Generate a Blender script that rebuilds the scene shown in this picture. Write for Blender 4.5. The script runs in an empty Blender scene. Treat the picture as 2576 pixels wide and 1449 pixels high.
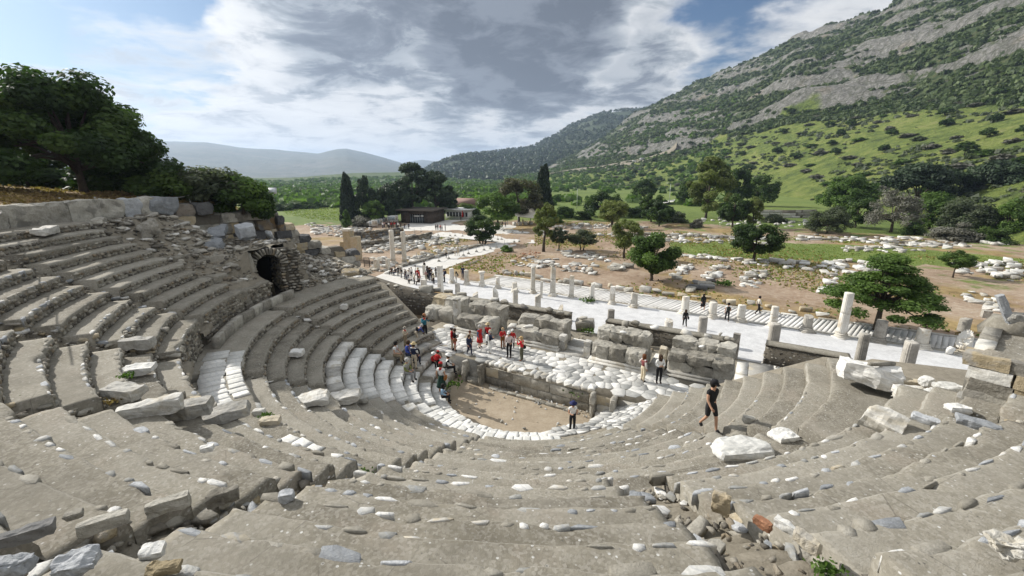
import bpy, bmesh, math, random
import numpy as np
from mathutils import Vector, Matrix, Euler, noise as mnoise
R = random.Random(7)
NR = np.random.RandomState(7)
rad = math.radians
scene = bpy.context.scene
COL = scene.collection

# ------------------------------------------------------------------ camera
FOC, PITCH, EYE = 430.0, rad(14.7), 12.4
cam = bpy.data.cameras.new('camera')
cam.sensor_width = 36.0
cam.lens = 36.0 * FOC / 1024.0
cam.clip_start = 0.05
cam.clip_end = 60000
camo = bpy.data.objects.new('camera', cam)
COL.objects.link(camo)
camo.location = (0, 0, EYE)
camo.rotation_euler = (rad(90) - PITCH, 0, 0)
scene.camera = camo

# ------------------------------------------------------------------ world, sun, exposure
SUN_AZ, SUN_EL = rad(-60), rad(32)      # azimuth from +Y towards +X of the place the sun stands
SUN_DIR = Vector((math.sin(SUN_AZ) * math.cos(SUN_EL), math.cos(SUN_AZ) * math.cos(SUN_EL), math.sin(SUN_EL)))
world = bpy.data.worlds.new('World')
scene.world = world
world.use_nodes = True
wt = world.node_tree
wt.nodes.clear()


class NT:
    """Tiny helper for building node trees."""
    def __init__(self, tree):
        self.t = tree

    def n(self, typ, **kw):
        nd = self.t.nodes.new(typ)
        for k, v in kw.items():
            if k.startswith('i_'):
                key = k[2:]
                key = int(key) if key.isdigit() else key.replace('_', ' ')
                nd.inputs[key].default_value = v
            else:
                setattr(nd, k, v)
        return nd

    def l(self, a, b):
        self.t.links.new(a, b)

    def val(self, sock, v):
        if isinstance(v, bpy.types.NodeSocket):
            self.l(v, sock)
        else:
            sock.default_value = v

    def math(self, op, a, b=0.0, c=None, clamp=False):
        nd = self.n('ShaderNodeMath', operation=op, use_clamp=clamp)
        self.val(nd.inputs[0], a)
        self.val(nd.inputs[1], b)
        if c is not None:
            self.val(nd.inputs[2], c)
        return nd.outputs[0]

    def vmath(self, op, a, b=None):
        nd = self.n('ShaderNodeVectorMath', operation=op)
        self.val(nd.inputs[0], a)
        if b is not None:
            self.val(nd.inputs[1], b)
        return nd.outputs['Value'] if op in ('DOT_PRODUCT', 'LENGTH', 'DISTANCE') else nd.outputs[0]

    def mapr(self, v, a, b, c=0.0, d=1.0, smooth=True):
        nd = self.n('ShaderNodeMapRange', interpolation_type='SMOOTHSTEP' if smooth else 'LINEAR')
        self.val(nd.inputs['Value'], v)
        for k, x in zip(('From Min', 'From Max', 'To Min', 'To Max'), (a, b, c, d)):
            nd.inputs[k].default_value = x
        return nd.outputs[0]

    def mix(self, f, a, b, mode='MIX'):
        nd = self.n('ShaderNodeMix', data_type='RGBA', blend_type=mode)
        self.val(nd.inputs[0], f)
        for i, x in ((6, a), (7, b)):
            if not isinstance(x, bpy.types.NodeSocket) and len(x) == 3:
                x = (*x, 1)
            self.val(nd.inputs[i], x)
        return nd.outputs[2]

    def noise(self, vec, scale, detail=4, rough=.55, dist=0.0, out='Fac'):
        nd = self.n('ShaderNodeTexNoise')
        if vec is not None:
            self.l(vec, nd.inputs['Vector'])
        nd.inputs['Scale'].default_value = scale
        nd.inputs['Detail'].default_value = detail
        nd.inputs['Roughness'].default_value = rough
        nd.inputs['Distortion'].default_value = dist
        return nd.outputs[out]

    def voro(self, vec, scale, feature='F1', out='Distance', rnd=1.0):
        nd = self.n('ShaderNodeTexVoronoi', feature=feature)
        if vec is not None:
            self.l(vec, nd.inputs['Vector'])
        nd.inputs['Scale'].default_value = scale
        nd.inputs['Randomness'].default_value = rnd
        return nd.outputs[out]

    def ramp(self, f, stops):
        nd = self.n('ShaderNodeValToRGB')
        cr = nd.color_ramp
        while len(cr.elements) < len(stops):
            cr.elements.new(0.5)
        for e, (p, c) in zip(cr.elements, stops):
            e.position = p
            e.color = (*c, 1) if len(c) == 3 else c
        self.val(nd.inputs[0], f)
        return nd.outputs[0]


w = NT(wt)
sky = w.n('ShaderNodeTexSky', sky_type='NISHITA', sun_disc=False)
sky.sun_elevation = SUN_EL
sky.sun_rotation = SUN_AZ
sky.altitude = 50
sky.air_density = 1.0
sky.dust_density = 1.2
tc = w.n('ShaderNodeTexCoord')
dirv = tc.outputs['Generated']
sep = w.n('ShaderNodeSeparateXYZ')
w.l(dirv, sep.inputs[0])
zc = w.math('MAXIMUM', sep.outputs[2], 0.0)
den = w.math('ADD', zc, 0.16)
cp = w.n('ShaderNodeCombineXYZ')
w.l(w.math('DIVIDE', sep.outputs[0], den), cp.inputs[0])
w.l(w.math('DIVIDE', sep.outputs[1], den), cp.inputs[1])
P2 = cp.outputs[0]


def wdir(u, v):
    x = (u / 2.5156 - 512) / FOC
    y = -(v / 2.5156 - 288) / FOC
    return Vector((x, math.cos(PITCH) + y * math.sin(PITCH), -math.sin(PITCH) + y * math.cos(PITCH))).normalized()


def blob(az, el, rr, soft):
    """1 within rr radians of a direction on the sky, falling to 0 over soft."""
    d = Vector((math.sin(az) * math.cos(el), math.cos(az) * math.cos(el), math.sin(el)))
    dd = w.vmath('DISTANCE', w.vmath('ADD', dirv, wob), tuple(d))
    return w.mapr(dd, rr, rr + soft, 1.0, 0.0)


wn = w.n('ShaderNodeTexNoise')
w.l(P2, wn.inputs['Vector'])
wn.inputs['Scale'].default_value = 1.6
wn.inputs['Detail'].default_value = 5
wob = w.vmath('MULTIPLY', w.vmath('SUBTRACT', wn.outputs['Color'], (.5, .5, .5)), (.34, .34, .34))
n1 = w.noise(P2, 1.0, 9, .58, .45)
n2 = w.noise(P2, 2.9, 9, .62, .4)
# cloud cover: even noise over the whole dome, denser in the big grey cloud, thinner in the blue gaps
dark1 = blob(rad(0), rad(17.5), .15, .12)
dark1 = w.math('MAXIMUM', dark1, w.math('MULTIPLY', blob(rad(-15), rad(20), .12, .16), .72))
dark1 = w.math('MAXIMUM', dark1, w.math('MULTIPLY', blob(rad(-6), rad(10.5), .05, .10), .5))
dark2 = w.math('MULTIPLY', blob(rad(15), rad(10.5), .055, .08), .55)
dark = w.math('MAXIMUM', dark1, dark2)
gap = w.math('MAXIMUM', blob(rad(-41), rad(14.0), .09, .15), blob(rad(23), rad(18.0), .06, .11))
gap = w.math('MAXIMUM', gap, w.math('MULTIPLY', blob(rad(-35), rad(12.5), .06, .08), .95))
gap = w.math('MAXIMUM', gap, w.math('MULTIPLY', blob(rad(16.5), rad(18.5), .02, .08), .8))
cov = w.math('ADD', n1, w.math('MULTIPLY', w.math('SUBTRACT', n2, .5), .62))
cov = w.math('ADD', cov, w.math('MULTIPLY', dark, .30))
banks = w.math('MAXIMUM', blob(rad(-38), rad(5), .10, .14), w.math('MULTIPLY', blob(rad(-22), rad(8), .09, .12), .9))
banks = w.math('MAXIMUM', banks, w.math('MULTIPLY', blob(rad(16), rad(13.5), .07, .10), .8))
cov = w.math('ADD', cov, w.math('MULTIPLY', banks, .24))
cov = w.math('SUBTRACT', cov, w.math('MULTIPLY', gap, .38))
alpha = w.mapr(cov, .20, .50)
# relief of the cloud: thick parts go grey, thin rims shine
rel = w.math('ADD', w.math('MULTIPLY', w.mapr(n2, .42, .66), .34), w.math('MULTIPLY', w.mapr(n1, .48, .70), .14))
thick = w.math('ADD', w.math('MULTIPLY', dark, w.math('ADD', .66, w.math('MULTIPLY', w.mapr(n2, .38, .6), .34))), w.math('MULTIPLY', rel, w.math('SUBTRACT', 1.0, w.math('MULTIPLY', dark, .7))), clamp=True)
ccol = w.ramp(thick, [(0.0, (10.4, 10.5, 10.6)), (.22, (8.8, 9.0, 9.3)), (.42, (5.6, 6.1, 6.7)), (.66, (3.0, 3.4, 4.1)), (1.0, (1.7, 2.0, 2.55))])
sd = w.math('MAXIMUM', w.vmath('DOT_PRODUCT', dirv, tuple(SUN_DIR)), 0.0)
glow = w.math('ADD', .94, w.math('MULTIPLY', w.math('POWER', sd, 6.0), .30))
cs = w.n('ShaderNodeVectorMath', operation='SCALE')
w.l(ccol, cs.inputs[0]); w.l(glow, cs.inputs['Scale'])
skyb = w.n('ShaderNodeVectorMath', operation='MULTIPLY')
w.l(sky.outputs[0], skyb.inputs[0]); skyb.inputs[1].default_value = (.56, .74, .93)
mixed = w.mix(alpha, skyb.outputs[0], cs.outputs[0])
# pale air towards the horizon
hor = w.mapr(sep.outputs[2], -.02, .13, 1.0, 0.0)
mixed = w.mix(w.math('MULTIPLY', hor, .62), mixed, (6.0, 6.6, 7.3, 1))
bg = w.n('ShaderNodeBackground')
w.l(mixed, bg.inputs[0])
bg.inputs[1].default_value = 0.072
wo = w.n('ShaderNodeOutputWorld')
w.l(bg.outputs[0], wo.inputs[0])
world.cycles.sampling_method = 'MANUAL'
world.cycles.sample_map_resolution = 512

sunl = bpy.data.lights.new('sun', 'SUN')
sunl.energy = 5.0
sunl.angle = rad(0.6)
sunl.color = (1.0, .955, .88)
suno = bpy.data.objects.new('sun', sunl)
COL.objects.link(suno)
suno.location = (0, 0, 80)
suno.rotation_euler = SUN_DIR.to_track_quat('Z', 'Y').to_euler()

scene.render.engine = 'CYCLES'
scene.cycles.use_denoising = True
scene.cycles.max_bounces = 5
scene.cycles.diffuse_bounces = 2
scene.cycles.glossy_bounces = 1
scene.cycles.transmission_bounces = 3
scene.cycles.transparent_max_bounces = 4
scene.cycles.volume_bounces = 0
scene.cycles.caustics_reflective = False
scene.cycles.caustics_refractive = False
scene.view_settings.view_transform = 'Standard'
scene.view_settings.look = 'None'
scene.view_settings.exposure = 0.3
scene.view_settings.gamma = 1.0
scene.view_settings.use_curve_mapping = False

# ------------------------------------------------------------------ plan of the place
AX = rad(30)
UX, UY = math.cos(AX), -math.sin(AX)     # along the stage and the stoa
NX, NY = math.sin(AX), math.cos(AX)      # from the seats over the stage to the square
CX, CY = -10.6 * UX + 20.3 * NX, -10.6 * UY + 20.3 * NY   # centre of the orchestra


def un(u, n, z=0.0):
    return Vector((u * UX + n * NX, u * UY + n * NY, z))


def pol(r, th, z=0.0):
    t = rad(th)
    a, b = math.sin(t) * r, -math.cos(t) * r
    return Vector((CX + a * UX + b * NX, CY + a * UY + b * NY, z))


def to_un(p):
    return p[0] * UX + p[1] * UY, p[0] * NX + p[1] * NY


def to_pol(p):
    dx, dy = p[0] - CX, p[1] - CY
    return math.hypot(dx, dy), math.degrees(math.atan2(dx * UX + dy * UY, -(dx * NX + dy * NY)))


def at(u, v, z):
    """The point of the level z that stands at a place measured in the photograph (2576 wide)."""
    d = wdir(u, v)
    return Vector((0, 0, EYE)) + d * ((z - EYE) / d.z)


def onN(u, v, n):
    d = wdir(u, v)
    t = n / (d.x * NX + d.y * NY)
    return Vector((0, 0, EYE)) + d * t


def depth(p):
    return p[1] * math.cos(PITCH) - (p[2] - EYE) * math.sin(PITCH)


def pxm(px, p):
    """Metres of px photograph pixels (2576 wide) at the point p."""
    return px / 2.5156 / FOC * depth(p)


def high(p, v):
    lo, hi = 0.0, 40.0
    for _ in range(40):
        m = (lo + hi) / 2
        q = Vector((p[0], p[1], p[2] + m))
        y = (q.y * math.sin(PITCH) + (q.z - EYE) * math.cos(PITCH)) / depth(q)
        if (288 - y * FOC) * 2.5156 > v:
            lo = m
        else:
            hi = m
    return lo


def rowL(k):
    return 4.9 + .733 * k, .6 + .37 * k


def rowU(k):
    return 15.4 + .68 * k, 6.45 + .37 * k


def cone(u, v, tier='L'):
    d = wdir(u, v)
    prev = None
    t = 2.0
    while t < 70:
        p = Vector((0, 0, EYE)) + d * t
        r, th = to_pol(p)
        z0 = .6 + .37 * (r - 4.9) / .733 if tier == 'L' else 6.45 + .37 * (r - 15.4) / .68
        if p.z <= z0:
            k = (r - 4.9) / .733 if tier == 'L' else (r - 15.4) / .68
            return r, th, p.z, k
        t += .02


DZ = 5.04      # level of the walk between the two tiers
STAGE = 1.4
ST = -0.6      # level of the stoa and of the square


def crop(x0, y0, k):
    return lambda a, b: ((a / k + x0) * .63889, (b / k + y0) * .63889)
# ------------------------------------------------------------------ materials
def newmat(name):
    m = bpy.data.materials.new(name)
    m.use_nodes = True
    t = NT(m.node_tree)
    bsdf = m.node_tree.nodes['Principled BSDF']
    bsdf.inputs['Specular IOR Level'].default_value = .25
    bsdf.inputs['Roughness'].default_value = .9
    return m, t, bsdf


def stone(name, cols, scale=1.0, bump=.4, rough=.92, var=.35, veins=0.0, patch=None, chips=0.0, warm=None, pebble=0.0):
    """A weathered stone. cols: dark, middle, light. var: difference from piece to piece."""
    m, t, b = newmat(name)
    geo = t.n('ShaderNodeNewGeometry')
    pos = geo.outputs['Position']
    oi = t.n('ShaderNodeObjectInfo')
    at_ = t.n('ShaderNodeAttribute', attribute_name='tint')
    rnd = t.math('FRACT', t.math('ADD', oi.outputs['Random'], t.math('MULTIPLY', at_.outputs['Fac'], 7.31)))
    a = t.noise(pos, 1.7 * scale, 6, .62)
    f = t.noise(pos, 9.0 * scale, 5, .65)
    v = t.math('ADD', t.math('MULTIPLY', a, .55), t.math('MULTIPLY', f, .45))
    v = t.math('ADD', v, t.math('MULTIPLY', t.math('SUBTRACT', rnd, .5), var))
    col = t.ramp(v, [(.28, cols[0]), (.5, cols[1]), (.74, cols[2])])
    if warm is not None:
        wm = t.mapr(t.math('FRACT', t.math('MULTIPLY', rnd, 13.7)), .62, .95)
        col = t.mix(t.math('MULTIPLY', wm, t.mapr(t.noise(pos, 1.3 * scale, 3), .35, .6)), col, warm)
    if patch is not None:
        pm = t.mapr(t.noise(pos, 1.1 * scale, 5, .6, .4), .52, .66)
        col = t.mix(t.math('MULTIPLY', pm, .75), col, patch)
    if veins:
        vv = t.n('ShaderNodeTexWave', wave_type='BANDS', bands_direction='DIAGONAL')
        t.l(pos, vv.inputs['Vector'])
        vv.inputs['Scale'].default_value = 1.6 * scale
        vv.inputs['Distortion'].default_value = 9
        vv.inputs['Detail'].default_value = 4
        col = t.mix(t.math('MULTIPLY', t.mapr(vv.outputs['Fac'], .75, 1.0), veins), col, (.30, .32, .35))
    if chips:
        ch = t.voro(pos, 16.0 * scale, 'F1', 'Distance')
        cr = t.voro(pos, 16.0 * scale, 'F1', 'Color')
        sx = t.n('ShaderNodeSeparateColor')
        t.l(cr, sx.inputs[0])
        msk = t.math('MULTIPLY', t.mapr(ch, .16, .26, 1, 0), t.mapr(sx.outputs[0], .80, .88))
        col = t.mix(t.math('MULTIPLY', msk, chips), col, (.62, .62, .60))
        msk2 = t.math('MULTIPLY', t.mapr(ch, .12, .2, 1, 0), t.mapr(sx.outputs[1], .86, .93))
        col = t.mix(t.math('MULTIPLY', msk2, chips), col, (.10, .095, .085))
    if pebble:
        pc = t.voro(pos, 34.0 * scale, 'F1', 'Color')
        sp2 = t.n('ShaderNodeSeparateColor')
        t.l(pc, sp2.inputs[0])
        col = t.mix(t.math('MULTIPLY', t.math('SUBTRACT', sp2.outputs[2], .5), pebble, None, True), col, (.42, .40, .36))
        col = t.mix(t.math('MULTIPLY', t.math('SUBTRACT', .42, sp2.outputs[2]), pebble * .9, None, True), col, (.13, .12, .10))
        big_ = t.mapr(t.noise(pos, .55, 4, .6), .42, .60)
        col = t.mix(t.math('MULTIPLY', big_, .34), col, (.31, .292, .25))
        st_ = t.mapr(t.noise(pos, .38, 7, .68, .6), .50, .66)
        col = t.mix(t.math('MULTIPLY', st_, .42), col, (.13, .118, .092))
        sl_ = t.mapr(t.noise(pos, 2.6, 7, .75, .3), .56, .70)
        col = t.mix(t.math('MULTIPLY', sl_, .40), col, (.37, .35, .305))
        crk = t.voro(pos, 1.1, 'DISTANCE_TO_EDGE', 'Distance')
        ck = t.math('MULTIPLY', t.mapr(crk, 0.0, .012, 1, 0), t.mapr(t.noise(pos, 1.7, 3), .5, .62))
        col = t.mix(t.math('MULTIPLY', ck, .55), col, (.10, .09, .075))
    t.l(col, b.inputs['Base Color'])
    b.inputs['Roughness'].default_value = rough
    bm_ = t.n('ShaderNodeBump')
    bm_.inputs['Strength'].default_value = bump
    bm_.inputs['Distance'].default_value = .06
    h = t.math('ADD', t.noise(pos, 14 * scale, 6, .7), t.math('MULTIPLY', t.noise(pos, 45 * scale, 3, .6), .35))
    if pebble:
        h = t.math('ADD', t.math('MULTIPLY', t.noise(pos, 7, 8, .75),  .55), t.math('MULTIPLY', t.noise(pos, 60, 4, .7), .5))
    t.l(h, bm_.inputs['Height'])
    t.l(bm_.outputs[0], b.inputs['Normal'])
    return m


M = {}
M['concrete'] = stone('seat_mortar', [(.125, .112, .086), (.23, .211, .168), (.325, .302, .252)], .8, .55, var=.30, chips=.9, pebble=.8,
                      patch=(.255, .225, .18))
M['nose'] = stone('worn_nose_mortar', [(.19, .176, .145), (.29, .272, .23), (.40, .38, .335)], 2.0, .6, var=.25)
M['pavestone'] = stone('crazy_paving', [(.30, .30, .285), (.46, .455, .43), (.63, .62, .59)], 1.8, .45, .8, var=.7, veins=.25)
M['rubble'] = stone('rubble_stone', [(.11, .10, .085), (.235, .215, .18), (.40, .375, .32)], 1.6, .6, var=.6, warm=(.26, .21, .145))
M['mortar'] = stone('wall_mortar', [(.085, .075, .06), (.14, .125, .10), (.20, .18, .15)], 2, .8, var=.05)
M['edge'] = stone('edge_stone', [(.26, .26, .245), (.46, .455, .43), (.68, .67, .64)], 2.2, .5, var=.8, veins=.35, warm=(.42, .37, .28))
M['marble'] = stone('white_marble', [(.44, .44, .415), (.62, .612, .58), (.76, .75, .715)], 1.4, .35, .7, var=.28, veins=.22)
M['oldmarble'] = stone('weathered_marble', [(.28, .27, .245), (.49, .475, .435), (.67, .655, .61)], 1.4, .5, .85, var=.45, patch=(.40, .36, .28), veins=.15)
M['block'] = stone('grey_block', [(.17, .157, .13), (.35, .33, .285), (.55, .527, .465)], 1.5, .8, var=.30, patch=(.20, .19, .17))
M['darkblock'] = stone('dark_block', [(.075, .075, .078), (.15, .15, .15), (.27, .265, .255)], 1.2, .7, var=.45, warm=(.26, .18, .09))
M['ochre'] = stone('ochre_block', [(.33, .27, .17), (.46, .385, .265), (.57, .51, .40)], 1.5, .8, var=.5, patch=(.36, .35, .33))
M['bluestone'] = stone('blue_grey_stone', [(.22, .232, .245), (.36, .375, .39), (.55, .565, .58)], 2.4, .7, var=.4, veins=.4)
M['column'] = stone('column_marble', [(.40, .375, .32), (.60, .57, .51), (.74, .72, .67)], 1.2, .3, .8, var=.3, patch=(.46, .39, .28))
M['darkcolumn'] = stone('grey_column_marble', [(.20, .185, .16), (.36, .34, .30), (.54, .51, .46)], 1.2, .35, .8, var=.3, patch=(.19, .18, .165))
M['paving'] = stone('pale_paving', [(.40, .40, .405), (.56, .562, .565), (.69, .69, .69)], .7, .35, .85, var=.16)
M['slab'] = stone('aisle_slab', [(.44, .43, .41), (.56, .55, .53), (.66, .65, .63)], 1.1, .3, .85, var=.22)
M['joint'] = stone('joint_earth', [(.15, .132, .10), (.235, .21, .165), (.34, .31, .255)], 2.5, .6, var=.05)
M['sand'] = stone('orchestra_earth', [(.22, .175, .125), (.315, .26, .19), (.41, .35, .27)], .9, .35, var=.03, chips=.25)
M['pale_earth'] = stone('pale_paved_earth', [(.46, .445, .41), (.575, .56, .525), (.67, .66, .63)], .5, .3, var=.03)
M['dark'] = stone('dark_earth', [(.02, .018, .015), (.035, .03, .026), (.05, .045, .04)], 2, .5, var=.05)  # near-black colour stands in for the shade inside the vaulted passage
M['drygrass'] = stone('dry_grass_ground', [(.13, .085, .04), (.27, .18, .085), (.40, .29, .14)], 2.2, .9, var=.05)
M['terracotta'] = stone('terracotta', [(.27, .13, .075), (.40, .22, .13), (.52, .36, .26)], 2, .5, var=.4)


def plain(name, col, rough=.7, metal=0.0, noise_amt=.25, scale=6.0):
    m, t, b = newmat(name)
    geo = t.n('ShaderNodeTexCoord')
    f = t.noise(geo.outputs['Object'], scale, 4, .6)
    lo = tuple(c * (1 - noise_amt) for c in col)
    hi = tuple(min(1, c * (1 + noise_amt)) for c in col)
    t.l(t.ramp(f, [(.3, lo), (.7, hi)]), b.inputs['Base Color'])
    b.inputs['Roughness'].default_value = rough
    b.inputs['Metallic'].default_value = metal
    return m


_pm = {}


def cloth(col):
    key = tuple(round(c, 3) for c in col)
    if key not in _pm:
        _pm[key] = plain('cloth_%d' % len(_pm), col, .85, 0, .22, 9.0)
    return _pm[key]


def leafmat(name, c0, c1, c2, trans=.35):
    m, t, b = newmat(name)
    at_ = t.n('ShaderNodeAttribute', attribute_name='tint')
    oi = t.n('ShaderNodeObjectInfo')
    f = t.math('ADD', t.math('MULTIPLY', at_.outputs['Fac'], .8), t.math('MULTIPLY', oi.outputs['Random'], .2))
    col = t.ramp(f, [(.1, c0), (.5, c1), (.92, c2)])
    t.l(col, b.inputs['Base Color'])
    b.inputs['Roughness'].default_value = .6
    b.inputs['Specular IOR Level'].default_value = .3
    tr = t.n('ShaderNodeBsdfTranslucent')
    tb = t.n('ShaderNodeVectorMath', operation='MULTIPLY')
    t.l(col, tb.inputs[0])
    tb.inputs[1].default_value = (1.25, 1.5, .7)
    t.l(tb.outputs[0], tr.inputs['Color'])
    mx = t.n('ShaderNodeMixShader')
    mx.inputs[0].default_value = trans
    t.l(b.outputs[0], mx.inputs[1])
    t.l(tr.outputs[0], mx.inputs[2])
    t.l(mx.outputs[0], m.node_tree.nodes['Material Output'].inputs['Surface'])
    return m


L = {}
L['dark'] = leafmat('dark_leaf', (.018, .038, .010), (.042, .078, .018), (.09, .14, .030))
L['mid'] = leafmat('green_leaf', (.035, .066, .014), (.075, .13, .026), (.135, .21, .045))
L['bright'] = leafmat('bright_leaf', (.05, .09, .018), (.095, .165, .028), (.15, .235, .05))
L['olive'] = leafmat('olive_leaf', (.045, .058, .032), (.085, .105, .06), (.14, .16, .10))
L['feather'] = leafmat('feathery_leaf', (.07, .09, .022), (.14, .17, .045), (.22, .245, .08))
L['pine'] = leafmat('pine_needle', (.014, .028, .012), (.03, .052, .022), (.055, .085, .038), .15)
L['cypress'] = leafmat('cypress_needle', (.008, .017, .008), (.017, .032, .014), (.03, .05, .022), .1)
L['brown'] = leafmat('brownish_leaf', (.05, .05, .022), (.10, .095, .05), (.17, .155, .10))
L['grey'] = leafmat('grey_twig', (.085, .085, .065), (.15, .145, .12), (.22, .215, .185), .15)
L['scrub'] = leafmat('scrub_leaf', (.028, .046, .016), (.062, .092, .030), (.11, .145, .05), .2)
L['grass'] = leafmat('grass_blade', (.10, .14, .03), (.17, .22, .05), (.26, .28, .09), .3)
L['straw'] = leafmat('straw_blade', (.15, .10, .04), (.27, .19, .08), (.40, .30, .14), .25)
M['bark'] = stone('bark', [(.035, .028, .02), (.075, .06, .045), (.13, .11, .085)], 3, .8, var=.2)
# ------------------------------------------------------------------ building blocks
def mesh(name, verts, faces, mat=None, smooth=False, tint=None):
    me = bpy.data.meshes.new(name)
    verts = np.asarray(verts, dtype=np.float32).reshape(-1, 3)
    me.vertices.add(len(verts))
    me.vertices.foreach_set('co', verts.ravel())
    if isinstance(faces, np.ndarray):
        k = faces.shape[1]
        nf = len(faces)
        me.loops.add(nf * k)
        me.loops.foreach_set('vertex_index', faces.ravel().astype(np.int32))
        me.polygons.add(nf)
        me.polygons.foreach_set('loop_start', np.arange(0, nf * k, k, dtype=np.int32))
    else:
        nf = len(faces)
        ls = np.fromiter((len(f) for f in faces), dtype=np.int32, count=nf)
        flat = np.fromiter((i for f in faces for i in f), dtype=np.int32)
        me.loops.add(len(flat))
        me.loops.foreach_set('vertex_index', flat)
        me.polygons.add(nf)
        st = np.zeros(nf, dtype=np.int32)
        st[1:] = np.cumsum(ls)[:-1]
        me.polygons.foreach_set('loop_start', st)
    if smooth:
        me.polygons.foreach_set('use_smooth', np.ones(nf, dtype=bool))
    if tint is not None:
        a = me.attributes.new('tint', 'FLOAT', 'FACE')
        a.data.foreach_set('value', np.asarray(tint, dtype=np.float32))
    me.update(calc_edges=True)
    me.validate()
    if mat is not None:
        me.materials.append(mat)
    return me


def link(name, data, parent=None, loc=None, rot=None, scl=None, mat=None):
    o = bpy.data.objects.new(name, data)
    COL.objects.link(o)
    if parent is not None:
        o.parent = parent
    if loc is not None:
        o.location = loc
    if rot is not None:
        o.rotation_euler = rot
    if scl is not None:
        o.scale = scl
    if mat is not None and data is not None and len(o.material_slots):
        o.material_slots[0].link = 'OBJECT'
        o.material_slots[0].material = mat
    return o


def tag(o, label, cat, group=None, kind=None):
    if label:
        o['label'] = label
    if cat:
        o['category'] = cat
    if group:
        o['group'] = group
    if kind:
        o['kind'] = kind
    return o


def empty(name, loc, rz=0.0):
    o = bpy.data.objects.new(name, None)
    COL.objects.link(o)
    o.location = loc
    o.rotation_euler = (0, 0, rz)
    o.empty_display_size = .2
    return o


def copy_tree(src, parent=None):
    c = src.copy()
    COL.objects.link(c)
    c.parent = parent
    for ch in list(src.children):
        copy_tree(ch, c)
    return c


def fbm(x, y, z, o=4):
    return mnoise.fractal(Vector((x, y, z)), 1.0, 2.0, o, noise_basis='PERLIN_ORIGINAL')


def hull(pts):
    bm = bmesh.new()
    for p in pts:
        bm.verts.new(p)
    r = bmesh.ops.convex_hull(bm, input=bm.verts)
    bmesh.ops.delete(bm, geom=[g for g in r['geom_interior'] if isinstance(g, bmesh.types.BMVert)], context='VERTS')
    bmesh.ops.triangulate(bm, faces=bm.faces)
    bm.normal_update()
    bm.verts.index_update()
    v = np.array([q.co[:] for q in bm.verts])
    f = np.array([[q.index for q in fc.verts] for fc in bm.faces], dtype=np.int32)
    bm.free()
    return v, f


def unit_rock(flat=1.0, n=13, power=5.5):
    """An irregular stone in the box -.5..+.5."""
    pts = []
    for _ in range(n):
        d = Vector((R.gauss(0, 1), R.gauss(0, 1), R.gauss(0, 1))).normalized()
        k = (abs(d.x) ** power + abs(d.y) ** power + abs(d.z) ** power) ** (-1 / power)
        d = d * k * R.uniform(.82, 1.0) * .5
        pts.append((d.x, d.y, d.z * flat))
    return hull(pts)


def unit_block(ch=.07, jit=.035):
    """A squared block with worn corners in the box -.5..+.5."""
    pts = []
    for sx in (-1, 1):
        for sy in (-1, 1):
            for sz in (-1, 1):
                c = ch * R.uniform(.5, 2.2)
                j = [R.uniform(-jit, 0) for _ in range(3)]
                b = (.5 + j[0], .5 + j[1], .5 + j[2])
                for ax in range(3):
                    q = [b[i] - (c if i == ax else 0) for i in range(3)]
                    pts.append((q[0] * sx, q[1] * sy, q[2] * sz))
    return hull(pts)


ROCKS = [unit_rock() for _ in range(14)]


def unit_flag():
    """A flat broken stone with a level top and steep, ragged sides."""
    n = R.randrange(5, 9)
    a0 = R.random() * 6.28
    pts = []
    for i in range(n):
        a = a0 + (i + R.uniform(-.35, .35)) * 2 * math.pi / n
        k = (abs(math.cos(a)) ** 4 + abs(math.sin(a)) ** 4) ** -.25 * R.uniform(.62, 1.0) * .5
        x, y = math.cos(a) * k, math.sin(a) * k
        pts += [(x, y, -.5), (x * .99, y * .99, .42), (x * .90, y * .90, .5)]
    return hull(pts)


FLATS = [unit_flag() for _ in range(18)]
BLOCKS = [unit_block() for _ in range(14)]
_shared = {}


def shared(kind, i, mat):
    """Mesh data shared by alike pieces."""
    key = (kind, i, mat.name)
    if key not in _shared:
        src = {'rock': ROCKS, 'flat': FLATS, 'block': BLOCKS}[kind][i]
        _shared[key] = mesh('%s_%s' % (kind, mat.name), src[0], src[1], mat)
    return _shared[key]


def pick(kind):
    return R.randrange(len({'rock': ROCKS, 'flat': FLATS, 'block': BLOCKS}[kind]))


class Merge:
    """Many small pieces of one material in a single mesh."""
    def __init__(self):
        self.v, self.f, self.t, self.n = [], [], [], 0

    def add(self, kind, loc, rot, scl, tint=None):
        src = {'rock': ROCKS, 'flat': FLATS, 'block': BLOCKS}[kind]
        v, f = src[R.randrange(len(src))]
        m = np.array(Euler(rot).to_matrix()) * np.array(scl)[None, :]
        self.v.append(v @ m.T + np.array(loc))
        self.f.append(f + self.n)
        self.n += len(v)
        self.t.append(np.full(len(f), R.random() if tint is None else tint))

    def build(self, name, mat, parent=None):
        if not self.v:
            return None
        me = mesh(name, np.vstack(self.v), np.vstack(self.f), mat, False, np.concatenate(self.t))
        return link(name, me, parent)


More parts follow.
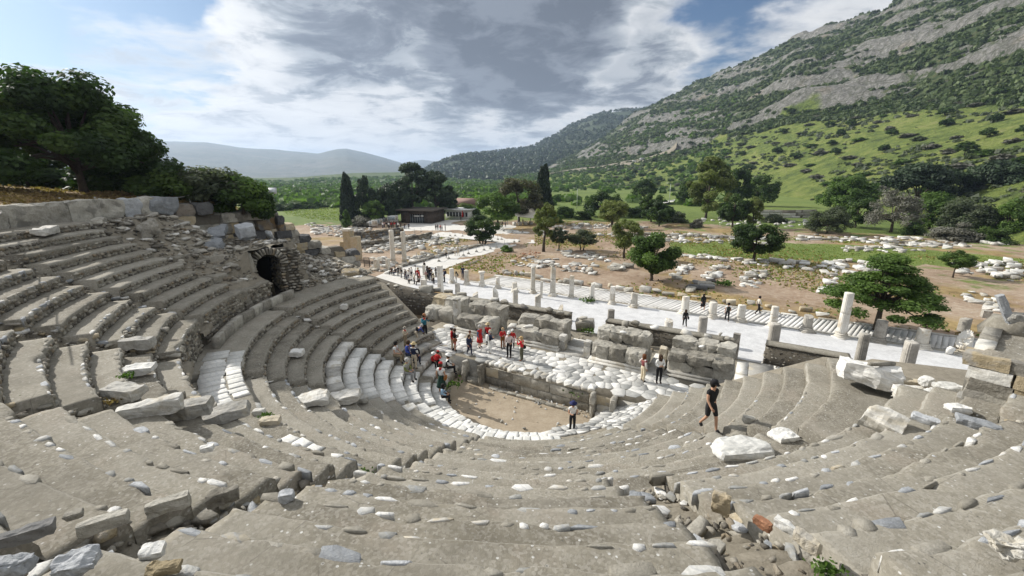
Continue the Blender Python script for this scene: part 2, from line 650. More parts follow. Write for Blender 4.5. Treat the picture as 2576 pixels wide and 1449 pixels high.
def hero(name, size, seed, mat, rough=.08, roundness=.35, cuts=7, parent=None, loc=None, rot=None, squash=None):
    """A large weathered stone with a broken, bumpy surface."""
    n = cuts + 2
    bm = bmesh.new()
    bmesh.ops.create_cube(bm, size=1.0)
    bmesh.ops.subdivide_edges(bm, edges=bm.edges[:], cuts=n, use_grid_fill=True)
    rs = random.Random(int(seed * 1000) % 99991)
    planes = []
    if rough > .025:
        for _ in range(9):
            d = Vector((rs.choice((-1, 1)) * rs.uniform(.15, 1), rs.choice((-1, 1)) * rs.uniform(.15, 1), rs.choice((-1, 1)) * rs.uniform(.15, 1))).normalized()
            sup = .5 * (abs(d.x) + abs(d.y) + abs(d.z))
            planes.append((d, sup - rs.uniform(.05, .22) * (rough / .05) ** .5))
    ms = (size[0] * size[1] * size[2]) ** (1 / 3)
    for v in bm.verts:
        p = v.co.copy()
        s = p.normalized() * .62
        q = p.lerp(s, roundness)
        for d, h in planes:
            e = q.dot(d) - h
            if e > 0:
                q = q - d * e
        u_ = Vector((p.x * size[0], p.y * size[1], p.z * size[2])) / ms
        k = fbm(u_.x * 1.5 + seed * 7.1, u_.y * 1.5 + seed, u_.z * 1.5, 5) * 1.6
        c = mnoise.cell(Vector((u_.x * 3.2 + seed, u_.y * 3.2, u_.z * 3.2)))
        dr = q.normalized()
        q = Vector((q.x * size[0], q.y * size[1], q.z * size[2]))
        v.co = q + dr * (k * rough * ms * 1.5 + (c - .5) * rough * .4 * ms)
    if squash:
        for v in bm.verts:
            squash(v.co)
    me = bpy.data.meshes.new(name)
    bm.to_mesh(me)
    bm.free()
    me.materials.append(mat)
    return link(name, me, parent, loc, rot)


def box_v(a, b):
    v = [(a[0] if i & 1 == 0 else b[0], a[1] if i & 2 == 0 else b[1], a[2] if i & 4 == 0 else b[2]) for i in range(8)]
    f = [(0, 2, 3, 1), (4, 5, 7, 6), (0, 1, 5, 4), (2, 6, 7, 3), (0, 4, 6, 2), (1, 3, 7, 5)]
    return v, f


class Raw:
    """Collects plain polygons."""
    def __init__(self):
        self.v, self.f = [], []

    def add(self, v, f, mtx=None):
        o = len(self.v)
        self.v += [tuple(mtx @ Vector(p)) if mtx else tuple(p) for p in v]
        self.f += [tuple(i + o for i in q) for q in f]
        return self

    def box(self, a, b, mtx=None):
        return self.add(*box_v(a, b), mtx=mtx)

    def tube(self, pts, rads, n=8, cap=True):
        o = len(self.v)
        pts = [Vector(p) for p in pts]
        for i, p in enumerate(pts):
            d = (pts[min(i + 1, len(pts) - 1)] - pts[max(i - 1, 0)]).normalized()
            a = d.cross(Vector((0, 0, 1)) if abs(d.z) < .9 else Vector((1, 0, 0))).normalized()
            b = d.cross(a)
            for k in range(n):
                t = k * 2 * math.pi / n
                self.v.append(tuple(p + (a * math.cos(t) + b * math.sin(t)) * rads[i]))
        for i in range(len(pts) - 1):
            for k in range(n):
                q = (k + 1) % n
                self.f.append((o + i * n + k, o + i * n + q, o + (i + 1) * n + q, o + (i + 1) * n + k))
        if cap:
            self.f.append(tuple(o + k for k in range(n))[::-1])
            self.f.append(tuple(o + (len(pts) - 1) * n + k for k in range(n)))
        return self

    def lathe(self, prof, n=24, flute=0, depth_=0.0, top=None):
        """prof: (radius, height) pairs; flute: number of grooves; top(x, y) lowers a broken top."""
        o = len(self.v)
        for r, z in prof:
            for k in range(n):
                t = k * 2 * math.pi / n
                rr = r
                if flute:
                    rr = r * (1 - depth_ * abs(math.sin(t * flute / 2)) ** .7)
                x, y = rr * math.cos(t), rr * math.sin(t)
                zz = z if top is None else min(z, top(x, y))
                self.v.append((x, y, zz))
        for i in range(len(prof) - 1):
            for k in range(n):
                q = (k + 1) % n
                self.f.append((o + i * n + k, o + i * n + q, o + (i + 1) * n + q, o + (i + 1) * n + k))
        self.f.append(tuple(o + k for k in range(n))[::-1])
        self.f.append(tuple(o + (len(prof) - 1) * n + k for k in range(n)))
        return self

    def mesh(self, name, mat, smooth=False):
        return mesh(name, self.v, self.f, mat, smooth)

    def build(self, name, mat, parent=None, loc=None, rot=None, smooth=False):
        return link(name, self.mesh(name, mat, smooth), parent, loc, rot)


def grid_obj(name, nx, ny, fn, mat, parent=None, smooth=True, kind=None):
    v = np.array([fn(i / (nx - 1), j / (ny - 1)) for j in range(ny) for i in range(nx)], dtype=np.float32)
    idx = np.arange(nx * ny).reshape(ny, nx)
    f = np.stack([idx[:-1, :-1].ravel(), idx[:-1, 1:].ravel(), idx[1:, 1:].ravel(), idx[1:, :-1].ravel()], 1)
    o = link(name, mesh(name, v, f, mat, smooth), parent)
    if kind:
        o['kind'] = kind
    return o


def leaves(pts, nrm, size, jitter=.6, tint=None, elong=1.5):
    """One quad per leaf: positions, outward directions, size."""
    n = len(pts)
    d = nrm + NR.normal(0, jitter, (n, 3))
    d /= np.linalg.norm(d, axis=1, keepdims=True) + 1e-9
    a = np.cross(d, NR.normal(0, 1, (n, 3)))
    a /= np.linalg.norm(a, axis=1, keepdims=True) + 1e-9
    b = np.cross(d, a)
    s = size * NR.uniform(.6, 1.3, (n, 1))
    a = a * s * .5 * elong
    b = b * s * .5
    bend = d * s * .15
    v = np.stack([pts - a, pts - b + bend, pts + a, pts + b + bend], 1).reshape(-1, 3)
    f = np.arange(n * 4, dtype=np.int32).reshape(n, 4)
    t = NR.uniform(0, 1, n) if tint is None else tint
    return v, f, t
# ------------------------------------------------------------------ the theatre: seats
cavea = tag(empty('stone_theatre', (CX, CY, 0)), 'semicircular stone theatre with two tiers of worn mortar and marble seat rows', 'ancient theatre')
CINV = Vector((-CX, -CY, 0))


def cl(p):
    return Vector((p[0] - CX, p[1] - CY, p[2]))


WU = [(-57, -41.8, 0, 10), (-39.2, -25, 0, 10), (-21.6, -6.2, 0, 10), (-3.6, 13.6, 0, 10), (16, 34, 0, 10), (37.8, 61.5, 0, 10), (64, 88, 0, 10)]
WL = [(-96, -63.4, 0, 12), (-61, -28.4, 0, 12), (-26, 11.4, 0, 12), (13.4, 61.5, 0, 12), (64.3, 93, 3, 12)]


def seat_row(name, r0, r1, z, zb, t0, t1, near, seed, mat, parent, wear=1.0):
    """A stretch of one row: riser, rounded worn nose, tread, and the two broken end faces."""
    rm = (r0 + r1) / 2
    ds = .13 if near else .2
    t0 += R.uniform(-.5, .5) * (.25 / rm) * 57 * wear
    t1 += R.uniform(-.5, .5) * (.25 / rm) * 57 * wear
    nt = max(6, int(rad(t1 - t0) * rm / ds))
    W_ = r1 - r0
    wr = wear * .75
    prof = [(.015, zb - .1), (.01, zb + .1), (.0, z - .10), (.012, z - .035), (.05, z - .004), (.14, z), (.30, z), (.48, z), (.62, z), (W_ + .05, z)]
    if W_ > 1.2:
        prof = prof[:6] + [(W_ * q, z) for q in (.25, .4, .55, .7, .85)] + [(W_ + .05, z)]
    dzr = R.uniform(-.025, .02) * wear * (.3 if near else 1)
    tilt = R.uniform(-.02, .02) * wear * (.4 if near else 1)
    v = []
    for i in range(nt + 1):
        th = t0 + (t1 - t0) * i / nt
        s = rad(th) * rm
        nose = (fbm(s * .55, r0 * 3.1, seed, 4) * .085 + fbm(s * 2.3, r0 * 2.1, seed + 5, 3) * .05) * wr
        chip = max(0.0, fbm(s * .9, r0 * 1.7, seed + 9, 3) - .25) * .35 * wr
        for j, (dr, zz) in enumerate(prof):
            x = dr
            if j >= 2:
                x += (nose + chip) * (1 if j < 5 else .5 if j == 5 else 0)
            k = zz
            if j >= 2:
                k += dzr + tilt * (dr / W_ - .5) + fbm(s * .8, (r0 + dr) * .9, seed, 4) * (.016 if near else .03) * wr + fbm(s * 3.3, (r0 + dr) * 3.3, seed + 2, 2) * .014 * wr
            if j in (3, 4):
                k -= chip * .5
            if j == 2:
                x += fbm(s * 4, 3.3, seed, 2) * .03
            edge_w = 0.0
            if i == 0 or i == nt:
                edge_w = fbm(r0 + dr * 4, i, seed + 3, 2) * .10 * wear
            p = pol(r0 + x, th + edge_w * 57 / rm, k)
            v.append((p.x - CX, p.y - CY, p.z))
    m_ = len(prof)
    f = []
    for i in range(nt):
        for j in range(m_ - 1):
            a = i * m_ + j
            f.append((a, a + m_, a + m_ + 1, a + 1))
    base = len(v)
    for side, i in ((0, 0), (1, nt)):
        th = t0 if side == 0 else t1
        lo = []
        for j, (dr, zz) in enumerate(prof):
            p = pol(r0 + dr + (0.03 if j == 0 else 0), th + (.35 if side == 0 else -.35) / rm * 2, zb - .55)
            lo.append(len(v))
            v.append((p.x - CX, p.y - CY, p.z))
        for j in range(m_ - 1):
            a = i * m_ + j
            q = (a, a + 1, lo[j + 1], lo[j])
            f.append(q if side == 0 else q[::-1])
    me = mesh(name, v, f, mat, False)
    me.materials.append(M['nose'])
    mi = np.zeros(len(me.polygons), dtype=np.int32)
    for i in range(nt):
        for j in (2, 3):
            mi[i * (m_ - 1) + j] = 1
    me.polygons.foreach_set('material_index', mi)
    return link(name, me, parent)


def near_w(t0, t1):
    return t1 > -24


for wi, (t0, t1, k0, k1) in enumerate(WU):
    for k in range(k0, k1 + 1):
        r0, z = rowU(k)
        r1 = rowU(k + 1)[0] if k < k1 else 24.2
        zb = DZ if k == 0 else rowU(k - 1)[1]
        b = t1
        if t0 == 64:
            b = 73 if k == 0 else 71 if k == 1 else 68.4
        seat_row('seat_row', r0, r1, z, zb, t0, b, near_w(t0, t1), wi * 13 + k, M['concrete'], cavea)
for wi, (t0, t1, k0, k1) in enumerate(WL):
    for k in range(k0, k1 + 1):
        r0, z = rowL(k)
        r1 = rowL(k + 1)[0] if k < k1 else 15.43
        if k == k1:
            z = DZ
        zb = (0.0 if k == 0 else rowL(k - 1)[1])
        drop = .10 if (t0 == -61 and k <= 7) or (k <= 2) or (t0 == -96 and k <= 3) else 0.0
        seat_row('seat_row', r0, r1, z - drop, zb - drop, t0, t1, near_w(t0, t1), 100 + wi * 13 + k, M['concrete'], cavea,
                 .45 if t0 > 60 else .8)

# eroded stumps of the first rows beside the vaulted passage
for k, a, b in ((0, -67, -57.5), (1, -66.6, -60), (2, -62.5, -58.2), (3, -65.6, -61), (4, -64.5, -60), (5, -62.5, -58.5)):
    r0, z = rowU(k)
    seat_row('seat_row', r0, r0 + .72, z - .06, rowU(k - 1)[1] if k else DZ, a, b, False, 300 + k, M['concrete'], cavea, 1.5)


def stair(tier, t0, t1, k0, k1, seed):
    """Broken stair between two wedges: two low steps to every row."""
    v, f = [], []
    nt = 7
    prof = []
    for k in range(k0, k1 + 1):
        r0, z = rowL(k) if tier == 'L' else rowU(k)
        dr = .733 if tier == 'L' else .68
        for h in (0, 1):
            rr = r0 + dr * (h * .5) - .25
            zz = z - .46 + h * .185 - .1
            prof += [(rr, zz - .17), (rr + .03, zz), (rr + dr * .25, zz + .01), (rr + dr * .48, zz)]
    for j, (r, z) in enumerate(prof):
        for i in range(nt + 1):
            th = t0 - 1.0 + (t1 - t0 + 2.0) * i / nt
            s = rad(th) * r
            p = pol(r + fbm(s * 2, r * 2, seed) * .10, th, z + fbm(s * 1.9, r * 1.9, seed + 4, 4) * .13)
            v.append((p.x - CX, p.y - CY, p.z))
    for j in range(len(prof) - 1):
        for i in range(nt):
            a = j * (nt + 1) + i
            f.append((a, a + 1, a + nt + 2, a + nt + 1))
    return link('stair', mesh('stair', v, f, M['joint'] if seed % 2 else M['concrete'], False), cavea)


GU = [(-41.8, -39.2), (-25, -21.6), (-6.2, -3.6), (13.6, 16), (34, 37.8), (61.5, 64)]
GL = [(-63.4, -61), (-28.4, -26), (11.4, 13.4), (61.5, 64.3)]
for i, (a, b) in enumerate(GU):
    stair('U', a, b, 0, 10, 11 + i * 2)
for i, (a, b) in enumerate(GL):
    stair('L', a, b, 0, 12, 40 + i * 2)

# solid fill under the rows, so that no gap shows light
v, f = [], []
prof = [(3.9, -1.6)] + [(rowL(k)[0] + .3, rowL(k)[1] - .62) for k in range(0, 13, 3)] + [(15.0, DZ - .6), (15.6, DZ - .55)] + \
       [(rowU(k)[0] + .4, rowU(k)[1] - .75) for k in range(0, 11, 3)] + [(24.5, 9.3)]
na = 80
for r, z in prof:
    for i in range(na + 1):
        th = -100 + 200 * i / na
        zz = z
        if (th < -62 or th > 69) and r > 15.2:
            zz = min(z, 4.6)
        p = pol(r, th, zz)
        v.append((p.x - CX, p.y - CY, p.z))
for j in range(len(prof) - 1):
    for i in range(na):
        a = j * (na + 1) + i
        f.append((a, a + 1, a + na + 2, a + na + 1))
link('rubble_core', mesh('rubble_core', v, f, M['joint']), cavea)

# broken ground west of the last rows
grid_obj('west_rubble', 40, 26, lambda a, b: tuple(cl(pol(15.3 + 8.5 * b, 68.5 + 33 * a, 5.75 - 1.5 * a - .05 * b * 8 + fbm(a * 7, b * 6, 4, 4) * .35 - (.75 if b == 0 else 0)))), M['joint'], cavea, False)
mg = Merge()
for _ in range(260):
    a, b = R.random(), R.random()
    s_ = R.uniform(.08, .35)
    mg.add('rock', cl(pol(15.4 + 6 * b, 69.5 + 30 * a, 5.8 - 1.5 * a - .3 * b)), (R.random(), R.random(), R.random() * 6), (s_ * 1.5, s_, s_ * .7))
mg.build('west_stones', M['oldmarble'], cavea)['kind'] = 'stuff'

# ------------------------------------------------------------------ rubble facing of the risers
cands = []
camp = Vector((0, 0, EYE))


def riser_stones(r0, zlo, zhi, t0, t1, hsize):
    h = zhi - zlo - .03
    nr = max(1, round(h / hsize))
    for j in range(nr):
        z = zlo + (j + .5) * h / nr
        th = t0 + R.random()
        while th < t1:
            wd = hsize * R.uniform(.75, 1.7)
            p = pol(r0 + .025, th, z - .02 + R.uniform(-.015, .015))
            d = (p - camp).length
            fac = Vector((p.x - CX, p.y - CY, 0)).normalized().dot((p - camp).normalized())
            cands.append((wd / d * max(0.0, fac), p, th, wd, h / nr * R.uniform(.8, 1.05)))
            th += wd * .97 / r0 * 57.3


for t0, t1, k0, k1 in WU:
    if t0 > -20:
        t1 = min(t1, -6) if t0 < -6 else t0
    for k in range(k0, k1 + 1):
        r0, z = rowU(k)
        if t1 > t0:
            riser_stones(r0, DZ + .02 if k == 0 else rowU(k - 1)[1], z - .02, t0, t1, .17)
for k, a, b in ((0, -67, -57.5), (1, -66.6, -60), (3, -65.6, -61), (4, -64.5, -60)):
    riser_stones(rowU(k)[0], DZ if k == 0 else rowU(k - 1)[1], rowU(k)[1] - .1, a, b, .2)
for t0, t1, k0, k1 in WL:
    if t0 > -27:
        continue
    for k in range(k0, k1 + 1):
        r0, z = rowL(k)
        if t0 == -61 and k <= 6:
            continue
        riser_stones(r0, 0.02 if k == 0 else rowL(k - 1)[1], z - (.12 if k < 4 else .02), t0, t1, .16 if k > 3 else .3)
cands.sort(key=lambda c: -c[0])
mg = Merge()
for i, (sz, p, th, wd, hh) in enumerate(cands):
    rot = (R.uniform(-.08, .08), R.uniform(-.12, .12), rad(th) - AX + R.uniform(-.1, .1))
    scl = (wd, .13 + R.uniform(0, .07), hh)
    if i < 290:
        link('riser_stone', shared('rock', pick('rock'), M['rubble']), cavea, cl(p), rot, scl)
    else:
        mg.add('rock', cl(p), rot, scl)
o = mg.build('riser_rubble', M['rubble'], cavea)
o['kind'] = 'stuff'

# ------------------------------------------------------------------ flat stones let into the treads and along the noses
es = []
for t0, t1, k0, k1 in WU[1:] + WL:
    tier = 'L' if (t0, t1, k0, k1) in WL else 'U'
    for k in range(k0, k1 + 1):
        if tier == 'L' and (k < 3 or t0 < -27):
            continue
        r0, z = rowU(k) if tier == 'U' else rowL(k)
        if t0 == 64:
            t1 = 72.5 if k == 0 else 70.5 if k == 1 else 68
        dense = 1.0 if tier == 'U' else .45
        if t0 in (37.8, 16):
            dense *= 1.7 if t0 == 37.8 else 1.2
        if tier == 'L' and t0 > 60:
            dense = .12
        th = t0
        run = 0
        while th < t1:
            if run <= 0 and R.random() < .30 * dense:
                run = R.randrange(3, 10)
            if run > 0 or R.random() < .03 * dense:
                big = R.random() < .12
                sx = R.uniform(.16, .5) * (1.35 if big else 1)
                sy = R.uniform(.07, .16) * (1.7 if big else 1)
                rr = r0 + R.uniform(.04, .10) if run > 0 else r0 + R.uniform(.1, .62)
                p = pol(rr, th, z - .114 + R.uniform(.0, .010))
                es.append((sx / (p - camp).length, p, th, sx, sy))
                run -= 1
                th += sx * 52 / r0
            th += R.uniform(.1, .6) * (14.0 / r0) * (1 if run > 0 else 2.4)
es.sort(key=lambda c: -c[0])
mg = [Merge(), Merge(), Merge()]
for i, (sz, p, th, sx, sy) in enumerate(es):
    rot = (R.uniform(-.025, .025), R.uniform(-.025, .025), rad(th) - AX + R.uniform(-.15, .15))
    scl = (sx, sy, .22)
    q_ = R.random()
    blue = 1 if q_ < .22 else 2 if q_ < .62 else 0
    if i < 290:
        link('edge_stone', shared('flat', pick('flat'), M[('edge', 'bluestone', 'nose')[blue]]), cavea, cl(p), rot, scl)
    else:
        mg[blue].add('flat', cl(p), rot, scl)
for g, mt in zip(mg, ('edge', 'bluestone', 'nose')):
    o = g.build('edge_rubble', M[mt], cavea)
    if o:
        o['kind'] = 'stuff'

# broken ends of the rows along the stairs: the rubble core shows
for t0, t1, k0, k1 in WU:
    for k in range(k0, k1 + 1):
        r0, z = rowU(k)
        for th, sg in ((t0, -1), (t1, 1)):
            if not -26 < th < 62.5:
                continue
            for j in range(5):
                s_ = R.uniform(.14, .30)
                p = pol(r0 + .05 + R.random() * .55, th + sg * R.uniform(-.25, .25), z - .12 - R.random() * .36)
                o = link('end_stone', shared('rock', pick('rock'), R.choice([M['rubble'], M['block'], M['edge'], M['ochre']])), cavea, cl(p), (R.uniform(-.3, .3), R.uniform(-.3, .3), rad(th) - AX + math.pi / 2 + R.uniform(-.4, .4)), (s_ * R.uniform(1.1, 1.9), s_ * .8, s_ * R.uniform(.5, .9)))

# ------------------------------------------------------------------ marble seats of the lower tier
def arc_slab(r0, r1, t0, t1, z0, z1, seed, n=4, wear=.05):
    """One marble seat block, cut along the curve, with a chipped front."""
    mid = (t0 + t1) / 2
    o_ = pol((r0 + r1) / 2, mid, z0)
    v, f = [], []
    pr = [(r0 + .05, z0), (r0, z0 + .35 * (z1 - z0)), (r0 + .012, z1 - .015), (r0 + .04, z1), ((r0 + r1) / 2, z1), (r1 - .02, z1 - .004), (r1, z0)]
    dz = [R.uniform(-.018, .018) for _ in range(2)]
    for i in range(n + 1):
        th = t0 + (t1 - t0) * i / n
        ch = max(0, fbm(th * .5, seed * 3.3, 1.7, 3)) * wear * 3 + R.uniform(-1, 1) * .012
        for j, (r, z) in enumerate(pr):
            e = ch if j in (1, 2, 3) else 0
            p = pol(r + e, th, z + (dz[0] + (dz[1] - dz[0]) * i / n if z > z0 else 0)) - o_
            v.append(tuple(p))
    m_ = len(pr)
    for i in range(n):
        for j in range(m_ - 1):
            a = i * m_ + j
            f.append((a, a + m_, a + m_ + 1, a + 1))
    f.append(tuple(range(m_)))
    f.append(tuple(n * m_ + j for j in range(m_))[::-1])
    return v, f, o_


def marble_row(k, t0, t1, ln, mat, lip=.733, gap=.008, miss=0.0, zoff=0.0):
    r0, z = rowL(k)
    th = t0
    while th < t1 - .3 * ln / r0 * 57:
        w_ = ln * R.uniform(.7, 1.35)
        t2 = min(t1, th + w_ / r0 * 57.3)
        if R.random() > miss:
            zb = (rowL(k - 1)[1] if k else 0.0) + R.uniform(.0, .02)
            sink = R.uniform(-.02, .015) + zoff
            vv, ff, oo = arc_slab(r0 - .03 + R.uniform(-.025, .02), r0 + lip - R.uniform(.02, .10), th + gap / r0 * 28, t2 - gap / r0 * 28, max(zb, z - .42), z + .015 + sink, k * 31 + th)
            link('marble_seat', mesh('marble_seat', vv, ff, mat), cavea, cl(oo))
        th = t2


for k in range(0, 8):
    marble_row(k, -60.6, -29 + (1.5 if k > 3 else 0), .62 if k > 2 else .5, M['marble'] if k < 7 else M['oldmarble'], miss=.03)
for k in range(0, 4):
    marble_row(k, -95, -64, .6, M['oldmarble'] if k != 1 else M['marble'], miss=.12)
for k in range(0, 3):
    marble_row(k, -27.5, 41, .42, M['marble'], lip=.733, miss=.03)
marble_row(3, -25, -6, .5, M['oldmarble'], miss=.25)

# irregular white paving of the lowest rows on the west side
stg = Merge()
def crazy(poly_pts, zf, mat, name, parent, shrink=.03, th=.05, off=None, local=None, maxn=295, jz=.012):
    """Irregular paving: one polygonal stone per site of poly_pts, with open joints."""
    pts = [Vector((p[0], p[1])) for p in poly_pts]
    cnt = 0
    rest = Raw()
    for i, p in enumerate(pts):
        cell = None
        nb = sorted(((q - p).length_squared, j) for j, q in enumerate(pts) if j != i and (q - p).length_squared < 6.0)[:14]
        if len(nb) < 3:
            continue
        rr = .46
        a0 = R.random()
        cell = [Vector((p.x + math.cos(a0 + a * math.pi / 3) * rr, p.y + math.sin(a0 + a * math.pi / 3) * rr)) for a in range(6)]
        for _, j in nb:
            q = pts[j]
            m_ = (p + q) / 2
            d = (q - p).normalized()
            m_ = m_ - d * shrink
            out = []
            for a, b in zip(cell, cell[1:] + cell[:1]):
                da, db = (a - m_).dot(d), (b - m_).dot(d)
                if da <= 0:
                    out.append(a)
                if (da < 0 < db) or (db < 0 < da):
                    out.append(a + (b - a) * (da / (da - db)))
            cell = out
            if len(cell) < 3:
                break
        if len(cell) < 3:
            continue
        c3 = Vector((p.x, p.y, zf(p.x, p.y)))
        tz = (R.uniform(-.008, .008), R.uniform(-.008, .008))
        hz = R.uniform(-jz, jz)
        n_ = len(cell)
        v, f = [], []
        for lvl in (0, 1, 2):
            for q in cell:
                e = q - p
                s = 1.0 if lvl < 2 else .995
                zz = zf(q.x, q.y) - c3.z
                z = zz + (-.06 if lvl == 0 else th * .92 if lvl == 1 else th) + (hz + e.x * tz[0] + e.y * tz[1] if lvl else 0)
                v.append((e.x * s, e.y * s, z))
        for a in range(n_):
            b = (a + 1) % n_
            f.append((a, b, n_ + b, n_ + a))
            f.append((n_ + a, n_ + b, 2 * n_ + b, 2 * n_ + a))
        f.append(tuple(range(2 * n_, 3 * n_)))
        q0 = c3 if local is None else c3 - local
        if cnt < maxn:
            link(name, mesh(name, v, f, mat if not isinstance(mat, list) else R.choice(mat)), parent, q0)
        else:
            rest.add(v, f, Matrix.Translation(q0))
        cnt += 1
    if rest.v:
        rest.build('small_paving', mat[0] if isinstance(mat, list) else mat, parent)['kind'] = 'stuff'
    return cnt


def poisson(test, bounds, dmin, n=4000):
    out = []
    x0, y0, x1, y1 = bounds
    for _ in range(n):
        p = (R.uniform(x0, x1), R.uniform(y0, y1))
        if not test(*p):
            continue
        dm = dmin * R.uniform(.5, 1.3)
        if all((p[0] - q[0]) ** 2 + (p[1] - q[1]) ** 2 > dm * dm for q in out):
            out.append(p)
    return out


def rim_z(x, y):
    r, th = to_pol((x, y))
    return (.62 if th < 62 else .5) + max(0, min(.86, (r - 5.0) * .5))


def rim_ok(x, y):
    r, th = to_pol((x, y))
    return 5.02 < r < (6.2 if th < 61 else 7.25 if th < 93 else 9.0) and 40 < th < 101


c0 = Vector((CX, CY, 0))
ps = poisson(rim_ok, (CX - 9, CY - 9, CX + 9, CY + 9), .30, 9000)
crazy(ps, rim_z, M['pavestone'], 'paving_stone', cavea, .012, .05, local=c0, jz=.012)
# a bed for them
grid_obj('paving_bed', 24, 12, lambda a, b: tuple(cl(pol(5.0 + 3.6 * b, 40 + 60 * a, rim_z(*pol(5.0 + 3.6 * b, 40 + 60 * a).xy) - (.02 if 40 + 60 * a < 93 else .0)))), M['joint'], cavea)
# a rising row of outer edge stones round the orchestra
th = -28
while th < 78:
    wd = R.uniform(.28, .5)
    p = pol(5.0 + R.uniform(-.07, .05), th, .26)
    link('rim_stone', shared('block', pick('block'), M['marble' if R.random() < .7 else 'oldmarble']), cavea, cl(p), (R.uniform(-.05, .05), R.uniform(-.05, .05), rad(th) - AX + R.uniform(-.12, .12)),
         (wd, R.uniform(.3, .45), R.uniform(.34, .42)))
    th += wd * 57.3 / 4.8 * .98

# white marble slabs still lying on the walk between the tiers
for (ta, tb, ra, rb, n) in ((-39, -16, 14.3, 15.15, 13), (-36, -17, 13.72, 14.28, 11), (-2.5, 3.5, 13.85, 14.6, 3)):
    for i in range(n):
        if n > 5 and R.random() < .08:
            continue
        a = ta + (tb - ta) * i / n
        b = ta + (tb - ta) * (i + 1) / n - .03
        vv, ff, oo = arc_slab(ra + R.uniform(-.05, .04), rb + R.uniform(-.06, .03), a, b, DZ - .02, DZ + .03 + R.uniform(-.008, .008), a, 3, .02)
        link('walk_slab', mesh('walk_slab', vv, ff, M['marble']), cavea, cl(oo))
# low bench at the foot of the upper tier on the far side
th = -71.0
while th < -40:
    b = th + R.uniform(3.0, 5.0)
    vv, ff, oo = arc_slab(14.72, 15.02, th, b - .06, DZ - .02, DZ + .52 + R.uniform(-.02, .02), th, 5, .01)
    link('bench_stone', mesh('bench_stone', vv, ff, M['block']), cavea, cl(oo))
    th = b
# ------------------------------------------------------------------ orchestra and stage
orch = empty('orchestra_floor', (CX, CY, 0))
orch['kind'] = 'structure'
grid_obj('earth', 60, 60, lambda a, b: ((a - .5) * 13, (b - .5) * 13, fbm(a * 6, b * 6, 3, 4) * .03 + fbm(a * 25, b * 25, 3, 2) * .012), M['sand'], orch)


mg = Merge()
for _ in range(150):
    a = R.random()
    u_, n_ = (-13.2 + a * 6.8, 20.15 - abs(R.gauss(0, .45))) if R.random() < .75 else (-10.2 + R.uniform(-3.5, 3.5), 18.5 + R.uniform(-2, 1.5))
    s_ = R.uniform(.03, .13) * (1.4 if R.random() < .15 else 1)
    mg.add('rock', un(u_, n_, s_ * .25), (R.random(), R.random(), R.random() * 6), (s_ * 1.5, s_, s_ * .8))
o = mg.build('orchestra_rubble', M['edge'])
tag(o, None, None, None, 'stuff')


def onrad(rw, wall_off=0.0):
    return rw


stage = empty('stage_floor', un(-9, 22, STAGE))
stage['kind'] = 'structure'
so = stage.location
rot_ax = Matrix.Rotation(-AX, 4, 'Z')


def stage_ok(x, y):
    u, n = to_un((x, y))
    if not (20.35 < n < 24.2 and -19.5 < u < 1.5):
        return False
    r, th = to_pol((x, y))
    if -9.2 - 1.2 < u < -9.2 + 20 and r < 4.9 and n < 20.3:
        return False
    if u > -6 and n < 20.35 + (u + 6) * .12:
        return False
    for a, b in ((-18.2, -15.4), (-14.0, -10.4), (-8.0, -4.9), (-3.6, -.3)):
        if a - .15 < u < b + .15 and n > 23.2:
            return False
    return True


b0 = un(-9, 22)
ps = poisson(stage_ok, (b0.x - 13, b0.y - 9, b0.x + 13, b0.y + 9), .36, 5000)
ps.sort(key=lambda p: Vector((p[0], p[1], STAGE - EYE)).length)
crazy(ps[:], lambda x, y: STAGE, M['pavestone'], 'paving_stone', stage, .009, .02, local=so, jz=.003)
q = [un(-20, 20.1), un(2, 20.1), un(2, 33), un(-20, 33)]
R2 = Raw()
R2.box((-11.5, -1.75, -.9), (10.5, 2.6, .004))
R2.build('paving_bed', M['joint'], stage, rot=(0, 0, -AX))
R2 = Raw()
# larger slabs in the doors
for a, b in ((-15.3, -14.1), (-10.3, -8.1), (-4.8, -3.7)):
    nn = 23.6
    while nn < 26.2:
        ln = R.uniform(.5, .9)
        h = R.uniform(.04, .06)
        Raw().box((a + 9 + .02, nn - 22, -.1), (b + 9 - .02, nn + ln - 22 - .03, h)).build('door_slab', M['oldmarble'], stage, rot=(0, 0, -AX))
        nn += ln

# front wall of the stage
pulp = tag(empty('stage_wall', un(-10, 20.2, 0)), 'low front wall of the stage with white capping stones above the earth orchestra', 'wall')
pulp.rotation_euler = (0, 0, -AX)
Raw().box((-3.5, -.02, -.3), (3.4, .5, STAGE - .2)).build('core', M['block'], pulp)
u_ = -3.5
while u_ < 3.35:
    wd = R.uniform(.28, .5)
    link('cap_stone', shared('block', pick('block'), M['oldmarble' if R.random() < .7 else 'marble']), pulp, (u_ + wd / 2, .16 + R.uniform(-.05, .04), STAGE - .1 + R.uniform(-.03, .02)), (R.uniform(-.06, .06), R.uniform(-.05, .05), R.uniform(-.06, .06)), (wd, R.uniform(.5, .62), R.uniform(.24, .3)))
    u_ += wd * .98
for cz, ch in ((.22, .5), (.78, .58)):
    u_ = -3.5
    while u_ < 3.3:
        wd = R.uniform(.7, 1.4)
        link('wall_block', shared('block', pick('block'), M['block'] if R.random() < .75 else M['ochre']), pulp, (u_ + wd / 2, .06 + R.uniform(-.03, .03), cz), (0, R.uniform(-.02, .02), R.uniform(-.02, .02)), (wd, .3, ch))
        u_ += wd
for i in range(9):
    a = -2.6 + i * .62
    link('kerb_stone', shared('block', pick('block'), M['block']), pulp, (a, -.5 - R.uniform(0, .06), .04), (0, 0, R.uniform(-.04, .04)), (.6, .22, .18))
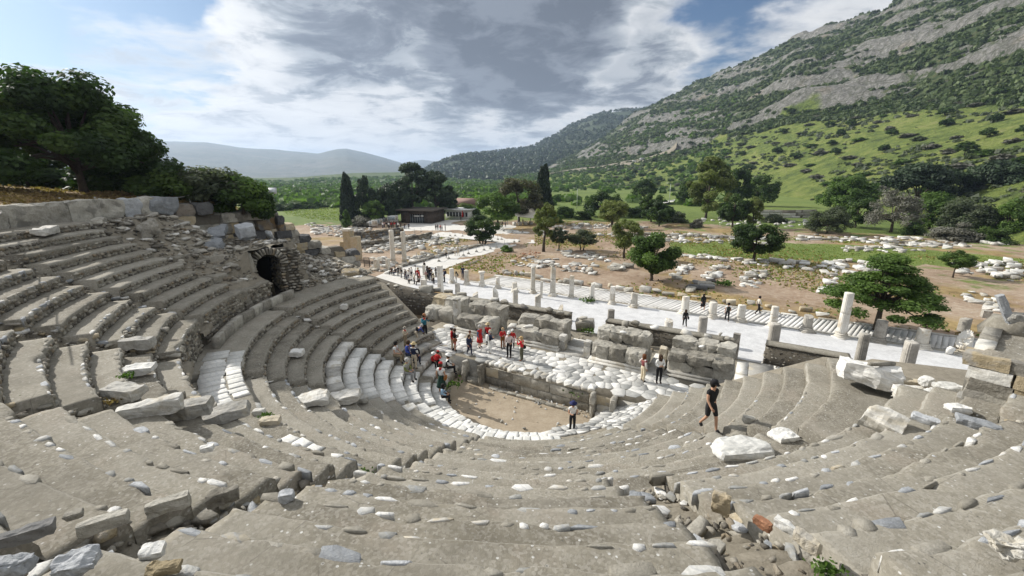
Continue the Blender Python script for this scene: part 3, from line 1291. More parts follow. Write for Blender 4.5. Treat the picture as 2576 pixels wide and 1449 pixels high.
# little stairs at either end of the wall
for nm, u0, u1, lab in (('stage_stair', -14.75, -13.65, 'small dark stair at the east end of the stage wall beside the marble seats'),
                        ('stage_stair', -6.5, -5.45, 'small stair at the west end of the stage wall beside white paving')):
    t = tag(empty(nm, un((u0 + u1) / 2, 20.0, 0)), lab, 'stairs', 'stairs of the stage')
    t.rotation_euler = (0, 0, -AX)
    for i in range(4):
        Raw().box((-(u1 - u0) / 2 + .17, -.35 + i * .28, -.1), ((u1 - u0) / 2 - .17, 1.0, .30 + i * .31)).build('step', M['block' if u0 < -10 else 'oldmarble'], t)
    for s in (-1, 1):
        hero('jamb_stone', (.22, .62, 1.35), u0 + s, M['block'], .05, .12, 5, t, (s * ((u1 - u0) / 2 + .02), -.12, .66))
# solid ground beside the stage wall
side = empty('stage_flank', un(-9, 19, 0))
side['kind'] = 'structure'
side.rotation_euler = (0, 0, -AX)
Raw().box((-11, 1.2, -.9), (-4.66, 2.2, STAGE - .12)).box((3.6, 1.2, -.9), (11, 2.2, STAGE - .25)).build('flank', M['oldmarble'], side)

# ------------------------------------------------------------------ stone piers of the stage building
def pier(label, u0, u1, n0, n1, tiers, mats, seed, base=True, rnd=.16):
    """tiers: list of (n_front, n_back, z0, z1, number of blocks along)."""
    t = tag(empty('stone_pier', un((u0 + u1) / 2, n0, STAGE)), label, 'stone pier', 'piers of the stage building')
    t.rotation_euler = (0, 0, -AX)
    W_ = u1 - u0
    s = seed
    for (a, b, z0, z1, nb) in tiers:
        cuts = [0] + sorted((i + R.uniform(-.22, .22)) / nb for i in range(1, nb)) + [1]
        for c0_, c1_ in zip(cuts, cuts[1:]):
            s += 1.37
            wd = (c1_ - c0_) * W_
            hero('stone_block', (wd * 1.06, (b - a) * 1.05, (z1 - z0) * 1.06), s, R.choice(mats), .05, rnd, 7, t,
                 (-W_ / 2 + (c0_ + c1_) / 2 * W_, (a + b) / 2 - n0, (z0 + z1) / 2 - STAGE), (R.uniform(-.015, .015), R.uniform(-.02, .02), R.uniform(-.03, .03)))
    if base:
        Raw().box((-W_ / 2 - .12, -.28, -.02), (W_ / 2 + .12, .35, .16)).box((-W_ / 2 - .04, -.16, .16), (W_ / 2 + .04, .2, .32)).build('plinth', M['oldmarble'], t)
    Raw().box((-W_ / 2 + .1, .25, -2.2), (W_ / 2 - .1, n1 - n0 - .1, .02)).build('footing', M['mortar'], t)
    return t


bb = [M['block']]
pier('grey stone pier of two steps of large blocks beside the woman in a white cardigan', -8.0, -4.9, 23.45, 25.7,
     [(23.45, 24.45, 1.4, 2.5, 3), (24.4, 25.7, 1.4, 2.45, 3), (24.5, 25.75, 2.45, 3.15, 4)], bb, 10, rnd=.2)
pier('grey stone pier with dark panelled front next to the passage steps', -3.6, -.35, 23.95, 26.2,
     [(23.95, 24.9, 1.4, 2.25, 3), (23.9, 25.0, 2.25, 2.75, 3), (24.9, 26.1, 1.4, 2.7, 3), (24.95, 26.1, 2.7, 3.2, 3)], bb, 30)
pier('massive low grey pier behind the tourists in red jackets', -18.2, -15.4, 23.6, 26.2,
     [(23.6, 25.0, 1.4, 2.5, 2), (25.0, 26.2, 1.4, 3.1, 2)], bb, 50, rnd=.1)
pier('broken grey pier of tumbled blocks behind the tourist holding up a camera', -14.0, -10.4, 23.9, 26.4,
     [(23.9, 25.1, 1.4, 2.3, 2), (25.1, 26.2, 1.4, 2.85, 3)], bb, 70, rnd=.2)
pier('rounded ochre and grey pier at the east end of the stage', -22.4, -19.5, 24.7, 27.2,
     [(24.7, 26.0, 1.2, 2.3, 2), (25.8, 27.2, 1.2, 2.9, 2)], [M['ochre'], M['block'], M['block']], 90, base=False, rnd=.3)
for i, (u, n, hh, lab) in enumerate([(-19.2, 24.9, 2.0, 'tall pale doorpost of stacked marble beside the ochre pier'), (-10.2, 24.3, 1.0, 'short pale doorpost right of the tumbled pier'),
                                     (-8.35, 23.9, 1.1, 'slender pale doorpost left of the two-step pier'), (-4.0, 24.6, 1.3, 'ochre doorpost leaning left of the dark panelled pier')]):
    t = tag(empty('doorpost', un(u, n, STAGE)), lab, 'doorpost', 'doorposts of the stage building')
    t.rotation_euler = (0, 0, -AX + R.uniform(-.1, .1))
    z = 0
    while z < hh - .05:
        h = min(hh - z, R.uniform(.5, .8))
        hero('post_block', (.42, .5, h * 1.02), 200 + i * 5 + z, M['oldmarble'] if i < 3 else M['ochre'], .03, .1, 5, t, (0, 0, z + h / 2), (0, 0, R.uniform(-.05, .05)))
        z += h

# small things lying on and by the piers
def loose(name, label, cat, kind, mat, p, scl, rot=(0, 0, 0), group=None):
    o = link(name, shared(kind, pick(kind), mat), None, p, rot, scl)
    return tag(o, label, cat, group)


cA = crop(1380, 950, 2.862)
cB = crop(2200, 1000, 2.556)
loose('column_drum', 'small white column drum lying on the tumbled pier', 'column drum', 'rock', M['oldmarble'], at(*cA(1825, 960), 2.45), (.72, .72, .36))
loose('stone_block', 'white wedge of marble on top of the two-step pier', 'stone block', 'rock', M['marble'], at(*cB(650, 790), 3.3), (.45, .35, .2))
loose('stone_block', 'white chip of marble on the dark panelled pier', 'stone block', 'rock', M['marble'], at(*cB(1440, 935), 3.3), (.38, .28, .16))
loose('stone_block', 'flat pale block lying behind the small white drum', 'stone block', 'flat', M['oldmarble'], at(*cA(2010, 960), 2.7), (.8, .45, .16), (0, 0, .3))

# ------------------------------------------------------------------ ground between the stage building and the stoa
gap = empty('passage_floor', un(-10, 28, 0))
gap['kind'] = 'structure'
gap.rotation_euler = (0, 0, -AX)
grid_obj('passage_ground', 90, 26, lambda a, b: (-16 + a * 36, -4 + b * 8.6, -.32 + fbm(a * 20, b * 6, 8, 4) * .16 + max(0, .5 - b) * 2.2 * (1 if a > .42 else .4)), M['joint'], gap)
ms = Merge()
for _ in range(420):
    a, b = R.random(), R.random()
    s = R.uniform(.08, .3)
    ms.add('rock', un(-26 + a * 36, 25.0 + b * 7.5, -.22 + max(0, .5 - b) * 1.2), (R.random(), R.random(), R.random() * 6), (s * 1.4, s, s * .7))
o = ms.build('passage_rubble', M['rubble'])
o['kind'] = 'stuff'
# steps down to the stoa on the west side
ps_ = tag(empty('passage_steps', un(.35, 28.5, -.4)), 'broad worn steps leading down from the stage to the white pavement', 'steps')
ps_.rotation_euler = (0, 0, -AX)
for i, (n0, n1, z) in enumerate([(-5.2, -4.3, 1.55), (-4.3, -3.2, 1.2), (-3.2, -2.0, .9), (-2.0, .2, .62), (.2, 3.4, .3), (3.4, 4.2, .12)]):
    u0 = -.6
    while u0 < 1.9:
        wd = R.uniform(.7, 1.6)
        Raw().box((u0, n0, -.6), (min(2.0, u0 + wd) - .03, n1 - .02, z + R.uniform(-.02, .02))).build('step_slab', M['oldmarble' if i != 3 else 'pale_earth'], ps_)
        u0 += wd


def stone_wall(name, label, cat, path, z0, z1, th, course, blen, mats, kind='block', group=None, core=None, cap=None, seed=0, both=False, jit=.04, drop_top=.0, heroic=False, hrough=.045):
    """Courses of separate stones along a path; z0, z1 give foot and top at a length share."""
    p0 = Vector((path[0][0], path[0][1], 0))
    t = tag(empty(name, p0), label, cat, group)
    seg = [(Vector((a[0], a[1])), Vector((b[0], b[1]))) for a, b in zip(path, path[1:])]
    Ltot = sum((b - a).length for a, b in seg)

    def pt(s):
        for a, b in seg:
            l_ = (b - a).length
            if s <= l_ or (a, b) == seg[-1]:
                d = (b - a) / l_
                return a + d * s, d
            s -= l_
    cnt = 0
    extra = Merge()
    zmin = min(z0(0), z0(.5), z0(1))
    zmax = max(z1(i / 10) for i in range(11))
    z = zmin
    while z < zmax - .05:
        h = course * R.uniform(.8, 1.2)
        s = -R.uniform(0, blen * .5)
        while s < Ltot:
            wd = blen * R.uniform(.6, 1.5)
            sm = min(max(s + wd / 2, 0), Ltot)
            f_ = sm / Ltot
            lo, hi = z0(f_), z1(f_)
            if z + h * .5 > lo and z + h * .6 < hi and not (z + h > hi - h and R.random() < drop_top):
                q, d = pt(sm)
                nrm = Vector((d.y, -d.x))
                for sd in ((0, 1) if both else (0,)):
                    off = (-th * .5 + th * .3) if sd == 0 else (th * .5 - th * .3)
                    loc = (q.x - p0.x - nrm.x * off + R.uniform(-jit, jit), q.y - p0.y - nrm.y * off + R.uniform(-jit, jit), z + h / 2)
                    rot = (R.uniform(-.03, .03), R.uniform(-.05, .05), math.atan2(d.y, d.x) + R.uniform(-.05, .05))
                    scl = (wd * .98, th * R.uniform(.5, .72), h * R.uniform(.94, 1.04))
                    if heroic:
                        hero('wall_stone', (scl[0] * 1.02, scl[1] * 1.3, scl[2] * 1.02), cnt * 1.7 + seed, R.choice(mats), hrough, .10 if hrough > .03 else .05, 5, t, loc, rot)
                        cnt += 1
                    elif cnt < 280:
                        link('wall_stone', shared(kind, pick(kind), R.choice(mats)), t, loc, rot, scl)
                        cnt += 1
                    else:
                        extra.add(kind, loc, rot, scl)
            s += wd
        z += h
    o = extra.build('wall_rubble', mats[0], t)
    if o:
        o['kind'] = 'stuff'
    if core or cap:
        v, f = [], []
        n = max(8, int(Ltot / .5))
        for i in range(n + 1):
            q, d = pt(Ltot * i / n)
            nrm = Vector((d.y, -d.x))
            hi = z1(i / n) - ((.55 if heroic else .12) if not cap else 0)
            k = th * .40
            for sx, zz in ((-k, z0(i / n) - .5), (-k, hi), (k, hi), (k, z0(i / n) - .5)):
                v.append((q.x - p0.x + nrm.x * sx, q.y - p0.y + nrm.y * sx, zz))
        for i in range(n):
            for j in range(4):
                a, b = i * 4 + j, i * 4 + (j + 1) % 4
                f.append((a, b, b + 4, a + 4))
        f += [(0, 3, 2, 1), (n * 4, n * 4 + 1, n * 4 + 2, n * 4 + 3)]
        link('wall_core', mesh('wall_core', v, f, core or M['mortar']), t)
        if cap:
            v, f = [], []
            n = int(Ltot / .18)
            for i in range(n + 1):
                q, d = pt(Ltot * i / n)
                nrm = Vector((d.y, -d.x))
                hi = z1(i / n)
                w2 = th * .5 + fbm(i * .3, seed, 2, 3) * .06
                w3 = th * .5 + fbm(i * .3, seed, 9, 3) * .06
                for sx, zz in ((-w3, hi - .02), (-w3, hi + .07), (0, hi + .11 + fbm(i * .4, seed, 5) * .03), (w2, hi + .07), (w2, hi - .02)):
                    v.append((q.x - p0.x + nrm.x * sx, q.y - p0.y + nrm.y * sx, zz))
            for i in range(n):
                for j in range(4):
                    a, b = i * 5 + j, i * 5 + (j + 1)
                    f.append((a, b, b + 5, a + 5))
            f += [(0, 1, 2, 3, 4), tuple(n * 5 + j for j in range(5))]
            link('wall_cap', mesh('wall_cap', v, f, cap), t)
    return t


cst = lambda z: (lambda f: z)
stone_wall('rubble_wall', 'rubble wall with a flat mortar top behind the two largest grey piers', 'wall', [un(-9.9, 32.6), un(-.55, 32.75)], cst(-.6), cst(1.0), .9, .21, .36, [M['rubble'], M['rubble'], M['block']], 'rock', 'walls along the stoa', M['mortar'], M['concrete'], 1)
stone_wall('rubble_wall', 'rubble wall with a smooth mortar top right of the passage steps', 'wall', [un(1.35, 33.6), un(6.1, 33.5)], cst(-.8), cst(.95), .95, .2, .34, [M['rubble'], M['rubble'], M['block']], 'rock', 'walls along the stoa', M['mortar'], M['concrete'], 2)
stone_wall('rubble_wall', 'rubble wall of squared courses with a ragged top behind the big marble chunk', 'wall', [un(5.9, 32.6), un(8.2, 32.4), un(13.5, 31.9)], cst(-1.2), lambda f: .9 - .25 * f, .8, .34, .62, [M['rubble'], M['block']], 'block', 'walls along the stoa', M['mortar'], None, 3, drop_top=.35)
stone_wall('rubble_wall', 'rubble wall topped with loose blocks behind the tourists in red', 'wall', [un(-25.6, 32.2), un(-13.1, 32.7)], cst(-.6), cst(.95), .9, .22, .38, [M['rubble'], M['rubble'], M['block']], 'rock', 'walls along the stoa', M['mortar'], M['concrete'], 4)
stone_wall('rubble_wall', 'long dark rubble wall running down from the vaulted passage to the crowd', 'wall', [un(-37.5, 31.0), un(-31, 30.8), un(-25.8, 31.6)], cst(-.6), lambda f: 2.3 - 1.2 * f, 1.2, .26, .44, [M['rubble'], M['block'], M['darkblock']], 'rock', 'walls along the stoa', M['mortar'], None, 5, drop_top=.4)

# blocks lying on these walls
for i, (a, b, z, sc, k, mt, lab) in enumerate([
    (2240, 770, 1.2, (.8, .6, .4), 'rock', 'block', 'rounded grey boulder on the wall left of the pointed stub'),
    (1960, 740, 1.25, (1.0, .5, .55), 'rock', 'darkblock', 'dark carved fragment leaning on the wall top'),
    (1745, 690, 1.25, (1.05, .6, .42), 'flat', 'block', 'grey broken slab standing on the wall between two columns'),
    (1610, 660, 1.25, (1.1, .7, .36), 'flat', 'oldmarble', 'flat pale block on the wall behind the massive low pier'),
    (1260, 600, 1.25, (1.1, .6, .4), 'flat', 'block', 'grey profiled block on the wall left of the broken white column'),
    (1110, 570, 1.2, (1.2, .6, .36), 'flat', 'block', 'long grey cornice piece on the wall above the ochre pier'),
    (975, 545, 1.3, (1.2, .7, .4), 'flat', 'oldmarble', 'long pale block at the east end of the wall'),
    (855, 545, 1.4, (1.2, .9, .8), 'block', 'block', 'big square grey block standing above the ochre pier'),
    (2370, 810, 1.2, (.7, .5, .3), 'flat', 'block', 'small flat dark stone at the west end of the wall')]):
    loose('stone_block', lab, 'stone block', k, M[mt], at(*cA(a, b), z), sc, (R.uniform(-.15, .15), R.uniform(-.15, .15), -AX + R.uniform(-.3, .3)), 'blocks on the walls')
for i, (a, b, z, sc, k, mt, lab) in enumerate([
    (672, 700, 1.25, (.45, .45, .42), 'block', 'block', 'small grey drum on the mortar wall top'),
    (770, 700, 1.3, (.75, .5, .5), 'rock', 'block', 'grey broken capital on the mortar wall top'),
    (960, 740, 1.3, (.75, .55, .45), 'rock', 'marble', 'white jagged stone on the mortar wall top'),
    (1300, 800, 1.35, (1.0, .8, .6), 'rock', 'oldmarble', 'large pale boulder on the mortar wall top'),
    (1510, 830, 1.3, (.7, .5, .4), 'rock', 'oldmarble', 'pale stone left of the dark pilaster'),
    (1625, 825, 1.3, (.3, .25, .6), 'rock', 'block', 'thin upright grey splinter near the dark pilaster'),
    (1690, 850, 1.2, (.6, .5, .35), 'rock', 'block', 'grey lump beside the dark pilaster'),
    (265, 710, .2, (1.5, .9, .9), 'block', 'block', 'square grey block standing alone in the gap of the wall'),
    (240, 645, .85, (.9, .5, .3), 'rock', 'block', 'broken piece lying on the lone square block')]):
    loose('stone_block', lab, 'stone block', k, M[mt], at(*cB(a, b), z), sc, (R.uniform(-.15, .15), R.uniform(-.15, .15), -AX + R.uniform(-.3, .3)), 'blocks on the walls')
# ------------------------------------------------------------------ ruined east end: vaulted passage and rubble bank
def sstep(a, b, x):
    t = max(0.0, min(1.0, (x - a) / (b - a)))
    return t * t * (3 - 2 * t)


def bank_z(r, th):
    base = min(9.95, 6.45 + .544 * (r - 15.4) - .22) - sstep(-62, -57, th) * .35
    f = sstep(-70, -77, th)
    right = 4.95 + (r - 15.4) * .34 * (1 - sstep(-84, -99, th) * .8)
    z = base * (1 - f) + right * f
    cap = sstep(-84, -80, th) * sstep(-62, -68, th) * sstep(16.62, 16.68, r) * sstep(21, 18, r)
    z = max(z, z * (1 - cap) + 8.08 * cap)
    if -77.5 < th < -67.6 and r < 16.64:
        z = 4.86
    return z + fbm(r * .9, th * .25, 4, 4) * .16 + fbm(r * 3, th * .9, 7, 3) * .06


bank = tag(empty('rubble_bank', (CX, CY, 0)), 'collapsed bank of earth and broken stones around the vaulted passage', 'rubble bank')
rs = [15.35, 15.6, 15.85, 16.1, 16.35, 16.6, 16.7] + [16.9 + .3 * i for i in range(25)]
ths = [-101 + .5 * i for i in range(89)]
v, f = [], []
for r in rs:
    for th in ths:
        p = pol(r, th, bank_z(r, th))
        v.append(tuple(cl(p)))
nt = len(ths)
for j in range(len(rs) - 1):
    for i in range(nt - 1):
        mid = (ths[i] + ths[i + 1]) / 2
        if rs[j] > 16.5 and rs[j + 1] < 16.8 and -77.6 < mid < -67.4:
            continue
        a = j * nt + i
        f.append((a, a + 1, a + nt + 1, a + nt))
link('bank_surface', mesh('bank_surface', v, f, M['joint']), bank)
mg = Merge()
big = []
for _ in range(2800):
    r, th = R.uniform(15.6, 23.6), R.uniform(-100, -58)
    if -78 < th < -67 and r < 17.0:
        continue
    if th > -69 and r < 16.2:
        continue
    s = R.uniform(.07, .2) if R.random() < .8 else R.uniform(.2, .5)
    p = pol(r, th, bank_z(r, th) + s * .12)
    if s > .33:
        big.append((p, s))
    else:
        mg.add('rock', cl(p), (R.random() * .5, R.random() * .5, R.random() * 6), (s * R.uniform(1, 1.6), s, s * .6))
o = mg.build('rubble', M['rubble'], bank)
o['kind'] = 'stuff'
for p, s in big:
    link('bank_stone', shared('rock', pick('rock'), R.choice([M['block'], M['oldmarble'], M['rubble']])), bank, cl(p), (R.uniform(-.3, .3), R.uniform(-.3, .3), R.random() * 6), (s * R.uniform(1.1, 1.9), s, s * .6))

# the vaulted passage
AT = -72.2
ap = pol(16.55, AT, DZ - .1)
tz = rad(38)        # local x: along the wall, local y: outwards
arch = tag(empty('vaulted_passage', ap, tz), 'dark vaulted passage with an arch of thin radiating stones in the rubble bank', 'archway')
HW, SP = .66, 2.0
for side in (-1, 1):
    for j in range(11):
        h = SP / 10
        z = j * h
        y = 0.0
        while y < 4.2:
            wd = R.uniform(.3, .55)
            link('jamb_stone', shared('rock', pick('rock'), M['rubble'] if R.random() < .8 else M['ochre']), arch, (side * (HW + .12), y + wd / 2 - .1, z + h / 2), (0, R.uniform(-.05, .05), R.uniform(-.06, .06)), (.34, wd, h * 1.02))
            y += wd * .98
nv = 15
for i in range(nv):
    a = math.pi * (i + .5) / nv
    rr = HW + .24
    link('voussoir', shared('block', pick('block'), M['rubble'] if R.random() < .6 else M['block']), arch, (math.cos(a) * rr, .05, SP + math.sin(a) * rr), (0, math.pi / 2 - a, 0), (.145, .5, .42 * R.uniform(.85, 1.1)))
R2 = Raw()
n = 14
for i in range(n):
    a0, a1 = math.pi * i / n, math.pi * (i + 1) / n
    R2.add([(math.cos(a0) * HW, .1, SP + math.sin(a0) * HW), (math.cos(a1) * HW, .1, SP + math.sin(a1) * HW), (math.cos(a1) * HW, 4.4, SP + math.sin(a1) * HW), (math.cos(a0) * HW, 4.4, SP + math.sin(a0) * HW)], [(0, 1, 2, 3)])
R2.build('vault', M['mortar'], arch)
Raw().box((-1.2, -.2, -.6), (1.2, 4.5, .0)).box((-1.2, 4.35, -.5), (1.2, 4.6, 2.6)).build('passage_floor', M['dark'], arch)  # floor and end wall coloured near-black as the passage's shade
# rubble face round the arch
for j in range(16):
    z = -.1 + j * .19
    x = -1.35
    while x < 1.75:
        wd = R.uniform(.22, .5)
        cx_ = x + wd / 2
        inside = abs(cx_) < HW + .30 and z < SP or (cx_ ** 2 + (z + .1 - SP) ** 2 < (HW + .42) ** 2 and z > SP - .1)
        top = 3.2 - max(0, abs(cx_) - 1.0) * (.5 if cx_ > 0 else .9)
        if not inside and z < top:
            link('face_stone', shared('rock', pick('rock'), M['rubble'] if R.random() < .75 else M['block']), arch, (cx_, .12 + R.uniform(-.05, .05), z + .095), (R.uniform(-.06, .06), R.uniform(-.06, .06), R.uniform(-.06, .06)), (wd, .34, .2))
        x += wd * .98
R2 = Raw()
R2.box((-1.35, .16, -.3), (-HW - .02, .3, 2.7)).box((HW + .02, .16, -.3), (1.7, .3, 2.6)).box((-HW - .5, .16, SP + HW - .02), (HW + .6, .34, 3.0))
R2.build('face_core', M['mortar'], arch)
# mortar ledge over the passage
lg = tag(empty('mortar_ledge', pol(17.9, -66.5, 7.55)), 'smooth mortar ledge roofing the vaulted passage', 'ledge')
lg.rotation_euler = (0, 0, tz + .2)
grid_obj('ledge_top', 14, 8, lambda a, b: ((a - .5) * 2.7, (b - .5) * 1.5, .30 + b * .25 + fbm(a * 4, b * 3, 2) * .08 - (1.1 if a in (0, 1) or b in (0, 1) else 0)), M['concrete'], lg, False)


def arcpath(r, t0, t1, n=14):
    return [tuple(pol(r, t0 + (t1 - t0) * i / n).xy) for i in range(n + 1)]


stone_wall('block_wall', 'wall of big grey blocks with rope posts above the highest seat rows', 'wall', arcpath(24.3, -36, -72.5), cst(9.95), lambda f: 11.05, 1.1, .95, 1.45, [M['block'], M['block'], M['bluestone']], 'block', 'retaining walls', M['mortar'], jit=.12, heroic=True)
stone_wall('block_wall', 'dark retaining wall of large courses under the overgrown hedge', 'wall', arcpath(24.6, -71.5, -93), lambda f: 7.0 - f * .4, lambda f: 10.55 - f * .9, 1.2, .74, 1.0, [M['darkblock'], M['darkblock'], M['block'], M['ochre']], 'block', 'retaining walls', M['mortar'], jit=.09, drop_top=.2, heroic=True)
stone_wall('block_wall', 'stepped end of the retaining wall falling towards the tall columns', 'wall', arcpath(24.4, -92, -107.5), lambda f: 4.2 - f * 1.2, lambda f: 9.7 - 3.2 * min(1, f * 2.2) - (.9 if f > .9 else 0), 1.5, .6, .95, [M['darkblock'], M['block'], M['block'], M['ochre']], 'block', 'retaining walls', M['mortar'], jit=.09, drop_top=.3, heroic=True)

# hillside behind the seats
def hill_z(r, th):
    h = 11.0 - sstep(-78, -90, th) * 1.2 - sstep(-88, -104, th) * 4.2 - sstep(-102, -122, th) * 6.2
    up = sstep(-84, -56, th) * .16 * max(0, r - 26) * (1 - sstep(-35, -10, th))
    dn = sstep(-80, -94, th) * .22 * max(0, r - 26.5)
    edge = -sstep(26.5, 24.6, r) * .35
    return max(-.9, h + min(up, 4.5) - dn + edge + fbm(r * .22, th * .08, 2, 4) * .35)


hs = empty('hillside', (CX, CY, 0))
hs['kind'] = 'structure'
nr_, nt_ = 46, 130
grid_obj('slope', nt_, nr_, lambda a, b: tuple(cl(pol(24.55 + 55 * b ** 1.6, -130 + 196 * a, hill_z(24.55 + 55 * b ** 1.6, -130 + 196 * a)))), M['drygrass'], hs)
# dry grass tufts on the near slope
n = 16000
rr = 24.8 + NR.uniform(0, 1, n) ** 1.3 * 26
tt = NR.uniform(-100, -38, n)
pts = np.array([tuple(pol(a, b, hill_z(a, b) + .03)) for a, b in zip(rr, tt)])
nrm = np.tile(np.array([0, .3, 0.2]), (n, 1)) + NR.normal(0, .5, (n, 3))
v, f, t = leaves(pts, nrm, .15, .5, elong=1.6)
o = link('dry_grass', mesh('dry_grass', v, f, L['straw'], False, t))
tag(o, 'tufts of dry yellow grass on the slope above the seats', 'grass', None, 'stuff')

# rope barrier in front of the big blocks
pp = []
for i, (u, v_, tv, lab) in enumerate([(40, 552, 507, 'leaning rope post carrying a small red sign by the big grey blocks'), (166, 540, 500, 'rope post standing in a mortar foot left of a sagging rope'),
                                      (252, 534, 498, 'rope post in a mortar foot in front of the tallest grey block'), (484, 524, 492, 'last rope post beside a long rounded boulder')]):
    p = at(u, v_, 10.16)
    h = max(.8, min(1.4, high(p, tv)))
    t = tag(empty('rope_post', p), lab, 'post', 'rope posts above the seats')
    Raw().tube([(0, 0, 0), (-.12, 0, h)], [.035, .03], 7).build('pole', M['marble'], t)
    Raw().lathe([(.28, -.2), (.26, 0), (.12, .16), (.05, .17)], 9).build('foot', M['concrete'], t)
    Raw().lathe([(.045, h), (.06, h + .04), (.02, h + .08)], 8).build('knob', M['marble'], t, (-.12, 0, 0))
    if i == 0:
        Raw().box((-.3, -.03, h - .26), (.22, .0, h - .02)).build('sign_board', plain('red_sign', (.42, .05, .05)), t)
    pp.append(p + Vector((-.12, 0, h - .02)))
for i, (a, b) in enumerate(zip([at(-60, 560, 11.0)] + pp, pp)):
    pts = [a.lerp(b, k / 10) - Vector((0, 0, .22 * math.sin(math.pi * k / 10))) for k in range(11)]
    o = Raw().tube(pts, [.028] * 11, 5).build('barrier_rope', M['marble'])
    tag(o, ['pale rope running off beyond the red sign', 'pale rope between the red sign and the next post', 'short pale rope in front of the big blocks', 'long pale rope sagging to the last post'][i], 'rope', 'ropes above the seats')

# floodlights
for (u, v_, r, rz, lab) in ((686, 486, 24.8, .4, 'floodlight tilted up at the end of the hedge'), (681, 598, 19.5, -.5, 'pale floodlight on a stone over the vaulted passage')):
    d = wdir(u, v_)
    tt_ = 10.0
    while to_pol(Vector((0, 0, EYE)) + d * tt_)[0] < r or tt_ < 22:
        tt_ += .05
    p = Vector((0, 0, EYE)) + d * tt_
    t = tag(empty('floodlight', p, rz), lab, 'floodlight', 'floodlights of the theatre')
    mt = plain('lamp_grey', (.45, .46, .47), .5)
    Raw().box((-.3, -.05, -.02), (.3, .07, .5), Matrix.Rotation(-.6 if r > 20 else .3, 4, 'X')).build('lamp_housing', mt, t)
    Raw().box((-.25, -.075, .03), (.25, -.052, .45), Matrix.Rotation(-.6 if r > 20 else .3, 4, 'X')).build('lamp_glass', plain('lamp_glass', (.55, .58, .60), .2), t)
    Raw().tube([(0, 0, -.9), (0, 0, .05)], [.05, .04], 7).build('stand', mt, t)

# west end wall (big squared stones, mortar top)
stone_wall('end_wall', 'high end wall of big ochre and grey stones with a flat top beside the highest seats', 'wall', [tuple(pol(16.75, 68.6).xy), tuple(pol(23.0, 68.6).xy)], cst(5.4), cst(8.3), .8, .30, .55, [M['ochre'], M['ochre'], M['oldmarble'], M['ochre'], M['oldmarble'], M['block']], 'block', None, M['ochre'], jit=.015, heroic=True, hrough=.024)
ew = [o for o in bpy.data.objects if o.name == 'end_wall'][0]
EWR = rad(68.6) - AX - math.pi / 2
R2 = Raw()
R2.box((0.06, .2, 4), (6.2, 2.9, 8.26))
R2.build('wall_body', M['mortar'], ew, rot=(0, 0, EWR))
grid_obj('wall_top', 30, 20, lambda a, b: tuple(Matrix.Rotation(EWR, 4, 'Z') @ Vector((-.08 + a * 6.4, -.34 + b * 3.3, 8.3 + fbm(a * 9, b * 5, 3, 4) * .05 + (.0 if 0 < b < 1 and a > 0 else -.25)))), M['concrete'], ew, False)
z = 5.0
while z < 8.1:
    h = R.uniform(.34, .5)
    y = .1
    while y < 3.0:
        wd = R.uniform(.5, 1.1)
        link('wall_stone', shared('block', pick('block'), R.choice([M['ochre'], M['oldmarble'], M['block']])), ew, tuple(Matrix.Rotation(EWR, 4, 'Z') @ Vector((.08, y + wd / 2, z + h / 2))), (0, 0, EWR + math.pi / 2 + R.uniform(-.04, .04)), (wd, .35, h))
        y += wd
    z += h
# pedestal with a leaning broken slab on top of that wall
pd = at(2534, 830, 8.32)
t = tag(empty('pedestal', pd, EWR + .1), 'truncated mortar pedestal standing on the flat top of the end wall', 'pedestal')
Raw().add([(-.55, -.4, -.1), (.55, -.4, -.1), (.55, .4, -.1), (-.55, .4, -.1), (-.3, -.24, .34), (.42, -.26, .34), (.42, .26, .34), (-.3, .26, .34)],
          [(0, 1, 5, 4), (1, 2, 6, 5), (2, 3, 7, 6), (3, 0, 4, 7), (4, 5, 6, 7), (3, 2, 1, 0)]).build('pedestal_body', M['concrete'], t)
fr = at(2534, 806, 8.7)
t = tag(empty('column_fragment', fr, -AX), 'pale fluted slab tilted up on the pedestal of the end wall', 'fragment')
hero('shaft_piece', (.16, .18, .8), 71, M['bluestone'], .03, .08, 5, t, (-.1, 0, .3), (0, -.45, 0))
hero('broken_foot', (.32, .28, .2), 72, M['oldmarble'], .09, .4, 5, t, (.12, 0, .1))

# ------------------------------------------------------------------ loose blocks lying on the seats
kB = crop(0, 1300, 1.497)
kC = crop(600, 1500, 2.862)
kR = crop(2688, 1300, 1.497)
k1 = crop(0, 600, 1.9167)
kb2 = crop(700, 1050, 2.862)


WPX = iter([92, 132, 107, 102, 32, 43, 32, 66, 70, 27, 47, 74, 78, 27, 31, 29, 16, 28, 30, 40, 22, 19, 18, 100, 57, 67, 63, 83, 93, 50,
            124, 141, 64, 28, 66, 32, 47, 60, 81, 47, 81, 53, 81, 42, 40, 55, 60, 90, 88, 62, 74, 46, 112, 98, 88, 70, 34, 36, 14, 28])


def lie(label, px, tier, size, mat, rz=0.0, tilt=(0, 0), name='fallen_block', rough=.05, rnd=.12, sink=.3, z=None, group='blocks lying on the seats', cuts=6):
    if z is None:
        r, th, z_, k = cone(px[0], px[1], tier)
        p = at(px[0], px[1], z_)
    else:
        p = at(px[0], px[1], z)
    sc_ = pxm(next(WPX), p) / size[0]
    size = tuple(q * sc_ for q in size)
    p = p + Vector((0, 0, size[2] * (.5 - sink)))
    seed = px[0] * .13
    t = hero(name, size, seed, M[mat], rough, rnd, cuts, None, p, (tilt[0], tilt[1], rz))
    return tag(t, label, 'stone block', group)


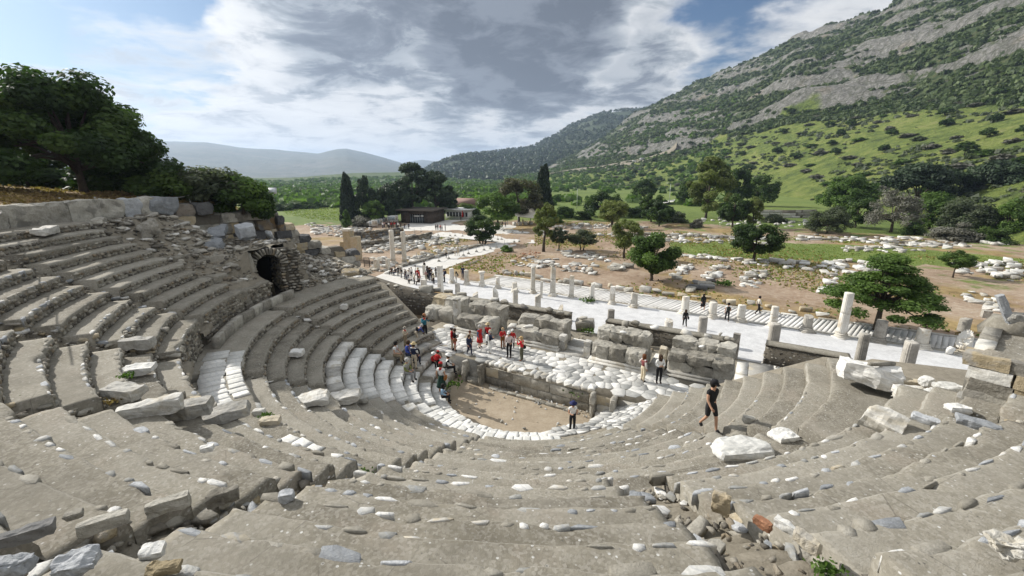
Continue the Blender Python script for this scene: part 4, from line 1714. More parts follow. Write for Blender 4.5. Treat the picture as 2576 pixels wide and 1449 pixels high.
lie('white marble block with a dark notch lying alone on the seats', kB(740, 375), 'U', (1.0, .55, .32), 'oldmarble', -.15)
lie('long grey marble beam, longest of those tumbled beside the white walk slabs', kB(900, 475), 'U', (1.5, .42, .42), 'oldmarble', .35, (0, -.1))
lie('shorter rounded marble beam next to the longest beam', kB(1110, 490), 'U', (1.15, .42, .40), 'oldmarble', .3, (0, -.12))
lie('flat tilted marble block with a grey side below the white walk slabs', kB(1335, 505), 'U', (1.15, .62, .30), 'oldmarble', .45, (.1, -.1))
lie('small upright grey stone behind the shorter beam', kB(1050, 405), 'U', (.55, .3, .42), 'block', .5)
lie('yellowish stone between the beams and the white walk slabs', kB(1125, 430), 'U', (.65, .4, .26), 'ochre', .2)
lie('small grey block at the left edge of the white walk slabs', kB(1235, 465), 'U', (.5, .35, .26), 'block', .6)
lie('pale oblong block on a dark gap of the upper seats', kB(815, 85), 'U', (.95, .5, .36), 'oldmarble', .25)
lie('white thin slab lying above a grass tuft', kB(820, 235), 'U', (.95, .5, .24), 'marble', .3, (.12, 0))
lie('grey boulder shaped stone right below the white walk slabs', kC(1205, 365), 'L', (.5, .35, .3), 'oldmarble', .1, rnd=.4, z=DZ)
lie('pinkish broken stone beside two white slabs', kC(1330, 470), 'L', (.7, .4, .26), 'ochre', .2, rnd=.25, z=DZ)
lie('white rough marble slab on the lower seats, squarest of its neighbours', kC(1805, 215), 'L', (.95, .72, .24), 'oldmarble', .35, (.05, -.08))
lie('pair of pale slabs leaning over a dark hollow in the lower seats', kC(2160, 195), 'L', (1.0, .55, .24), 'oldmarble', .2, (.05, -.1))
lie('small pale slab beside a dark hollow in the lower seats', kC(2370, 215), 'L', (.45, .35, .22), 'oldmarble', .3)
lie('white square block with small rubble on the lower east seats', kb2(1345, 985), 'L', (.72, .6, .34), 'marble', .1)
lie('flat grey stone lying on the dark walk under the vaulted passage', kb2(1045, 440), 'L', (.9, .5, .3), 'block', .3, z=DZ)
lie('smaller grey stone next to the low bench', kb2(1135, 410), 'L', (.5, .4, .26), 'block', .1, z=DZ)
lie('pale block at the end of the lower east rows, left one of two', kb2(1400, 165), 'L', (1.2, .55, .5), 'oldmarble', -.5, z=5.1)
lie('pale block at the end of the lower east rows, right one of two', kb2(1545, 140), 'L', (1.4, .55, .5), 'oldmarble', -.4, z=5.1)
lie('large tilted reddish block near the crowd', kb2(1950, 95), 'L', (1.5, 1.0, .7), 'ochre', .3, (.2, .1), z=5.0)
lie('white block beside the tilted reddish block', kb2(2030, 135), 'L', (1.2, .8, .5), 'marble', .5, z=4.9)
lie('small white drum at the end of the highest lower row', kb2(2170, 165), 'L', (.9, .6, .4), 'oldmarble', .1, z=4.8)
lie('pale squarish rock among small stones on the lower east rows', kb2(1875, 460), 'L', (.6, .45, .4), 'oldmarble', .1, rnd=.3)
lie('long pale slab lying on the upper east rows under the big blocks', k1(345, 600), 'U', (2.2, .7, .36), 'oldmarble', -1.0)
lie('grey slab on the highest row in front of the rope posts', k1(750, 520), 'U', (1.6, .6, .34), 'block', -1.0)
lie('big pale boulder under the dark retaining wall', k1(1120, 580), 'U', (2.0, 1.2, .8), 'block', -.8, (.2, .1), rnd=.3, rough=.09)
lie('long rounded boulder beside the last rope post', k1(1360, 405), 'U', (1.9, .7, .6), 'block', -1.0, z=10.0, rnd=.35)
lie('bluish slab lying on the rubble near the two dark boulders', k1(1640, 610), 'U', (2.6, 1.3, .5), 'bluestone', -1.1, (.1, .2), z=8.7)
lie('dark rounded drum shaped stone above the vaulted passage', k1(1620, 715), 'U', (2.5, 1.1, .75), 'bluestone', -1.0, rnd=.35, z=8.1)
lie('dark squared boulder standing under the retaining wall', k1(1855, 620), 'U', (1.6, 1.2, 1.1), 'bluestone', -.8, (.1, .1), rnd=.22, z=8.6)
o = lie('huge white marble chunk with a dark groove on its top', kR(1090, 290), 'L', (2.1, 1.35, .85), 'marble', -.5, (-.16, .06), rough=.05, rnd=.3, z=DZ + .35, sink=.2, cuts=9)
gx = Raw().box((-.75, -.07, -.06), (.75, .07, .05)).build('groove', M['block'], o, (.25, -.1, .47), (0, 0, .9))  # solid grey bar; its colour stands in for the dark of a cut groove
lie('thick white block lying flat on the walk near the man in black', kR(340, 715), 'L', (1.55, .8, .30), 'marble', .12, rough=.05, rnd=.3, z=DZ)
lie('white flat stone on an earthy patch beyond the thick white block', kR(600, 630), 'L', (.8, .55, .2), 'marble', .2, z=DZ, rnd=.3)
lie('small dark cylinder of stone lying behind the man in black', kR(390, 535), 'L', (.42, .28, .28), 'block', -.2, rnd=.4, z=4.2)
lie('pale thick slab below the huge white chunk', kR(1345, 375), 'U', (.95, .6, .3), 'oldmarble', -.3, z=6.0)
lie('white boulder between the huge chunk and the end wall', kR(1435, 310), 'U', (.7, .5, .45), 'marble', .4, rnd=.4, z=6.0)
lie('white triangular slab near the foot of the end wall', kR(1480, 385), 'U', (.7, .55, .22), 'marble', .4, z=6.2)
lie('second white slab touching the end wall', kR(1570, 345), 'U', (1.0, .6, .24), 'marble', .1, z=6.1)
lie('reddish flat block behind the white boulder', kR(1330, 310), 'U', (1.4, .4, .24), 'ochre', -.4, z=5.6)
lie('pale oval stone on the seats below the end wall', kR(1620, 468), 'U', (.46, .28, .16), 'marble', -.2, rnd=.35)
lie('large white and grey slab tilted against a row end', kR(1180, 560), 'U', (.75, .5, .4), 'oldmarble', -.9, (.4, .2))
lie('long grey slab capping a row end, nearer the huge chunk', kR(1430, 530), 'U', (.75, .34, .2), 'bluestone', -.75, (.1, .1))
lie('longest grey slab capping a row end under the end wall', kR(1740, 560), 'U', (1.0, .36, .22), 'bluestone', -.65, (.1, .1))
lie('orange stained stone standing in the broken stair', kR(470, 1150), 'U', (.62, .3, .36), 'terracotta', -1.0, rnd=.25)
lie('whitish upright stone at the corner of the broken stair', kR(225, 1040), 'U', (.5, .34, .7), 'ochre', -.6, rnd=.3)
lie('white stone lining the stair below the orange one', kR(610, 1170), 'U', (.62, .2, .3), 'marble', -1.0)
lie('ochre stone lining the stair near a grass tuft', kR(730, 1255), 'U', (.5, .24, .26), 'ochre', -1.0)
lie('heap of pale conglomerate at the edge of the smooth mortar tread', kR(1930, 1290), 'U', (.62, .34, .26), 'oldmarble', -.4, rnd=.4, rough=.14)
lie('big bluish white layered rock at the foot of the stair', kB(450, 1390), 'U', (.85, .6, .42), 'bluestone', .5, (.2, .2), rough=.1)
lie('pale layered rock cut by the corner of the view', kB(90, 1400), 'U', (.6, .45, .35), 'bluestone', .4, (.1, .2), rough=.1)
lie('ochre banded rock half sunk in the mortar', kB(970, 1410), 'U', (.75, .42, .3), 'ochre', .3, (.1, .1), rough=.09)
lie('white angular stone in the shaded stair', kB(905, 1315), 'U', (.42, .34, .26), 'marble', .4, (.2, .1))
lie('dark slab forming the broken end of the nearest row', kB(140, 1200), 'U', (1.1, .26, .34), 'darkblock', .55, (.1, 0), sink=.6)
lie('grey slab forming the broken end of the second row', kB(610, 1130), 'U', (.9, .24, .3), 'block', .55, sink=.6)
lie('dark slab forming the broken end of the third row', kB(990, 1020), 'U', (.75, .22, .3), 'block', .55, sink=.6)
lie('dark slab forming the broken end of the fourth row', kB(1310, 975), 'U', (.6, .24, .3), 'block', .55, sink=.6)
lie('grey rock in the shade of the stair', kB(1690, 985), 'U', (.5, .4, .34), 'bluestone', .3, rnd=.3)
lie('grey pebble shaped stone on the broad near tread', kB(435, 1095), 'U', (.22, .14, .1), 'block', .6, rnd=.4)
lie('little stone casting a shadow on the smooth east row', kB(975, 0), 'U', (.2, .18, .14), 'block', 0, rnd=.4)
lie('white chip with a dark side on the middle treads', kB(1222, 700), 'U', (.3, .2, .14), 'marble', .3)

# stones fallen into the broken stairs
grp = [(-41.8, -39.2, 0, 9, 'U', 40, .22), (-25.5, -21, 0, 9, 'U', 46, .24), (-6.2, -3.6, 0, 10, 'U', 40, .22), (13.4, 16.2, 0, 10, 'U', 56, .2),
       (33.8, 38, 0, 10, 'U', 70, .2), (61, 66, 0, 5, 'U', 30, .3), (11, 14, 3, 12, 'L', 34, .2), (-28.6, -25.8, 3, 12, 'L', 34, .22), (-64, -60.6, 3, 12, 'L', 30, .22),
       (61.5, 64.3, 4, 12, 'L', 26, .16), (-69, -60, 2, 7, 'U', 40, .25)]
labs = ['stone fallen in the stair below the big block wall', 'stone fallen in the stair between the two smooth east wedges', 'stone fallen among the tumbled marble beams', 'broken stone lying in the shaded stair at the near row ends',
        'small pale stone in the worn stair under the orange stone', 'stone at the row ends beside the huge chunk', 'upright splinter in the stair leading down to the orchestra', 'stone in the stair beside the marble seats',
        'stone in the stair of the lower east rows', 'pebble on the earthy steps near the man in black', 'stone strewn over the eroded rows by the passage']
for (ta, tb, ka, kb_, tier, cnt, sz), lab in zip(grp, labs):
    mg = Merge()
    for i in range(cnt * 5):
        k = R.uniform(ka, kb_ + .5)
        r0, z = rowU(k) if tier == 'U' else rowL(k)
        th = R.uniform(ta - .6, tb + .6)
        s = sz * R.uniform(.35, 1.5)
        p = pol(r0, th, z - .42 + s * .1)
        rot = (R.uniform(-.3, .3), R.uniform(-.3, .3), R.random() * 6)
        if i < cnt // 2:
            mt = R.choice(['edge', 'edge', 'bluestone', 'block'])
            ln = R.uniform(1.2, 2)
            q = (k - ka) / (kb_ + .5 - ka)
            lb = '%s %s%s %s, %s' % ('small' if s < sz * .7 else 'large' if s > sz * 1.15 else 'middling', 'long ' if ln > 1.7 else '', {'edge': 'pale', 'bluestone': 'bluish', 'block': 'grey'}[mt], lab.replace('broken ', '').replace('small pale ', ''), 'near its foot' if q < .34 else 'near its top' if q > .67 else 'about halfway up')
            lb = lb if len(lb.split()) <= 16 else lb.rsplit(',', 1)[0]
            loose('fallen_stone', lb, 'stone', R.choice(['rock', 'flat', 'flat']), M[mt], p, (s * ln, s * 1.1, s * .5), rot, 'stones: ' + lab)
        else:
            mg.add('rock', p, rot, (s * .55, s * .4, s * .28))
    o = mg.build('stair_rubble', M['rubble'])
    o['kind'] = 'stuff'
# ------------------------------------------------------------------ ground of the square, stoa, road
def interp(tab, x):
    if x <= tab[0][0]:
        return tab[0][1:]
    for a, b in zip(tab, tab[1:]):
        if x <= b[0]:
            f_ = (x - a[0]) / (b[0] - a[0])
            return tuple(p + (q - p) * f_ for p, q in zip(a[1:], b[1:]))
    return tab[-1][1:]


def poly_in(p, poly):
    c = False
    for (x0, y0), (x1, y1) in zip(poly, poly[1:] + poly[:1]):
        if (y0 > p[1]) != (y1 > p[1]) and p[0] < (x1 - x0) * (p[1] - y0) / (y1 - y0) + x0:
            c = not c
    return c


def ground_z(x, y):
    u, n = to_un((x, y))
    d = math.hypot(x, y)
    z = ST - .012
    if n < 36:
        z -= sstep(36, 33, n) * 1.6
    z += sstep(49, 52, n) * (fbm(x * .07, y * .07, 3, 4) * .35 + fbm(x * .4, y * .4, 1, 3) * .06)
    z += sstep(110, 320, d) * 1.5 * fbm(x * .008, y * .008, 6, 4)
    return z


def ground_fn(i, j, na=230, nr=150):
    az = rad(-82 + 166 * i)
    d = 20 * (3500 / 20) ** (j ** 1.15)
    x, y = math.sin(az) * d, math.cos(az) * d
    return (x, y, ground_z(x, y))


def earthmat():
    m, t, b = newmat('square_earth')
    geo = t.n('ShaderNodeNewGeometry')
    pos = geo.outputs['Position']
    at_ = t.n('ShaderNodeAttribute', attribute_name='green')
    a = t.noise(pos, .16, 6, .6)
    f = t.noise(pos, 1.4, 6, .65)
    v = t.math('ADD', t.math('MULTIPLY', a, .5), t.math('MULTIPLY', f, .5))
    earth = t.ramp(v, [(.33, (.16, .11, .07)), (.47, (.275, .20, .14)), (.58, (.345, .27, .20)), (.7, (.42, .36, .28))])
    dry = t.ramp(t.noise(pos, .5, 6, .7), [(.35, (.17, .12, .055)), (.65, (.34, .25, .115))])
    earth = t.mix(t.mapr(t.noise(pos, .07, 5, .6, .5), .5, .62), earth, dry)
    g = t.ramp(t.noise(pos, .35, 6, .7), [(.3, (.055, .085, .018)), (.5, (.115, .165, .032)), (.7, (.20, .225, .06))])
    far = t.ramp(t.noise(pos, .012, 5, .6), [(.35, (.05, .08, .022)), (.5, (.125, .17, .04)), (.66, (.19, .21, .065))])
    g = t.mix(.45, g, far)
    gm = t.mapr(t.math('ADD', at_.outputs['Fac'], t.math('MULTIPLY', t.math('SUBTRACT', t.noise(pos, .25, 6, .65), .5), 1.3)), .42, .62)
    col = t.mix(gm, earth, g)
    ch = t.voro(pos, 2.6, 'F1', 'Distance')
    cr = t.voro(pos, 2.6, 'F1', 'Color')
    sx = t.n('ShaderNodeSeparateColor')
    t.l(cr, sx.inputs[0])
    msk = t.math('MULTIPLY', t.mapr(ch, .14, .22, 1, 0), t.mapr(sx.outputs[0], .84, .90))
    msk = t.math('MULTIPLY', msk, t.math('SUBTRACT', 1.0, gm))
    col = t.mix(t.math('MULTIPLY', msk, .8), col, (.50, .48, .44))
    t.l(col, b.inputs['Base Color'])
    bp = t.n('ShaderNodeBump')
    bp.inputs['Strength'].default_value = .6
    bp.inputs['Distance'].default_value = .2
    t.l(t.noise(pos, 2.2, 8, .7), bp.inputs['Height'])
    t.l(bp.outputs[0], b.inputs['Normal'])
    return m


M['earth'] = earthmat()
LAWN = [tuple(at(u, v, ST).xy) for u, v in [(1690, 609), (1860, 608), (2100, 618), (2300, 630), (2576, 650), (2576, 672), (2420, 668), (2100, 655), (1900, 650), (1740, 640), (1680, 625)]]
FIELD = [tuple(at(u, v, ST).xy) for u, v in [(700, 520), (860, 520), (880, 558), (780, 552), (720, 540)]]
na, nr = 240, 160
v = np.array([ground_fn(i / (na - 1), j / (nr - 1)) for j in range(nr) for i in range(na)])
idx = np.arange(na * nr).reshape(nr, na)
f = np.stack([idx[:-1, :-1].ravel(), idx[:-1, 1:].ravel(), idx[1:, 1:].ravel(), idx[1:, :-1].ravel()], 1)
me = mesh('ground', v, f, M['earth'], True)
a = me.attributes.new('green', 'FLOAT', 'POINT')
gr = np.zeros(len(v))
for i, p in enumerate(v):
    d = math.hypot(p[0], p[1])
    g = sstep(105, 150, d)
    if d < 250 and (poly_in(p, LAWN) or poly_in(p, FIELD)):
        g = 1.0
    g = max(g, .42 * sstep(52, 70, to_un(p)[1]) * sstep(20, 40, p[0]))
    gr[i] = g
a.data.foreach_set('value', gr.astype(np.float32))
link('ground', me)['kind'] = 'structure'


def sheet(name, poly, z, mat, parent=None, bumpy=.0):
    bm = bmesh.new()
    vs = [bm.verts.new((p[0], p[1], z)) for p in poly]
    bm.faces.new(vs)
    bmesh.ops.triangulate(bm, faces=bm.faces)
    me = bpy.data.meshes.new(name)
    bm.to_mesh(me)
    bm.free()
    me.materials.append(mat)
    o = link(name, me, parent)
    if parent is None:
        o['kind'] = 'structure'
    return o


def unp(l):
    return [tuple(un(a, b).xy) for a, b in l]


def pxp(l, z=ST):
    return [tuple(at(a, b, z).xy) for a, b in l]


def ccw(poly):
    s = sum(a[0] * b[1] - b[0] * a[1] for a, b in zip(poly, poly[1:] + poly[:1]))
    return poly if s > 0 else poly[::-1]


# lawn blades
def scatter_grass(poly, n, size, mat, name, label):
    xs = [p[0] for p in poly]
    ys = [p[1] for p in poly]
    pts = []
    while len(pts) < n:
        p = (R.uniform(min(xs), max(xs)), R.uniform(min(ys), max(ys)))
        if poly_in(p, poly):
            pts.append((p[0], p[1], ground_z(*p) + size * .25))
    pts = np.array(pts)
    nrm = NR.normal(0, .6, (n, 3)) * np.array([1, 1, .3])
    v, f, t = leaves(pts, nrm, size, .3)
    tag(link(name, mesh(name, v, f, mat, False, t)), label, 'grass', None, 'stuff')


scatter_grass(LAWN, 7000, .13, L['grass'], 'lawn_grass', 'short green grass in the strip between the ruins')
scatter_grass(FIELD, 2500, .3, L['grass'], 'field_grass', 'green grass of the field beyond the retaining wall')

stoa = empty('stoa_pavement', un(-12, 38, ST))
stoa['kind'] = 'structure'
sp = stoa.location
sheet('nave', [(p[0] - sp.x, p[1] - sp.y) for p in ccw(unp([(-36, 33.2), (22, 33.2), (22, 43.0), (-36, 43.0)]))], .012, M['paving'], stoa)
sheet('aisle_bed', [(p[0] - sp.x, p[1] - sp.y) for p in ccw(unp([(-30, 43.0), (22, 43.0), (22, 47.4), (-30, 47.4)]))], .006, M['joint'], stoa)
u_ = -30.0
sl = {}
while u_ < 17:
    wd = R.uniform(.32, .46)
    key = int(wd * 30)
    if key not in sl:
        w_ = key / 30
        sl[key] = Raw().add([(0, 0, -.02), (w_ - .022, 0, -.02), (w_ - .022 + 1.1, 3.75, -.02), (1.1, 3.75, -.02), (0.0, 0, .05), (w_ - .022, 0, .05), (w_ - .022 + 1.1, 3.75, .05), (1.1, 3.75, .05)],
                            [(4, 5, 6, 7), (0, 1, 5, 4), (1, 2, 6, 5), (2, 3, 7, 6), (3, 0, 4, 7)]).mesh('aisle_slab', M['slab'])
    o = link('aisle_slab', sl[key], stoa, un(u_, 43.45, ST) - sp + Vector((0, 0, R.uniform(-.01, .012))), (0, 0, -AX + R.uniform(-.008, .008)))
    u_ += key / 30
for n_, ln, h, nm in ((43.05, 1.5, .10, 'stylobate_stone'), (47.35, 1.2, .14, 'kerb_stone')):
    u_ = -31
    while u_ < 17:
        wd = ln * R.uniform(.6, 1.4)
        if R.random() < .88:
            link(nm, shared('block', pick('block'), M['oldmarble']), stoa, un(u_ + wd / 2, n_ + R.uniform(-.03, .03), ST + h * .2) - sp, (0, 0, -AX + R.uniform(-.02, .02)), (wd, .42, h * 1.4))
        u_ += wd

road = pxp([(925, 705), (1008, 668), (1110, 640), (1195, 620), (1262, 607), (1340, 604), (1300, 617), (1230, 636), (1150, 664), (1105, 682), (1160, 702), (1080, 735), (950, 735)])
sheet('road', ccw(road), ST + .006, M['pale_earth'])
plaza = pxp([(925, 582), (985, 567), (1060, 557), (1130, 553), (1215, 552), (1330, 560), (1345, 585), (1345, 612), (1250, 608), (1160, 600), (1040, 592), (940, 590)])
sheet('plaza', ccw(plaza), ST + .010, M['pale_earth'])
path_ = pxp([(1960, 470), (2060, 482), (2062, 486), (1958, 476)], .3)
sheet('path', ccw(path_), .9, M['pale_earth'])
path_ = pxp([(1640, 512), (1710, 503), (1712, 507), (1645, 518)], 0)
sheet('path', ccw(path_), .5, M['pale_earth'])


# ------------------------------------------------------------------ columns of the stoa
def column(label, base, top, wpx, style, group, z=ST, mat='column', square=False, base_px=True, broken=0.0, drums=1, plinth=True, lean=0.0, flute=True, cap=False, onn=None, ck=.25):
    p = at(base[0], base[1], z) if onn is None else onN(base[0], base[1], onn)
    if onn is not None:
        p.z = z
    h = high(p, top[1])
    r = max(.1, pxm(wpx * ck, p) / 2)
    t = tag(empty('column', p, R.uniform(0, 6) if not square else -AX + R.uniform(-.1, .1)), label, 'column', group)
    t.rotation_euler.x = lean
    seed = base[0]
    zb = 0.0
    if plinth:
        Raw().box((-r * 1.42, -r * 1.42, -.1), (r * 1.42, r * 1.42, .10)).build('plinth', M[mat], t)
        Raw().lathe([(r * 1.40, .09), (r * 1.46, .15), (r * 1.40, .21), (r * 1.18, .24), (r * 1.16, .28), (r * 1.26, .32), (r * 1.22, .37), (r * 1.02, .40)], 24).build('base', M[mat], t, smooth=True)
        zb = .39
    ztop = h
    for d in range(drums):
        z0 = zb + (ztop - zb) * d / drums * 1.0
        z1 = zb + (ztop - zb) * (d + 1) / drums - (.012 if d < drums - 1 else 0)
        rr = r * (1 - .05 * d)
        last = d == drums - 1
        slope = R.uniform(0, 6.28)
        bk = broken * (ztop - zb)

        def top_fn(x, y, bk=bk, zt=z1, rr=rr, slope=slope):
            s = (x * math.cos(slope) + y * math.sin(slope)) / rr
            return zt - bk * (.5 + .5 * s) - abs(fbm(x * 4, y * 4, seed, 3)) * (.12 if bk else .02)
        if square:
            n_ = 8
            hero('shaft_block', (r * 1.7, r * 1.6, (z1 - z0)), seed + d, M[mat], .02, .03, 6, t, (R.uniform(-.02, .02), R.uniform(-.02, .02), (z0 + z1) / 2), (0, 0, R.uniform(-.08, .08)))
        else:
            prof = [(rr * 1.0, z0)] + [(rr * (1.0 - .06 * q), z0 + (z1 - z0) * q) for q in (.12, .25, .4, .55, .7, .8, .88, .94, 1.0)] + [(rr * .5, z1), (rr * .05, z1)]
            Raw().lathe(prof, 60 if flute else 28, 20 if flute else 0, .14, top_fn if last else None).build('shaft', M[mat], t, smooth=not flute)
    if cap:
        Raw().lathe([(r * .9, h - .02), (r * 1.25, h + .12), (r * 1.5, h + .2), (r * 1.5, h + .34), (r * 1.1, h + .36)], 18).build('capital', M[mat], t)
    return t


NF = 'columns along the far side of the pavement'
NN = 'column stumps along the near side of the pavement'
c3 = crop(2200, 1000, 2.556)
c4 = crop(3024, 1000, 2.556)
cp_ = crop(1380, 950, 2.862)
column('square two-block pillar on the far side, fourth right of the slender tall shaft', c3(125, 440), c3(130, 220), 42, 0, NF, square=True, drums=2)
column('stump with a worn broken neck and a weed at its base', c3(330, 470), c3(325, 285), 52, 0, NF, flute=False, broken=.35)
column('narrow pillar of two stacked pieces left of a fluted stump', c3(535, 505), c3(540, 325), 50, 0, NF, square=True, drums=2)
column('fluted white stump on a wide base with a fallen slab beside it', c3(755, 535), c3(760, 385), 66, 0, NF, broken=.12)
column('smooth pale column drum behind the woman in black', c3(1265, 600), c3(1280, 420), 74, 0, NF, flute=False, broken=.06)
column('short flat-topped stump with brown veins', c3(1540, 640), c3(1550, 485), 78, 0, NF, flute=False)
column('fluted stump next to the man with a backpack', c3(1825, 680), c3(1840, 508), 78, 0, NF, broken=.05)
column('fluted column of two drums standing behind a grey fluted stump', c3(2150, 735), c3(2170, 528), 72, 0, NF, drums=2)
column('low ochre fluted stump on a wide moulded base', c4(385, 780), c4(390, 610), 88, 0, NF, mat='darkcolumn', broken=.2)
column('tallest white fluted column of two drums in front of the spreading tree', c4(730, 838), c4(790, 390), 90, 0, NF, drums=2)
column('grey fluted stump on a moulded base right of the tallest column', c4(1105, 885), c4(1130, 668), 98, 0, NF, mat='darkcolumn')
column('battered white stump with no flutes left, near the end of the row', c4(1530, 940), c4(1530, 738), 108, 0, NF, flute=False, broken=.15)
column('white fluted column broken off at a steep slant', c4(1940, 1000), c4(2040, 760), 125, 0, NF, broken=.85)
column('stout smooth stump on a wide foot behind the crowd', cp_(1145, 470), cp_(1145, 305), 54, 0, NF, flute=False, ck=.2232)
column('fluted white stump beside the man in dark blue', cp_(1310, 490), cp_(1308, 325), 52, 0, NF, ck=.2232)
column('slim stump carrying a flat capital', cp_(1483, 505), cp_(1475, 372), 50, 0, NF, flute=False, cap=True, ck=.2232)
column('short two-piece stump right of the one with a capital', cp_(1660, 530), cp_(1655, 405), 48, 0, NF, flute=False, drums=2, ck=.2232)
column('low round-topped stump, smallest of the far row', cp_(1850, 570), cp_(1850, 460), 58, 0, NF, flute=False, broken=.1, ck=.2232)
column('slender tall smooth shaft left of the tall two-drum column', cp_(2055, 585), cp_(2050, 290), 52, 0, NF, flute=False, ck=.2232)
column('tall ochre-tinted column of two drums', cp_(2278, 615), cp_(2278, 280), 62, 0, NF, flute=False, drums=2, broken=.08, ck=.2232)
column('tall square pillar standing at the edge of the crowd', cp_(1018, 590), cp_(1005, 275), 58, 0, NN, square=True, plinth=False, onn=37.0, ck=.2232)
column('dark stump with a pale foot in front of the woman in white trousers', cp_(1208, 610), cp_(1208, 475), 48, 0, NN, square=True, plinth=False, mat='darkcolumn', onn=36.8, ck=.2232)
column('stump cut to a wedge, behind the massive low pier', cp_(1410, 720), cp_(1405, 570), 66, 0, NN, flute=False, plinth=False, broken=.25, onn=35.0, ck=.2232)
column('fluted stump with a notched pointed top', cp_(1635, 670), cp_(1630, 515), 68, 0, NN, plinth=False, broken=.4, onn=36.4, ck=.2232)
column('slim smooth pillar with a rounded broken head', cp_(1858, 740), cp_(1858, 520), 60, 0, NN, flute=False, plinth=False, broken=.12, onn=36.4, ck=.2232)
column('fluted stump split by a diagonal crack, of two pieces', cp_(2110, 770), cp_(2115, 580), 72, 0, NN, plinth=False, drums=2, broken=.2, onn=36.4, ck=.2232)
column('tiny pointed fluted stub at the west end of the rubble wall', cp_(2362, 815), cp_(2362, 705), 70, 0, NN, plinth=False, broken=.7, onn=35.2, ck=.2232)
column('thin weathered statue-like shaft among the columns', cp_(2150, 640), cp_(2145, 450), 26, 0, NN, square=True, plinth=False, z=ST, ck=.2232)
column('square stub with a rounded top behind seated tourists', cp_(565, 362), cp_(562, 275), 46, 0, NN, square=True, plinth=False, ck=.2232)
column('narrow square pillar by the fence panel', cp_(428, 335), cp_(425, 195), 44, 0, NN, square=True, plinth=False, ck=.2232)
column('wide squared pillar with a slab behind it', cp_(300, 325), cp_(300, 200), 60, 0, NN, square=True, plinth=False, ck=.2232)
column('thin post-like column in the middle of the crowd', cp_(830, 380), cp_(830, 270), 26, 0, NN, square=True, plinth=False, ck=.2232)
column('white drum with a moulded top among the crowd', cp_(828, 495), cp_(830, 432), 66, 0, NN, flute=False, plinth=False, cap=False, ck=.2232)
column('grey fluted stump rising behind the mortar wall', c3(520, 720), c3(525, 560), 70, 0, NN, plinth=False, mat='darkcolumn', onn=36.2)
column('plain pale stump behind the mortar wall', c3(1100, 780), c3(1105, 655), 84, 0, NN, flute=False, plinth=False, broken=.1, onn=35.6)
column('dark fluted stump beside the big pale boulder', c3(1435, 830), c3(1440, 632), 86, 0, NN, plinth=False, mat='darkcolumn', onn=35.6)
column('dark half pilaster at the end of the mortar wall', c3(1775, 985), c3(1770, 800), 72, 0, NN, square=True, plinth=False, mat='darkcolumn', onn=33.6)
column('large grey fluted stump at the corner of the passage steps', c3(2150, 920), c3(2170, 700), 106, 0, NN, plinth=False, mat='darkcolumn', onn=34.9)
column('fluted ochre stump leaning a little behind the ragged wall', c4(930, 1030), c4(960, 800), 92, 0, NN, plinth=False, mat='darkcolumn', onn=34.3)
column('broad black and white fluted stump, last of the near row', c4(1410, 1060), c4(1425, 885), 122, 0, NN, plinth=False, mat='darkcolumn', onn=33.8)
TL = 'tall columns before the road'
c4b = crop(1000, 500, 1.9167)
column('tall smooth column without capital, left of a pair', c4b(1052, 1030), c4b(1042, 778), 36, 0, TL, flute=False, mat='column', ck=.3333)
column('tall smooth column with a small white head, right of a pair', c4b(1138, 1036), c4b(1128, 790), 34, 0, TL, flute=False, mat='column', ck=.3333)
# double gate pillar
p = at(*c4b(755, 1005), ST)
h = high(p, c4b(750, 780)[1])
t = tag(empty('gate_pillar', p, -.1), 'tall ochre double pillar with a notch at its top', 'pillar', TL)
wd = pxm(32, p) * 1.05
hero('shaft_block', (wd * .52, wd * .7, h), 3, M['ochre'], .012, .03, 6, t, (-wd * .25, 0, h / 2))
hero('shaft_block', (wd * .52, wd * .7, h * .8), 4, M['ochre'], .012, .03, 6, t, (wd * .26, 0, h * .4))
hero('top_block', (wd * .6, wd * .8, .4), 5, M['column'], .03, .1, 5, t, (-wd * .25, 0, h + .1))
p = at(*c4b(690, 1000), ST)
t = tag(empty('gate_pillar', p, -.1), 'short ochre pillar in the shadow of the double pillar', 'pillar', TL)
h = high(p, c4b(690, 865)[1])
hero('shaft_block', (.9, .9, h), 6, M['ochre'], .02, .03, 6, t, (0, 0, h / 2))
# fragment beside the slanting column
loose('stone_block', 'white pointed fragment leaning by the slanting column', 'stone block', 'rock', M['marble'], at(*c4(1835, 975), ST + .3), (.8, .5, .75), (.2, .4, 0), 'blocks along the pavement')

# grass tufts, dark half column on the right
column('dark rounded stump in the shade of the spreading tree', c4(1960, 780), c4(1940, 640), 95, 0, 'column stumps in the shade', flute=False, plinth=False, mat='darkcolumn', broken=.1)
column('dark block-like stump showing over the end wall', c4(2190, 640), c4(2190, 568), 80, 0, 'column stumps in the shade', square=True, plinth=False, mat='darkcolumn')

# ------------------------------------------------------------------ blocks on the square
blocks = []


